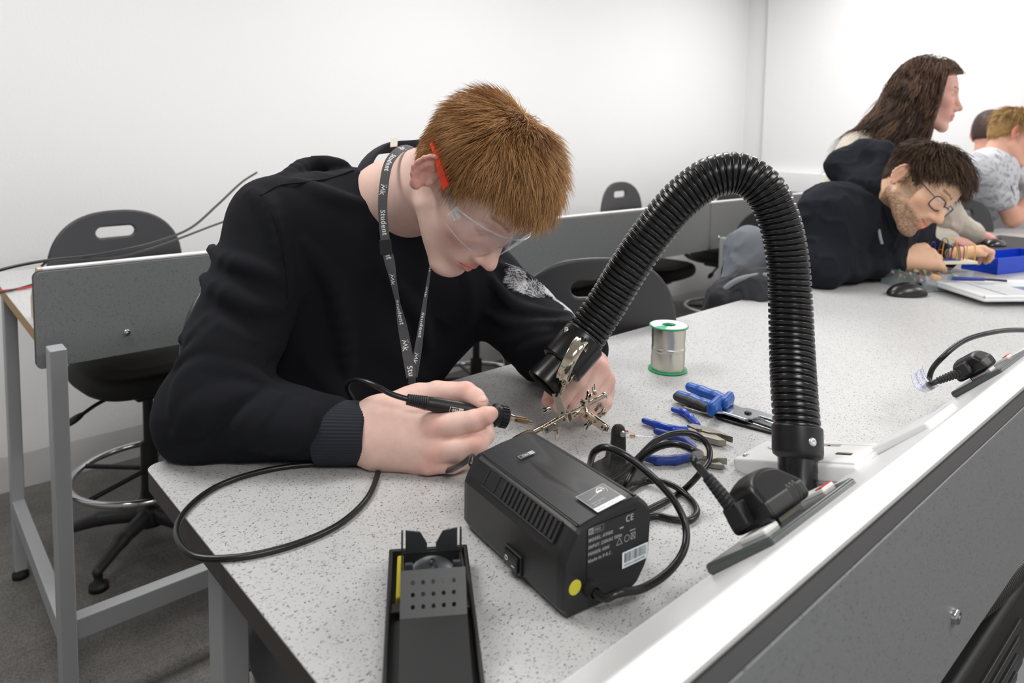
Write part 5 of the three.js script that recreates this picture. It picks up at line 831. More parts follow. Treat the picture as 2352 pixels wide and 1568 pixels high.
  const LH = {
    palm: [[p(1325, 790, 1.16), p(1338, 806, 1.13), 0.030, 0.028], [p(1335, 805, 1.13), p(1350, 836, 1.09), 0.026, 0.0155], [p(1340, 808, 1.13), p(1374, 850, 1.088), 0.027, 0.016], [p(1345, 812, 1.135), p(1388, 873, 1.098), 0.027, 0.0155], [p(1345, 815, 1.14), p(1390, 896, 1.112), 0.025, 0.014], [p(1330, 815, 1.14), p(1305, 868, 1.115), 0.024, 0.016]],
    fingers: [[j(1312, 852, 1.12, 0.017), j(1288, 884, 1.10, 0.0145), j(1268, 906, 1.085, 0.012), j(1258, 920, 1.078, 0.0098)],
      [j(1350, 836, 1.09, 0.0155), j(1322, 876, 1.062, 0.0132), j(1298, 910, 1.055, 0.0118), j(1284, 934, 1.055, 0.0092)],
      [j(1374, 850, 1.088, 0.0158), j(1350, 900, 1.062, 0.0135), j(1326, 934, 1.06, 0.0118), j(1312, 950, 1.062, 0.0092)],
      [j(1388, 873, 1.098, 0.0155), j(1374, 916, 1.076, 0.0132), j(1356, 944, 1.075, 0.0115), j(1342, 954, 1.078, 0.009)],
      [j(1390, 896, 1.112, 0.0138), j(1388, 924, 1.098, 0.0118), j(1380, 940, 1.095, 0.0098), j(1374, 944, 1.095, 0.008)]]
  };
  const gs = [headG]; for (const H of [RH, LH]) { const [a, b] = bounds(handPts(H), 0.04); gs.push(sdfGeo(handSDF(H), a, b, 0.0022, handC)); }
  // what the clothes hide: chest and upper arms, slimmer than the cloth
  const inner = uni([cone(J.nk.clone().add(V(0, -0.03, 0)), V(0.62, 0.86, -1.16), 0.06, 0.09), cone(V(0.62, 0.86, -1.16), pelvis, 0.09, 0.11), cone(J.sR, J.eR, 0.045, 0.04), cone(J.eR, J.wR, 0.038, 0.028), cone(J.sL, J.eL, 0.045, 0.04), cone(J.eL, J.wL, 0.036, 0.028), cone(J.nk, J.sR, 0.045, 0.045), cone(J.nk, J.sL, 0.045, 0.045)], 0.03);
  gs.push(sdfGeo(inner, lo, hi, 0.014, handC));
  obj('body', gs, sk, main);
  const nail = phys(0xe2b3a3, 0.3, {});
  nailAt(p(1107, 922, 0.948), p(1088, 911, 0.958), cD.clone().negate().addScaledVector(cF, -0.4), 0.0062, 'thumbnail', main, nail);
  // trousers and shoes
  const knR = V(0.425, 0.665, -0.885), knL = V(0.80, 0.66, -0.86), anR = V(0.46, 0.27, -0.98), anL = V(0.80, 0.27, -1.04);
  const tr = uni([cone(pelvis.clone().add(V(-0.09, -0.02, 0.02)), knR, 0.10, 0.075), cone(knR, anR, 0.073, 0.055), cone(pelvis.clone().add(V(0.09, -0.02, 0.02)), knL, 0.10, 0.075), cone(knL, anL, 0.073, 0.055), cone(pelvis.clone().add(V(-0.06, 0.02, 0)), pelvis.clone().add(V(0.06, 0.02, 0)), 0.12, 0.12)], 0.04);
  const trf = (x, y, z) => tr(x, y, z) - 0.007 * ridge(vnoise(x * 12, y * 16 + z * 8, z * 12)), [tl, th] = bounds([pelvis, knR, knL, anR, anL], 0.15);
  obj('trousers', cubeUV(sdfGeo(trf, tl, th, 0.008), 0.03), mat(0x77777a, 0.95, { bumpMap: T_WEAVE, bumpScale: 0.0006 }), main);
  for (const a of [anR, anL]) obj('shoe', sdfGeo(uni([cone(a.clone().add(V(0, -0.03, -0.03)), a.clone().add(V(-0.02, -0.035, 0.15)), 0.043, 0.038), cone(a, a.clone().add(V(0, -0.03, 0)), 0.045, 0.04)], 0.03), a.clone().add(V(-0.12, -0.1, -0.12)), a.clone().add(V(0.12, 0.08, 0.25)), 0.007), mat(0x222224, 0.7), main);
  // hair
  const HO = {
    seed: 21, n: 20000, whorl: V(0.008, 0.130, -0.030), line: [[-0.12, -0.075], [-0.07, -0.055], [-0.045, -0.02], [-0.03, 0.02], [-0.012, 0.036], [0.015, 0.018], [0.03, 0.006], [0.037, 0.05], [0.06, 0.064], [0.078, 0.075], [0.12, 0.072]],
    len: (x, y, z) => 0.013 + 0.030 * Math.max(0, Math.min(1, (y + 0.01) / 0.09)) + Math.max(0, z - 0.01) * 0.17, lift: (x, y, z) => 0.42 + Math.max(0, y - 0.05) * 3.0 - Math.max(0, z - 0.04) * 2.2, cols: [lin(138, 94, 54), lin(222, 176, 122)], w: 0.00036, clump: 0.8, seg: 4,
    flow: (fl, p) => { if (p.z > 0.0 && p.y > 0.07) fl.add(V(0, -0.1, 0.5)); if (p.y < 0.05) fl.add(V(0, -0.7, p.z > 0 ? 0.25 : -0.1)); }
  };
  const hairM = new THREE.MeshPhysicalMaterial({ color: 0xffffff, vertexColors: true, roughness: 0.55, specularIntensity: 0.5 });
  const cap = capGeo(HO, 0.004, () => lin(190, 130, 70)); 
  tag(obj('hair', [cap.applyMatrix4(MH), shortHair(HO).applyMatrix4(MH)], hairM, main), 'short ginger hair', null, null, 'stuff');
}
// ---------------------------------------------------------------- safety glasses on the red-haired person
{
  const t = thing('safety_glasses', 'clear wraparound safety glasses with orange-red temple tips', 'glasses'), put = g => g.applyMatrix4(MH);
  const clear = phys(0xf4f6f8, 0.06, { transmission: 1, thickness: 0, ior: 1.45, side: THREE.DoubleSide }), solid = phys(0xf6f9fb, 0.1, { transmission: 0.8, thickness: 0, ior: 1.49 }), red = phys(0xe3300f, 0.3, {});
  for (const s of [-1, 1]) {
    const strip = (pts, h, w) => { const c = spline(pts), n = 24, P = [], I = []; for (let i = 0; i <= n; i++) { const p = c.getPointAt(i / n), hh = h[0] + (h[1] - h[0]) * i / n; for (const [a, b] of [[-w, -hh], [w, -hh], [w, hh], [-w, hh]]) P.push(p.x + a * s, p.y + b, p.z); } for (let i = 0; i < n; i++) for (let k = 0; k < 4; k++) { const A = i * 4 + k, B = i * 4 + (k + 1) % 4; I.push(A, B, A + 4, B, B + 4, A + 4); } I.push(0, 2, 1, 0, 3, 2, n * 4, n * 4 + 1, n * 4 + 2, n * 4, n * 4 + 2, n * 4 + 3); let g = new THREE.BufferGeometry(); g.setAttribute('position', new THREE.Float32BufferAttribute(P, 3)); g.setIndex(I); g = g.toNonIndexed(); g.computeVertexNormals(); return g; };
    const arm = obj('temple_tip', put(strip([V(s * 0.083, 0.030, -0.044), V(s * 0.088, 0.033, -0.02), V(s * 0.0895, 0.030, 0.005), V(s * 0.087, 0.025, 0.030)], [0.0025, 0.0062], 0.0014)), red, t);
    const te = []; for (let i = 0; i < 10; i++) { const f = i / 9, z = -0.03 + f * 0.05; te.push(bx(s * 0.0888 - 0.0012, s * 0.0888 + 0.0012, 0.0345 + 0.0005 * Math.sin(f * 3), 0.0392, z - 0.0009, z + 0.0009)); }
    obj('ridge', te.map(put), red, arm);
    obj('temple_arm', put(strip([V(s * 0.087, 0.025, 0.030), V(s * 0.0845, 0.020, 0.048), V(s * 0.080, 0.016, 0.062)], [0.006, 0.0045], 0.0012)), clear, t);
    obj('hinge', [put(cyl(V(s * 0.0815, 0.024, 0.062), V(s * 0.0815, 0.007, 0.062), 0.0028, 0.0028, 10)), put(bx(s * 0.079 - 0.003, s * 0.079 + 0.003, 0.011, 0.0135, 0.062, 0.074)), put(bx(s * 0.079 - 0.003, s * 0.079 + 0.003, 0.017, 0.0195, 0.062, 0.074))], solid, t);
  }
  // one curved shield
  const P = [], I = [], n = 48, m = 10, W = 1.22; for (let i = 0; i <= n; i++) { const a = -W + 2 * W * i / n; for (let k = 0; k <= m; k++) { const f = k / m, nose = Math.exp(-((a / 0.16) ** 2)) * 0.022, yb = -0.020 + nose + Math.abs(a) * 0.012, yt = 0.036 - a * a * 0.009, y = yb + (yt - yb) * f, r = 0.086 - (f - 0.5) ** 2 * 0.006; P.push(Math.sin(a) * r, y, 0.036 + Math.cos(a) * (r - 0.006) - (1 - f) * 0.006); } }
  for (let i = 0; i < n; i++) for (let k = 0; k < m; k++) { const A = i * (m + 1) + k, B = A + m + 1; I.push(A, B, A + 1, B, B + 1, A + 1); }
  const g = new THREE.BufferGeometry(); g.setAttribute('position', new THREE.Float32BufferAttribute(P, 3)); g.setIndex(I); g.computeVertexNormals(); obj('shield', put(g), clear, t);
  const rim = k => { const q = []; for (let i = 0; i <= n; i++) { const A = (i * (m + 1) + k) * 3; q.push(V(P[A], P[A + 1], P[A + 2])); } return q; };
  obj('rim', [put(tube(rim(0), 0.0011, 60, 6)), put(tube(rim(m), 0.0015, 60, 6))], solid, t);
}
// ---------------------------------------------------------------- lanyard
{
  const t = thing('lanyard', 'grey lanyard printed Student around the neck of the red-haired person', 'lanyard');
  const tex = canvasTex(1024, 146, (x, W, H) => {
    x.fillStyle = '#5b5c60'; x.fillRect(0, 0, W, H); for (let i = 0; i < W; i += 14) { x.fillStyle = 'rgba(40,41,44,0.35)'; x.fillRect(i, 0, 5, H); }
    x.fillStyle = '#f0f1f2'; x.font = 'bold 104px sans-serif'; x.fillText('Student', 60, 108); x.strokeStyle = '#f0f1f2'; x.lineWidth = 13; x.lineCap = 'round';
    const X = 690, k = 1.35, q = (a, b) => [X + a * k, 4 + b * k]; const ln = (...p) => { x.beginPath(); p.forEach((c, i) => i ? x.lineTo(...q(...c)) : x.moveTo(...q(...c))); x.stroke(); };
    ln([0, 84], [16, 44], [36, 72], [56, 38], [68, 82]); ln([84, 30], [86, 88]); ln([114, 46], [88, 66], [116, 90]); x.beginPath(); x.arc(...q(28, 20), 8, 0, 7); x.fill(); x.beginPath(); x.arc(...q(4, 24), 7, 0, 7); x.fill();
  });
  const web = new THREE.MeshStandardMaterial({ map: tex, roughness: 0.8, side: THREE.DoubleSide });
  function ribbon(q, w, u0, name, per = 0.098) {   // q: [u, v, dist, roll]
    const c = spline(q.map(p => atD(p[0], p[1], p[2]))), n = 60, L = c.getLength(), P = [], U = [], I = [];
    for (let i = 0; i <= n; i++) { const p = c.getPointAt(i / n), tg = c.getTangentAt(i / n), f = i / n * (q.length - 1), k = Math.min(q.length - 2, Math.floor(f)), roll = (q[k][3] || 0) + ((q[k + 1][3] || 0) - (q[k][3] || 0)) * (f - k); let s = V().crossVectors(tg, p.clone().sub(CAM).normalize()).normalize(); s.applyAxisAngle(tg, roll); const nn = V().crossVectors(s, tg);
      for (const [a, b] of [[-1, 0], [1, 0], [1, 1], [-1, 1]]) { const v = p.clone().addScaledVector(s, a * w / 2).addScaledVector(nn, b * 0.0008); P.push(v.x, v.y, v.z); U.push(u0 + i / n * L / per, a < 0 ? 0.0 : 1.0); } }
    for (let i = 0; i < n; i++) for (let k = 0; k < 4; k++) { const A = i * 4 + k, B = i * 4 + (k + 1) % 4; I.push(A, A + 4, B, B, A + 4, B + 4); }
    let g = new THREE.BufferGeometry(); g.setAttribute('position', new THREE.Float32BufferAttribute(P, 3)); g.setAttribute('uv', new THREE.Float32BufferAttribute(U, 2)); g.setIndex(I); g = g.toNonIndexed(); g.computeVertexNormals(); return obj(name, g, web, t);
  }
  const d = 1.045;
  ribbon([[945, 336, d + .10, 0.9], [915, 346, d + .055, 0.6], [892, 376, d + .025, 0.25], [882, 425, d + .008, 0.1], [879, 485, d, 0], [885, 553, d, 0]], 0.0135, 0.42, 'strap');
  obj('buckle', [bx(-0.009, 0.009, -0.002, 0.002, -0.011, 0.011, 0.0012).applyMatrix4(frameAlong(atD(886, 568, d), atD(890, 600, d).sub(atD(886, 550, d)), cF.clone().negate()))], M.gloss, t);
  ribbon([[891, 583, d, 0], [897, 612, d, 0.9], [903, 645, d, 1.2], [914, 700, d, 0.5], [928, 770, d, 0.15], [945, 866, d - .005, 0.1]], 0.0150, 0.36, 'strap');
  ribbon([[991, 596, d + .03, 1.35], [982, 650, d + .025, 1.3], [970, 730, d + .02, 1.1], [960, 800, d + .01, 0.8], [949, 866, d, 0.7]], 0.0150, 0.25, 'strap');
  obj('crimp', bx(-0.0055, 0.0055, -0.002, 0.002, -0.006, 0.006, 0.0015).applyMatrix4(frameAlong(atD(946, 873, d - .006), atD(947, 890, d).sub(atD(947, 860, d)), cF.clone().negate())), mat(0x3c3d40, 0.5), t);
  obj('cord', [tube([atD(944, 878, d - .006), atD(943, 905, d - .004), atD(944, 960, d)], 0.0013, 8, 6), tube([atD(949, 878, d - .006), atD(949, 905, d - .004), atD(948, 960, d)], 0.0013, 8, 6)], mat(0x6a6b70, 0.6), t);
}

// pale print on the left sleeve: a sheet of ink following the cloth
{
  const c = march(sweaterF, 1218, 655, 0.9, 1.7), n = grad(sweaterF, c, 0.01), along = atD(1290, 715, 1.3).sub(atD(1180, 600, 1.3)); along.addScaledVector(n, -along.dot(n)).normalize(); const side = V().crossVectors(n, along);
  const tex = canvasTex(512, 512, (x, W, H) => { x.clearRect(0, 0, W, H); const r = rng(12); x.lineCap = 'round'; for (let i = 0; i < 1500; i++) { const t = r(), a = r() * 6.28, rad = (0.13 + 0.05 * Math.sin(t * 20)) * W * Math.sqrt(r()) * (t < 0.6 ? 1 : 0.7), px = W * (0.14 + 0.74 * t) + Math.cos(a) * rad * 0.6, py = H * (0.46 + 0.16 * Math.sin(t * 7)) + Math.sin(a) * rad, L = 10 + r() * 34, d = a * 0.4 + t * 5 + r() * 1.2; x.strokeStyle = `rgba(${200 + r() * 40 | 0},${202 + r() * 40 | 0},${208 + r() * 40 | 0},${0.16 + r() * 0.4})`; x.lineWidth = 1 + r() * 3; x.beginPath(); x.moveTo(px, py); x.quadraticCurveTo(px + Math.cos(d) * L * 0.5 + 6, py + Math.sin(d) * L * 0.5 - 6, px + Math.cos(d) * L, py + Math.sin(d) * L); x.stroke(); } }, true, false);
  const N = 36, P = [], U = [], I = []; for (let i = 0; i <= N; i++) for (let k = 0; k <= N; k++) { const q = c.clone().addScaledVector(along, (i / N - 0.36) * 0.17).addScaledVector(side, (k / N - 0.5) * 0.115), s2 = snap(sweaterF, q.addScaledVector(n, 0.0), 0.0012); P.push(s2.x, s2.y, s2.z); U.push(i / N, k / N); }
  for (let i = 0; i < N; i++) for (let k = 0; k < N; k++) { const A = i * (N + 1) + k, B = A + N + 1; I.push(A, B, A + 1, B, B + 1, A + 1); }
  const g = new THREE.BufferGeometry(); g.setAttribute('position', new THREE.Float32BufferAttribute(P, 3)); g.setAttribute('uv', new THREE.Float32BufferAttribute(U, 2)); g.setIndex(I); g.computeVertexNormals();
  tag(obj('sleeve_print', g, new THREE.MeshStandardMaterial({ map: tex, transparent: true, roughness: 0.9, side: THREE.DoubleSide }), main), 'pale feathery print on the sleeve');
}
// small woven tag at the back of the collar
obj('neck_tag', bx(-0.011, 0.011, -0.001, 0.001, -0.006, 0.006, 0.0008).applyMatrix4(frameAlong(atD(905, 327, 1.19), cR.clone().addScaledVector(cD, -.1), cF.clone().negate().addScaledVector(cD, -1))), mat(0xd8d2c8, 0.8), main);
// ---------------------------------------------------------------- the people further along the bench
function clothGeo(prims, k, amp, freq, cell, seed, cut) {
  const f0 = uni(prims.map(p => cone(p[0], p[1], p[2], p[3])), k), f = (x, y, z) => { let d = f0(x, y, z); if (Math.abs(d) < 0.06) d -= amp * (ridge(vnoise(x * freq + seed, y * freq * 0.8 + x * 5, z * freq)) + 0.6 * ridge(vnoise(x * freq * 2.1, y * freq * 1.5 + seed, z * freq * 2.1))); return cut ? smax(d, cut(x, y, z), 0.004) : d; };
  const [lo, hi] = bounds(prims.flatMap(p => [p[0], p[1]]), 0.03 + Math.max(...prims.map(p => Math.max(p[2], p[3])))); return cubeUV(sdfGeo(f, lo, hi, cell), 0.03);
}
function headGeo(MF, base, o, nbW, r0 = 0.052, r1 = 0.06) {
  const hs = headSDF(o), nb = nbW.clone().applyMatrix4(MF.clone().invert()), neck = cone(V(0, -0.04, -0.028), nb, r0, r1), f = (x, y, z) => smin(hs(x, y, z), neck(x, y, z), 0.02), [lo, hi] = bounds([V(-0.09, -0.12, -0.11), V(0.09, 0.14, 0.13), nb], 0.05);
  return sdfGeo(f, lo, hi, 0.0036, skinColor(base, o)).applyMatrix4(MF);
}
function plainSkin(b) { return (x, y, z) => { const n = 1 + 0.05 * vnoise(x * 60, y * 60, z * 60); return [b[0] * n, b[1] * n * 0.95, b[2] * n * 0.94]; }; }
function simpleHand(wr, tip, up, side, sz, curl) {   // palm from the wrist to knuckles and five bent fingers; up: back of the hand, side: towards the thumb
  const d = tip.clone().sub(wr).normalize(), L = 0.092 * sz, k = i => wr.clone().addScaledVector(d, L * (1 - 0.05 * Math.abs(i - 1))).addScaledVector(side, (1.5 - i) * 0.020 * sz).addScaledVector(up, 0.004 - 0.002 * Math.abs(i - 1));
  const palm = [0, 1, 2, 3].map(i => [wr.clone().addScaledVector(side, (1.5 - i) * 0.010 * sz), k(i), 0.024 * sz, 0.0135 * sz]), fingers = [0, 1, 2, 3].map(i => { const l = [0.040, 0.044, 0.041, 0.032][i] * sz, a = k(i), dn = up.clone().negate(), d1 = d.clone().multiplyScalar(Math.cos(curl)).addScaledVector(dn, Math.sin(curl)), d2 = d.clone().multiplyScalar(Math.cos(curl * 2.3)).addScaledVector(dn, Math.sin(curl * 2.3)), d3 = d.clone().multiplyScalar(Math.cos(curl * 3)).addScaledVector(dn, Math.sin(curl * 3)); const b = a.clone().addScaledVector(d1, l), c = b.clone().addScaledVector(d2, l * 0.62), e = c.clone().addScaledVector(d3, l * 0.42); return [[a, 0.0122 * sz], [b, 0.0108 * sz], [c, 0.0096 * sz], [e, 0.0078 * sz]]; });
  const t0 = wr.clone().addScaledVector(d, 0.03 * sz).addScaledVector(side, 0.026 * sz), t1 = t0.clone().addScaledVector(d, 0.035 * sz).addScaledVector(side, 0.018 * sz).addScaledVector(up, -0.008), t2 = t1.clone().addScaledVector(d, 0.028 * sz).addScaledVector(side, -0.002).addScaledVector(up, -0.012);
  fingers.push([[t0, 0.017 * sz], [t1, 0.0125 * sz], [t2, 0.0092 * sz]]); return { palm, fingers };
}
function handGeo(H, col, cell = 0.003) { const [a, b] = bounds(handPts(H), 0.035); return sdfGeo(handSDF(H), a, b, cell, col); }
const TEE_SEAT = V(4.38, 0, -1.46), UPV = V(0, 1, 0), cFh = cF.clone().setY(0).normalize();
const hairMat = new THREE.MeshPhysicalMaterial({ color: 0xffffff, vertexColors: true, roughness: 0.5, specularIntensity: 0.5 });
// --- person in the black hoodie
{
  const t = thing('person', 'bearded person in black hoodie and glasses wiring a circuit board', 'person'), b = lin(226, 186, 156), sk = skinMat(), col = plainSkin(b), p = atD;
  const MF = headFrame(p(2102, 432, 2.10), [0.30, 0.62, -0.75], [0.60, -0.72, -0.3]).scale(V(1.03, 1.03, 1.03));
  const nb = p(2010, 470, 2.25), sR = p(1905, 500, 2.18), eR = p(1885, 612, 2.13), wR = p(2060, 594, 2.235), sL = p(2075, 520, 2.42), eL = p(2100, 580, 2.48), wL = p(2165, 590, 2.40), hip = V(2.52, 0.755, -1.3), bel = V(2.32, 0.86, -1.2);
  obj('body', [headGeo(MF, b, { beard: lin(92, 66, 44), brow: lin(58, 42, 30), smile: 1, red: 0.35 }, nb), handGeo(simpleHand(p(2064, 592, 2.235), p(2150, 590, 2.24), V(-0.35, 0.66, 0.66).normalize(), V(0.2, 0.66, -0.72).normalize(), 1.2, 0.62), col), handGeo(simpleHand(p(2178, 588, 2.38), p(2250, 575, 2.36), V(0.1, 0.9, 0.4).normalize(), V(-0.4, 0.3, 0.86).normalize(), 0.95, 0.5), col), sdfGeo(uni([cone(nb, bel, 0.05, 0.08), cone(bel, hip, 0.08, 0.1), cone(sR, eR, 0.035, 0.03), cone(eR, wR, 0.03, 0.025), cone(sL, eL, 0.035, 0.03), cone(eL, wL, 0.03, 0.025), cone(sR, sL, 0.05, 0.05)], 0.03), ...bounds([sR, sL, eR, wR, eL, wL, hip, nb], 0.12), 0.016, col)], sk, t);
  const blk = phys(0x22242a, 0.95, { specularIntensity: 0.3, sheen: 0.25, sheenRoughness: 0.55, sheenColor: new THREE.Color(0x444a55), bumpMap: T_WEAVE, bumpScale: 0.0005 });
  obj('hoodie', clothGeo([[sR, eR, 0.082, 0.058], [eR, wR.clone().lerp(eR, 0.04), 0.056, 0.040], [sL, eL, 0.075, 0.06], [eL, wL, 0.058, 0.042], [sR.clone().lerp(sL, 0.2), bel.clone().add(V(-0.08, 0, 0)), 0.11, 0.13], [sR.clone().lerp(sL, 0.8), bel.clone().add(V(0.08, 0, 0)), 0.10, 0.13], [nb.clone().add(V(0, -0.06, 0)), sR, 0.09, 0.085], [nb.clone().add(V(0, -0.06, 0)), sL, 0.09, 0.075], [bel, hip, 0.15, 0.15]], 0.05, 0.008, 13, 0.008, 3, (x, y, z) => z > -1.01 ? 0.901 - y : -1), blk, t);
  obj('hood', clothGeo([[p(2032, 352, 2.24), p(1985, 362, 2.30), 0.036, 0.050], [p(1985, 362, 2.30), p(1940, 385, 2.30), 0.050, 0.052], [p(1940, 385, 2.30), p(1985, 430, 2.22), 0.052, 0.048], [p(1985, 430, 2.22), p(2040, 500, 2.16), 0.048, 0.034], [p(2030, 360, 2.22), p(2024, 430, 2.17), 0.026, 0.034], [p(2024, 430, 2.17), p(2050, 515, 2.15), 0.034, 0.03]], 0.03, 0.005, 16, 0.007, 5), blk, t);
  obj('drawstring', [tube([p(2018, 520, 2.12), p(2022, 545, 2.10), p(2026, 560, 2.10)], 0.0045, 10, 8), tube([p(2068, 530, 2.2), p(2066, 550, 2.19), p(2060, 562, 2.19)], 0.004, 10, 8)], mat(0x8b8f98, 0.7), t);
  const HO = { seed: 41, n: 6500, whorl: V(0.0, 0.125, -0.05), line: [[-0.12, -0.06], [-0.06, -0.045], [-0.035, 0.0], [-0.015, 0.03], [0.02, 0.0], [0.032, 0.045], [0.06, 0.072], [0.085, 0.09], [0.12, 0.088]], len: (x, y, z) => 0.016 + 0.042 * Math.max(0, Math.min(1, (y + 0.0) / 0.08)) + Math.max(0, z) * 0.10, lift: (x, y, z) => 0.44 + Math.max(0, y - 0.05) * 1.4 - Math.max(0, z - 0.05) * 1.5, cols: [lin(48, 36, 30), lin(112, 88, 70)], w: 0.0008, clump: 1.0, seg: 6, wave: 0.6, bend: 1.3, flow: (fl, q) => { if (q.z > 0) fl.add(V(0.2, -0.2, 0.6)); } };
  tag(obj('hair', [capGeo(HO, 0.005, () => lin(60, 46, 38)).applyMatrix4(MF), shortHair(HO).applyMatrix4(MF)], hairMat, t), 'dark curly hair', null, null, 'stuff');
  // grey jeans
  const kn = p(1722, 572, 2.12), an = p(1668, 760, 2.05), kn2 = V(2.05, 0.64, -0.92), an2 = V(2.05, 0.28, -1.02);
  obj('jeans', clothGeo([[hip.clone().add(V(-0.08, 0, 0)), kn, 0.10, 0.058], [kn, an, 0.060, 0.05], [an, an.clone().setY(0.28), 0.05, 0.048], [hip.clone().add(V(0.06, 0, 0)), kn2, 0.1, 0.075], [kn2, an2, 0.07, 0.055], [hip.clone().add(V(-0.06, 0, 0)), hip.clone().add(V(0.06, 0, 0)), 0.12, 0.12]], 0.04, 0.006, 14, 0.009, 8), mat(0x6f747b, 0.95, { bumpMap: T_WEAVE, bumpScale: 0.0008 }), t);
  for (const a of [an.clone().setY(0.27), an2]) obj('shoe', sdfGeo(uni([cone(a.clone().add(V(0, -0.03, -0.03)), a.clone().add(V(-0.02, -0.035, 0.14)), 0.043, 0.038), cone(a, a.clone().add(V(0, -0.03, 0)), 0.045, 0.04)], 0.03), a.clone().add(V(-0.12, -0.1, -0.12)), a.clone().add(V(0.12, 0.08, 0.25)), 0.008), mat(0x222224, 0.7), t);
  // spectacles
  const g = thing('spectacles', 'thin dark metal spectacles on the bearded person', 'glasses'), put = q => q.applyMatrix4(MF), fm = mat(0x3a3c40, 0.3, { metalness: 0.6 });
  for (const s of [-1, 1]) {
    const c = V(s * 0.033, 0.006, 0.104), q = []; for (let i = 0; i <= 28; i++) { const a = i / 28 * 6.2832, ex = 0.55; q.push(V(c.x + Math.sign(Math.cos(a)) * Math.abs(Math.cos(a)) ** ex * 0.025, c.y + Math.sign(Math.sin(a)) * Math.abs(Math.sin(a)) ** ex * 0.018, c.z - Math.abs(Math.cos(a) * 0.025 + s * 0 + (c.x)) * 0.22)); }
    obj('rim', put(new THREE.TubeGeometry(new THREE.CatmullRomCurve3(q.slice(0, 28), true), 60, 0.0018, 6, true)), fm, g);
    const sh = new THREE.Shape(q.map(v => new THREE.Vector2(v.x, v.y))), lg = new THREE.ShapeGeometry(sh); const lp = lg.attributes.position; for (let i = 0; i < lp.count; i++) lp.setZ(i, c.z - Math.abs(lp.getX(i)) * 0.22); obj('lens', put(lg), phys(0xffffff, 0.03, { transmission: 1, thickness: 0, side: THREE.DoubleSide }), g);
    obj('temple_arm', put(tube([V(s * 0.059, 0.014, 0.092), V(s * 0.072, 0.018, 0.06), V(s * 0.079, 0.026, 0.0), V(s * 0.080, 0.012, -0.022)], 0.0013, 24, 6)), fm, g);
  }
  obj('bridge', put(tube([V(-0.010, 0.012, 0.105), V(0, 0.016, 0.110), V(0.010, 0.012, 0.105)], 0.0013, 10, 6)), fm, g);
}
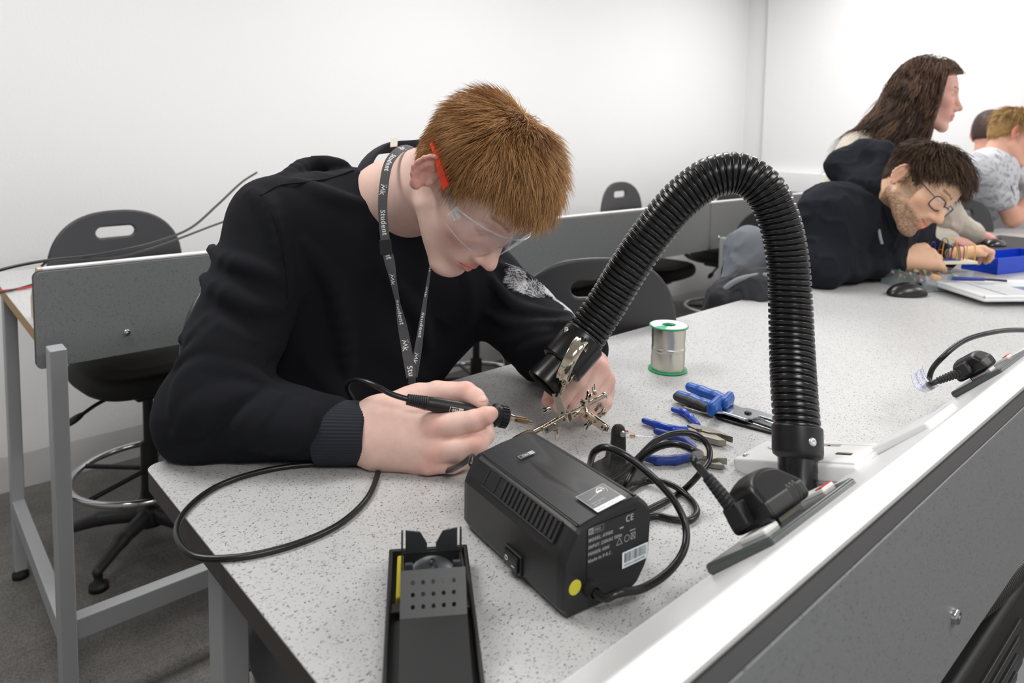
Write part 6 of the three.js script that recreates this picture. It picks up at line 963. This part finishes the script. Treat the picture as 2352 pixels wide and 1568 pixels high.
// --- person with long brown hair
{
  const t = thing('person', 'person with long wavy brown hair in cream jumper looking along the bench', 'person'), b = lin(228, 178, 162), sk = skinMat(), col = plainSkin(lin(226, 172, 160)), p = atD;
  const D = 2.68, MF = headFrame(p(2124, 224, D), [0.84, 0.20, -0.50], [0.16, -0.98, -0.05]).scale(V(1.0, 1.04, 1.0));
  const nb = p(2085, 335, D), sR = p(1980, 358, D), sL = p(2150, 385, D + .22), eR = p(2035, 545, D + .02), wR = p(2172, 552, D + .16), eL = p(2165, 500, D + .32), wL = p(2232, 535, D + .34), hip = V(2.95, 0.72, -1.42);
  obj('body', [headGeo(MF, b, { brow: lin(64, 44, 34), red: 0.6 }, nb), handGeo(simpleHand(p(2178, 552, D + .15), p(2275, 572, D + .22), V(-0.2, 0.9, 0.3).normalize(), V(0.5, 0.2, -0.8).normalize(), 1.12, 0.28), col), handGeo(simpleHand(p(2232, 535, D + .36), p(2310, 556, D + .42), V(-0.2, 0.9, 0.3).normalize(), V(0.6, 0.2, -0.75).normalize(), 1.12, 0.34), col), sdfGeo(uni([cone(nb, hip, 0.05, 0.09), cone(sR, eR, 0.035, 0.03), cone(eR, wR, 0.03, 0.025), cone(sL, eL, 0.035, 0.03), cone(eL, wL, 0.03, 0.025), cone(sR, sL, 0.05, 0.05)], 0.03), ...bounds([sR, sL, eR, wR, eL, wL, hip, nb], 0.12), 0.018, col)], sk, t);
  obj('jumper', clothGeo([[sR, eR, 0.082, 0.066], [eR, wR, 0.060, 0.045], [sL, eL, 0.07, 0.066], [eL, wL, 0.066, 0.045], [sR.clone().lerp(sL, 0.15), hip.clone().add(V(-0.06, 0, 0)), 0.10, 0.14], [sR.clone().lerp(sL, 0.85), hip.clone().add(V(0.06, 0, 0)), 0.10, 0.14], [nb.clone().add(V(0, -0.05, 0)), sR, 0.075, 0.07], [nb.clone().add(V(0, -0.05, 0)), sL, 0.075, 0.07]], 0.05, 0.007, 14, 0.010, 6, (x, y, z) => z > -1.01 ? 0.901 - y : -1), mat(0xd9d0c2, 0.95, { bumpMap: T_WEAVE, bumpScale: 0.001 }), t);
  obj('trousers', clothGeo([[hip.clone().add(V(-0.08, 0.02, 0)), hip.clone().add(V(-0.08, -0.62, 0)), 0.11, 0.06], [hip.clone().add(V(0.08, 0.02, 0)), hip.clone().add(V(0.08, -0.62, 0)), 0.11, 0.06]], 0.05, 0.006, 14, 0.014, 8), mat(0x2c3038, 0.95), t);
  // long hair: strands from the scalp falling in waves, in image terms leftwards over the shoulder
  const r = rng(61), L = [], inv = MF.clone().invert(), down = V(0, -1, 0), skull = headBase(0.006), out = cR.clone().negate();
  const bodyF = uni([cone(nb, p(2030, 430, D), 0.085, 0.10), cone(nb, sR, 0.09, 0.085), cone(sR, eR, 0.085, 0.07)], 0.03), headW = (x, y, z) => { const q = V(x, y, z).applyMatrix4(inv); return skull(q.x, q.y, q.z); };
  for (let i = 0; i < 4200; i++) {
    const u = r() * 2 - 1, a = r() * 6.2832, s = Math.sqrt(1 - u * u), q = V(0.080 * s * Math.cos(a), 0.05 + 0.089 * u, 0.101 * s * Math.sin(a)); if (q.y < -0.01 || (q.z > 0.045 && q.y < 0.095) || (q.z > 0.02 && q.y < 0.03) || q.z > 0.07) continue;
    const w = q.clone().applyMatrix4(MF), pts = [w.clone()], len = 0.26 + 0.16 * r() + (q.z < 0 ? 0.05 : 0), seg = 12, ph = r() * 6.28, cl = vnoise(q.x * 45, q.y * 45, q.z * 45), d = q.clone().sub(V(0, 0.10, 0.02)).transformDirection(MF).multiplyScalar(0.6).add(down).normalize(), c = w.clone();
    for (let k = 0; k < seg; k++) {
      const f = k / seg; d.addScaledVector(down, 0.35).addScaledVector(out, f > 0.25 ? 0.16 + 0.30 * Math.max(0, -q.z / 0.1) + 0.08 * cl : 0).addScaledVector(cR, 0.42 * Math.sin(k * 1.35 + cl * 7 + ph * 0.2)).addScaledVector(cF, 0.40 * Math.cos(k * 1.35 + cl * 5 + ph * 0.2)).normalize(); c.addScaledVector(d, len / seg);
      for (let z = 0; z < 2; z++) { const h = headW(c.x, c.y, c.z) - 0.006 - 0.012 * r(); if (h < 0) c.addScaledVector(grad(headW, c), -h); const bb = bodyF(c.x, c.y, c.z) - 0.004 - 0.012 * r(); if (bb < 0) c.addScaledVector(grad(bodyF, c), -bb); }
      { const lq = c.clone().applyMatrix4(inv); const lim = 0.050 + 0.012 * cl; if (lq.z > lim && lq.y < 0.10) { lq.z = lim - 0.01 * r(); if (Math.abs(lq.x) < 0.06 && lq.y > -0.13) lq.x = -0.07 - 0.015 * r(); c.copy(lq.applyMatrix4(MF)); } }
      pts.push(c.clone());
    }
    const tcol = Math.max(0, Math.min(1, 0.4 + 0.4 * cl + (r() - 0.5) * 0.6)), ca = lin(54, 40, 34), cb = lin(124, 96, 78); L.push({ p: pts, w: 0.0011, c: [0, 1, 2].map(k => ca[k] + (cb[k] - ca[k]) * tcol) });
  }
  { const A = p(2110, 200, D - .02), B = p(2074, 275, D), Cc = p(2000, 350, D), cv = spline([A, B, Cc]);
    for (let i = 0; i < 4200; i++) { const f = r() * 0.8, c0 = cv.getPoint(f), tg = cv.getTangent(f), a = r() * 6.2832, s1 = V().crossVectors(tg, cF).normalize(), s2 = V().crossVectors(tg, s1), rad = 0.080 + 0.05 * Math.min(f, 0.4) - 0.03 * Math.max(0, f - 0.4) + 0.012 * r(), n = s1.multiplyScalar(Math.cos(a)).addScaledVector(s2, Math.sin(a)), c = c0.clone().addScaledVector(n, rad); if (c.clone().applyMatrix4(inv).z > 0.045) continue; const cl = vnoise(c.x * 22, c.y * 22, c.z * 22), d = tg.clone().addScaledVector(n, 0.15), pts = [c.clone()], len = 0.12 + 0.12 * r(), ph = r();
      for (let k = 0; k < 9; k++) { const ff = Math.min(1, f + k * 0.07); d.addScaledVector(cv.getTangent(ff), 0.35).addScaledVector(down, 0.12).addScaledVector(cR, 0.34 * Math.sin(k * 1.3 + cl * 9 + ph)).addScaledVector(cF, 0.3 * Math.cos(k * 1.3 + cl * 9 + ph)).normalize(); c.addScaledVector(d, len / 9); pts.push(c.clone()); }
      const tcol = Math.max(0, Math.min(1, 0.42 + 0.7 * cl + (r() - 0.5) * 0.5)), ca = lin(50, 37, 31), cb = lin(132, 102, 82); L.push({ p: pts, w: 0.0011, c: [0, 1, 2].map(k => ca[k] + (cb[k] - ca[k]) * tcol) }); } }
  const cap = sdfGeo((x, y, z) => smax(headBase(0.010)(x, y, z), -(y - interp([[-0.12, -0.09], [-0.02, -0.08], [0.02, 0.02], [0.05, 0.075], [0.08, 0.1], [0.12, 0.1]], z)) * 0.7, 0.01), V(-0.12, -0.1, -0.13), V(0.12, 0.18, 0.13), 0.006, () => lin(62, 46, 40)).applyMatrix4(MF);
  const vol = sdfGeo(uni([cone(p(2098, 225, D), p(2068, 290, D + .03), 0.092, 0.092), cone(p(2068, 290, D + .03), p(2040, 350, D + .03), 0.095, 0.07)], 0.05), ...bounds([p(2098, 225, D), p(2040, 350, D)], 0.14), 0.012, () => lin(60, 45, 39));
  tag(obj('hair', [cap, vol, strandGeo(L)], hairMat, t), 'long wavy brown hair', null, null, 'stuff');
}
// --- person in the patterned t-shirt
{
  const t = thing('person', 'fair-haired person in grey patterned t-shirt leaning on bare forearms', 'person'), b = lin(224, 172, 150), sk = skinMat(), col = plainSkin(lin(222, 172, 150)), p = atD, D = 3.55;
  const MF = headFrame(p(2328, 316, D), [0.78, 0.50, -0.37], [0.42, -0.88, 0.0]).scale(V(1.08, 1.08, 1.08));
  const nb = p(2292, 355, D + .02), sR = p(2262, 388, D - .02), eR = p(2326, 500, D + .05), wR = p(2400, 430, D + .12), sL = p(2360, 400, D + .3), eL = p(2420, 500, D + .3), wL = p(2400, 430, D + .2), hip = TEE_SEAT.clone().setY(0.755);
  obj('body', [headGeo(MF, b, { brow: lin(150, 110, 70), red: 0.8 }, nb), sdfGeo(uni([cone(nb, hip, 0.05, 0.09), cone(sR, eR, 0.05, 0.042), cone(eR, wR, 0.044, 0.03), cone(sL, eL, 0.045, 0.04), cone(eL, wL, 0.04, 0.03), cone(sR, sL, 0.05, 0.05)], 0.02), ...bounds([sR, sL, eR, wR, eL, wL, hip, nb], 0.12), 0.008, col), handGeo(simpleHand(wR, p(2430, 400, D + .14), V(-0.4, 0.5, 0.7).normalize(), V(0.5, 0.6, -0.6).normalize(), 1.0, 0.6), col, 0.005)], sk, t);
  const tex = canvasTex(512, 512, (x, W, H) => { const r = rng(19); x.fillStyle = '#c9cbd0'; x.fillRect(0, 0, W, H); for (let i = 0; i < 260; i++) { const px = r() * W, py = r() * H, v = 95 + r() * 100 | 0; x.fillStyle = `rgba(${v},${v + 4},${v + 12},${0.2 + r() * 0.35})`; x.beginPath(); x.ellipse(px, py, 6 + r() * 26, 3 + r() * 12, r() * 3.14, 0, 7); x.fill(); } });
  const tg = clothGeo([[sR, sR.clone().lerp(eR, 0.52), 0.082, 0.078], [sL, sL.clone().lerp(eL, 0.5), 0.075, 0.075], [sR.clone().lerp(sL, 0.15), hip.clone().add(V(-0.06, 0, 0)), 0.11, 0.15], [sR.clone().lerp(sL, 0.85), hip.clone().add(V(0.06, 0, 0)), 0.11, 0.15], [nb.clone().add(V(0, -0.07, 0)), sR, 0.075, 0.075], [nb.clone().add(V(0, -0.07, 0)), sL, 0.075, 0.07]], 0.04, 0.006, 12, 0.010, 16); { const u = tg.attributes.uv; for (let i = 0; i < u.count; i++) u.setXY(i, u.getX(i) * 0.1, u.getY(i) * 0.1); }
  obj('t_shirt', tg, mat(0xffffff, 0.95, { map: tex }), t);
  obj('neck_strap', tube([p(2282, 352, D - .07), p(2296, 385, D - .09), p(2318, 420, D - .08), p(2328, 450, D - .06)], 0.006, 20, 6), mat(0x34363c, 0.7), t);
  obj('jeans', clothGeo([[hip.clone().add(V(-0.08, 0.02, 0)), hip.clone().add(V(-0.08, -0.05, 0.4)), 0.11, 0.08], [hip.clone().add(V(0.08, 0.02, 0)), hip.clone().add(V(0.08, -0.05, 0.4)), 0.11, 0.08], [hip.clone().add(V(-0.08, -0.05, 0.4)), hip.clone().add(V(-0.08, -0.45, 0.35)), 0.07, 0.055], [hip.clone().add(V(0.08, -0.05, 0.4)), hip.clone().add(V(0.08, -0.45, 0.35)), 0.07, 0.055]], 0.04, 0.006, 14, 0.014, 8), mat(0x3f5f80, 0.95), t);
  const HO = { seed: 43, n: 3500, whorl: V(0.0, 0.128, -0.045), line: [[-0.12, -0.06], [-0.06, -0.05], [-0.03, -0.01], [-0.01, 0.03], [0.02, 0.02], [0.04, 0.05], [0.07, 0.07], [0.12, 0.08]], len: (x, y, z) => 0.03 + 0.035 * Math.max(0, Math.min(1, y / 0.08)), lift: (x, y) => 0.34 + Math.max(0, y - 0.05) * 1.6, cols: [lin(140, 108, 66), lin(216, 184, 130)], w: 0.0012, clump: 0.6, seg: 4, flow: (fl, q) => fl.add(V(0, -0.4, q.z > 0 ? 0.3 : -0.1)) };
  tag(obj('hair', [capGeo(HO, 0.012, () => lin(158, 122, 76)).applyMatrix4(MF), shortHair(HO).applyMatrix4(MF)], hairMat, t), 'fair straight hair', null, null, 'stuff');
}
// --- person whose dark cropped head shows behind
{
  const t = thing('person', 'person with dark cropped hair seen from behind in a white shirt', 'person'), b = lin(224, 168, 150), D = 4.05, p = atD;
  const MF = headFrame(p(2276, 312, D), [0.85, 0.25, 0.40], [0.25, -0.95, 0.1]).scale(V(1.05, 1.05, 1.05)), nb = p(2262, 372, D), sR = p(2215, 410, D), sL = p(2310, 410, D + .1), hip = p(2265, 520, D + .05).setY(0.72);
  obj('body', [headGeo(MF, b, { red: 1.1 }, nb), sdfGeo(uni([cone(nb, hip, 0.05, 0.09), cone(sR, sL, 0.05, 0.05)], 0.03), ...bounds([sR, sL, hip, nb], 0.12), 0.02, plainSkin(b))], skinMat(), t);
  obj('shirt', clothGeo([[sR, sR.clone().add(V(0.02, -0.25, 0)), 0.07, 0.06], [sL, sL.clone().add(V(0.02, -0.25, 0)), 0.07, 0.06], [sR, hip, 0.1, 0.14], [sL, hip, 0.1, 0.14], [nb.clone().add(V(0, -0.06, 0)), sR, 0.07, 0.07], [nb.clone().add(V(0, -0.06, 0)), sL, 0.07, 0.07]], 0.05, 0.006, 12, 0.012, 26), mat(0xe4e6ea, 0.9), t);
  obj('trousers', clothGeo([[hip.clone().add(V(-0.08, 0.02, 0)), hip.clone().add(V(-0.08, -0.62, 0)), 0.11, 0.06], [hip.clone().add(V(0.08, 0.02, 0)), hip.clone().add(V(0.08, -0.62, 0)), 0.11, 0.06]], 0.05, 0.006, 14, 0.016, 8), mat(0x23252b, 0.95), t);
  const HO = { seed: 47, n: 2600, whorl: V(0.0, 0.128, -0.045), line: [[-0.12, -0.05], [-0.06, -0.04], [-0.03, 0.0], [-0.01, 0.035], [0.03, 0.03], [0.07, 0.08], [0.12, 0.085]], len: () => 0.016, lift: () => 0.4, cols: [lin(52, 40, 34), lin(98, 78, 66)], w: 0.0012, clump: 0.3, seg: 3 };
  tag(obj('hair', [capGeo(HO, 0.010, () => lin(64, 49, 42)).applyMatrix4(MF), shortHair(HO).applyMatrix4(MF)], hairMat, t), 'dark cropped hair', null, null, 'stuff');
}

stool(4.38, -1.47, 0.5, 'stool that the person in the patterned t-shirt sits on');
stool(3.96, -1.27, 2.6, 'empty grey-black stool backed against the bench between cream jumper and patterned t-shirt');
stool(2.56, -1.32, -1.25, 'black stool that the bearded person sits on');
// dark jacket lying over the seat beside the bearded person
{
  const t = thing('jacket', 'dark grey jacket heaped beside the grey jeans of the bearded person', 'jacket'), p = atD;
  const q = [[p(1665, 690, 2.0), p(1720, 665, 2.0), 0.045, 0.052], [p(1720, 665, 2.0), p(1790, 660, 2.02), 0.052, 0.05], [p(1665, 690, 2.0), p(1655, 760, 2.0), 0.045, 0.06], [p(1740, 690, 2.0), p(1730, 800, 2.02), 0.06, 0.08]];
  obj('shell', clothGeo(q, 0.03, 0.009, 17, 0.006, 12), mat(0x2c2d31, 0.85), t); obj('lining', tube([p(1655, 672, 1.965), p(1690, 645, 1.955), p(1730, 634, 1.955), p(1775, 632, 1.965)], 0.008, 24, 8), mat(0x7d8087, 0.9), t);
}
// ---------------------------------------------------------------- things on the far part of the bench
{
  const c = onY(2083, 678, 0.9), t = thing('computer_mouse', 'black computer mouse lying before the clear parts tray', 'mouse', [c.x, 0.9005, c.z], -0.55);
  const f = (x, y, z) => smax(ell(V(0, 0, 0), [0.062, 0.037, 0.036])(x, y, z), -y, 0.005); obj('shell', sdfGeo(f, V(-0.07, -0.005, -0.045), V(0.07, 0.045, 0.045), 0.003), phys(0x1d1d20, 0.3), t);
  obj('button_seam', tube([V(0.0, 0.0372, 0), V(0.03, 0.0325, 0), V(0.055, 0.018, 0)], 0.0008, 10, 5), M.black, t); obj('wheel', new THREE.TorusGeometry(0.008, 0.004, 8, 20).translate(0.035, 0.027, 0), M.rubber, t);
}
{
  const t = thing('parts_tray', 'clear plastic tray full of small electronic parts', 'tray'), cl = phys(0xf2f5f7, 0.12, { transmission: 0.9, thickness: 0, side: THREE.DoubleSide }), o = onY(2185, 668, 0.9), X = V(0.93, 0, 0.36).normalize(), Z = V(-0.36, 0, 0.93), F = basis(X, V(0, 1, 0), Z, V(o.x, 0.9008, o.z)), put = g => g.applyMatrix4(F);
  obj('floor_panel', put(bx(-0.11, 0.09, 0, 0.003, -0.15, 0)), cl, t);
  for (const g of [bx(-0.11, 0.09, 0, 0.05, -0.002, 0), bx(-0.11, 0.09, 0, 0.05, -0.15, -0.148), bx(-0.11, -0.108, 0, 0.05, -0.15, 0), bx(0.088, 0.09, 0, 0.05, -0.15, 0), bx(-0.015, -0.013, 0, 0.047, -0.15, 0)]) obj('wall_panel', put(g), cl, t);
  const r = rng(33), cols = [0x2b2f5a, 0x8a2f28, 0xd8c9a0, 0x2f6b45, 0x3c3c40, 0xb07a4a, 0xd7d7d2, 0x30468f, 0xc9b45a], cats = ['cap', 'resistor', 'chip'];
  for (let i = 0; i < 54; i++) {
    const x = -0.10 + r() * 0.18, z = -0.14 + r() * 0.13, y = 0.012 + r() * 0.032, k = i % 3, m = new THREE.Matrix4().makeRotationFromEuler(new THREE.Euler(r() * 3, r() * 6, r() * 3)).setPosition(x, y, z), mm = mat(cols[i % cols.length], 0.5);
    const g = k === 0 ? lath([[0, 0], [0.005, 0], [0.005, 0.012], [0, 0.012]], V(0, 0, 0), V(0, 1, 0), 12) : k === 1 ? lath([[0, 0], [0.003, 0.001], [0.0024, 0.006], [0.003, 0.011], [0, 0.012]], V(0, 0, 0), V(0, 1, 0), 10) : bx(-0.008, 0.008, -0.002, 0.002, -0.004, 0.004, 0.0006);
    const e = thing(['capacitor', 'resistor', 'chip'][k], ['small round component among the parts in the clear tray', 'small barrel component among the parts in the clear tray', 'small flat chip among the parts in the clear tray'][k], 'component', [0, 0, 0], 0, ['round parts in the tray', 'barrel parts in the tray', 'chips in the tray'][k]); obj('case', put(g.applyMatrix4(m)), mm, e); obj('lead_wire', put(tube([V(0, 0, 0), V(0.008, 0.004, 0.002), V(0.016, 0.002, 0.004)], 0.0004, 4, 4).applyMatrix4(m)), M.chrome, e);
  }
  const kn = thing('knob', 'orange-yellow round knob in the clear parts tray', 'knob'); obj('cap', put(lath([[0, 0.014], [0.013, 0.013], [0.015, 0.008], [0.015, 0], [0, 0]].reverse(), V(-0.045, 0.032, -0.02), V(0.1, 1, 0.3), 24)), mat(0xf0a010, 0.4), kn); obj('grip_ring', put(new THREE.TorusGeometry(0.0148, 0.0012, 6, 28).rotateX(Math.PI / 2).translate(-0.045, 0.036, -0.02)), mat(0xe89008, 0.5), kn);
}
{
  const o = onY(2178, 622, 0.92), t = thing('breadboard', 'cream breadboard wired up under the hands of the bearded person', 'circuit board', [o.x, 0.9465, o.z], -0.6);
  obj('board', bx(-0.08, 0.08, 0, 0.009, -0.028, 0.028, 0.001), mat(0xe8e2cc, 0.6), t); obj('module', bx(-0.03, 0.03, 0.009, 0.013, -0.012, 0.012), mat(0x2a4a8c, 0.5), t);
  const r = rng(71); [0xc4282c, 0x2c3e9c, 0xd9b81c, 0x6a3c8c, 0x2c8a4c, 0x222226, 0xc4282c, 0xd8762c, 0xd9b81c, 0x6a3c8c].forEach((c, i) => { const a = -0.07 + r() * 0.14, b = a + (r() - 0.5) * 0.1, h = 0.03 + r() * 0.055; obj('jumper_wire', tube([V(a, 0.008, -0.02 + r() * 0.04), V(a + (b - a) * 0.2, h, 0), V(a + (b - a) * 0.8, h, 0.01), V(b, 0.008, -0.02 + r() * 0.04)], 0.0016, 20, 6), mat(c, 0.45), t); });
}
{
  const o = onY(2262, 678, 0.925), X = V(0.80, 0, 0.60).normalize(), Z = V(-0.60, 0, 0.80), F = basis(X, V(0, 1, 0), Z, V(o.x, 0.914, o.z)), put = g => g.applyMatrix4(F);
  const t = thing('white_tray', 'white shallow tray lid with sheets and tools on it', 'tray'); obj('lid', put(bx(-0.03, 0.36, 0.0, 0.012, -0.2, 0.035, 0.006)), mat(0xeeeff1, 0.35), t); obj('rim', [put(bx(-0.03, 0.36, 0.01, 0.018, 0.028, 0.035, 0.003)), put(bx(-0.03, -0.023, 0.01, 0.018, -0.2, 0.035, 0.003))], mat(0xf3f4f6, 0.35), t);
  obj('foot_pad', put(bx(0.1, 0.3, -0.0135, 0.0005, -0.1, -0.02)), M.black, t);
  const tx = canvasTex(256, 256, (x, W, H) => { x.fillStyle = '#e3e6ea'; x.fillRect(0, 0, W, H); x.fillStyle = '#7f93b4'; x.fillRect(120, 90, 120, 110); x.fillStyle = '#9fb0c8'; x.fillRect(20, 20, 80, 14); x.fillRect(20, 46, 60, 8); x.fillStyle = '#5d6f8f'; x.fillRect(140, 110, 40, 60); x.fillStyle = '#d89a3a'; x.fillRect(210, 210, 40, 40); }, true, false);
  const s = thing('printed_sheet', 'pale printed sheet with blue picture on the white tray', 'paper'); obj('sheet', put(bx(0.06, 0.26, 0.0125, 0.0135, -0.15, 0.01)), mat(0xffffff, 0.5, { map: tx }), s);
  const pl = thing('cutters', 'slim pliers with dark blue handles lying on the white tray', 'pliers'); obj('handle', put(tube([V(0.02, 0.022, -0.17), V(0.07, 0.024, -0.15), V(0.12, 0.022, -0.155)], 0.0055, 14, 8)), mat(0x1c2f86, 0.4), pl); obj('jaw', put(tube([V(0.12, 0.022, -0.155), V(0.15, 0.021, -0.15), V(0.18, 0.02, -0.14)], 0.0035, 10, 8)), M.black, pl);
}
{
  const o = onY(2290, 618, 0.92), X = V(0.95, 0, 0.30).normalize(), Z = V(-0.3, 0, 0.95), F = basis(X, V(0, 1, 0), Z, V(o.x, 0.9005, o.z)), put = g => g.applyMatrix4(F);
  const t = thing('blue_tray', 'bright blue plastic storage tray beyond the white tray', 'tray'), bl = phys(0x0a3fc0, 0.4);
  obj('tray_floor', put(bx(0, 0.32, 0, 0.004, -0.12, 0)), bl, t); for (const g of [bx(0, 0.32, 0, 0.055, -0.004, 0, 0.001), bx(0, 0.32, 0, 0.055, -0.12, -0.116, 0.001), bx(0, 0.004, 0, 0.055, -0.12, 0, 0.001), bx(0.316, 0.32, 0, 0.055, -0.12, 0, 0.001)]) obj('tray_wall', put(g), bl, t);
}
{
  const o = onY(2300, 572, 0.905), X = V(1, 0, 0), t = thing('mouse_mat', 'dark grey mat under the hand in the cream sleeve', 'mat', [o.x, 0.9005, o.z]); obj('pad', bx(-0.16, 0.5, 0, 0.004, -0.13, 0.12, 0.001), mat(0x3c3a3b, 0.8), t);
  const m = thing('computer_mouse', 'black computer mouse under the hand in the cream sleeve', 'mouse', [onY(2285, 556, 0.92).x, 0.9046, onY(2285, 556, 0.92).z], -0.3); obj('shell', sdfGeo((x, y, z) => smax(ell(V(0, 0, 0), [0.058, 0.030, 0.034])(x, y, z), -y, 0.005), V(-0.07, -0.005, -0.045), V(0.07, 0.045, 0.045), 0.004), M.gloss, m); obj('wheel', new THREE.TorusGeometry(0.008, 0.004, 8, 16).translate(0.03, 0.022, 0), M.rubber, m);
}
// hoses hanging under the near bench
[[V(0.95, 0.62, -0.34), V(1.0, 0.55, -0.30), V(1.15, 0.45, -0.30), V(1.4, 0.3, -0.3)], [V(1.12, 0.66, -0.36), V(1.2, 0.6, -0.33), V(1.4, 0.55, -0.32), V(1.7, 0.5, -0.32)]].forEach((q, i) => {
  const c = spline(q), L = c.getLength(), n = Math.round(L / 0.0021), fr = c.computeFrenetFrames(n, false), P = [], I = [], S = 20; for (let k = 0; k <= n; k++) { const p = c.getPointAt(k / n), r = 0.022 - (k % 5 === 0 ? 0.003 : 0); for (let j = 0; j <= S; j++) { const a = j / S * 6.2832; P.push(...p.clone().addScaledVector(fr.normals[k], Math.cos(a) * r).addScaledVector(fr.binormals[k], Math.sin(a) * r).toArray()); } }
  for (let k = 0; k < n; k++) for (let j = 0; j < S; j++) { const a = k * (S + 1) + j, b = a + S + 1; I.push(a, a + 1, b, b, a + 1, b + 1); }
  const g = new THREE.BufferGeometry(); g.setAttribute('position', new THREE.Float32BufferAttribute(P, 3)); g.setIndex(I); g.computeVertexNormals(); tag(obj('extraction_hose', g, phys(0x141416, 0.25)), ['black ribbed hose hanging under the soldering bench, lower of two', 'black ribbed hose running under the soldering bench, upper of two'][i], 'hose');
});

// made-up black cabinet, added to darken the lit floor under the bench
{
  const t = thing('added_dark_cabinet', 'added black cabinet that darkens the space under the soldering bench', 'added cabinet', [1.35, 0, -0.42]), m = mat(0x0c0c0d, 0.5);
  obj('cabinet', bx(-0.42, 0.42, 0.02, 0.44, -0.26, 0.10, 0.015), m, t); for (const x of [-0.36, 0.36]) for (const z of [-0.2, 0.05]) obj('foot', lath([[0, 0], [0.02, 0], [0.018, 0.022], [0, 0.022]], V(x, 0, z), V(0, 1, 0), 14), M.rubber, t);
  for (let k = 0; k < 8; k++) obj('louvre', bx(-0.34, 0.34, 0.10 + k * 0.038, 0.118 + k * 0.038, 0.098, 0.106, 0.003), M.black, t);
}
renderer.render(scene, camera);
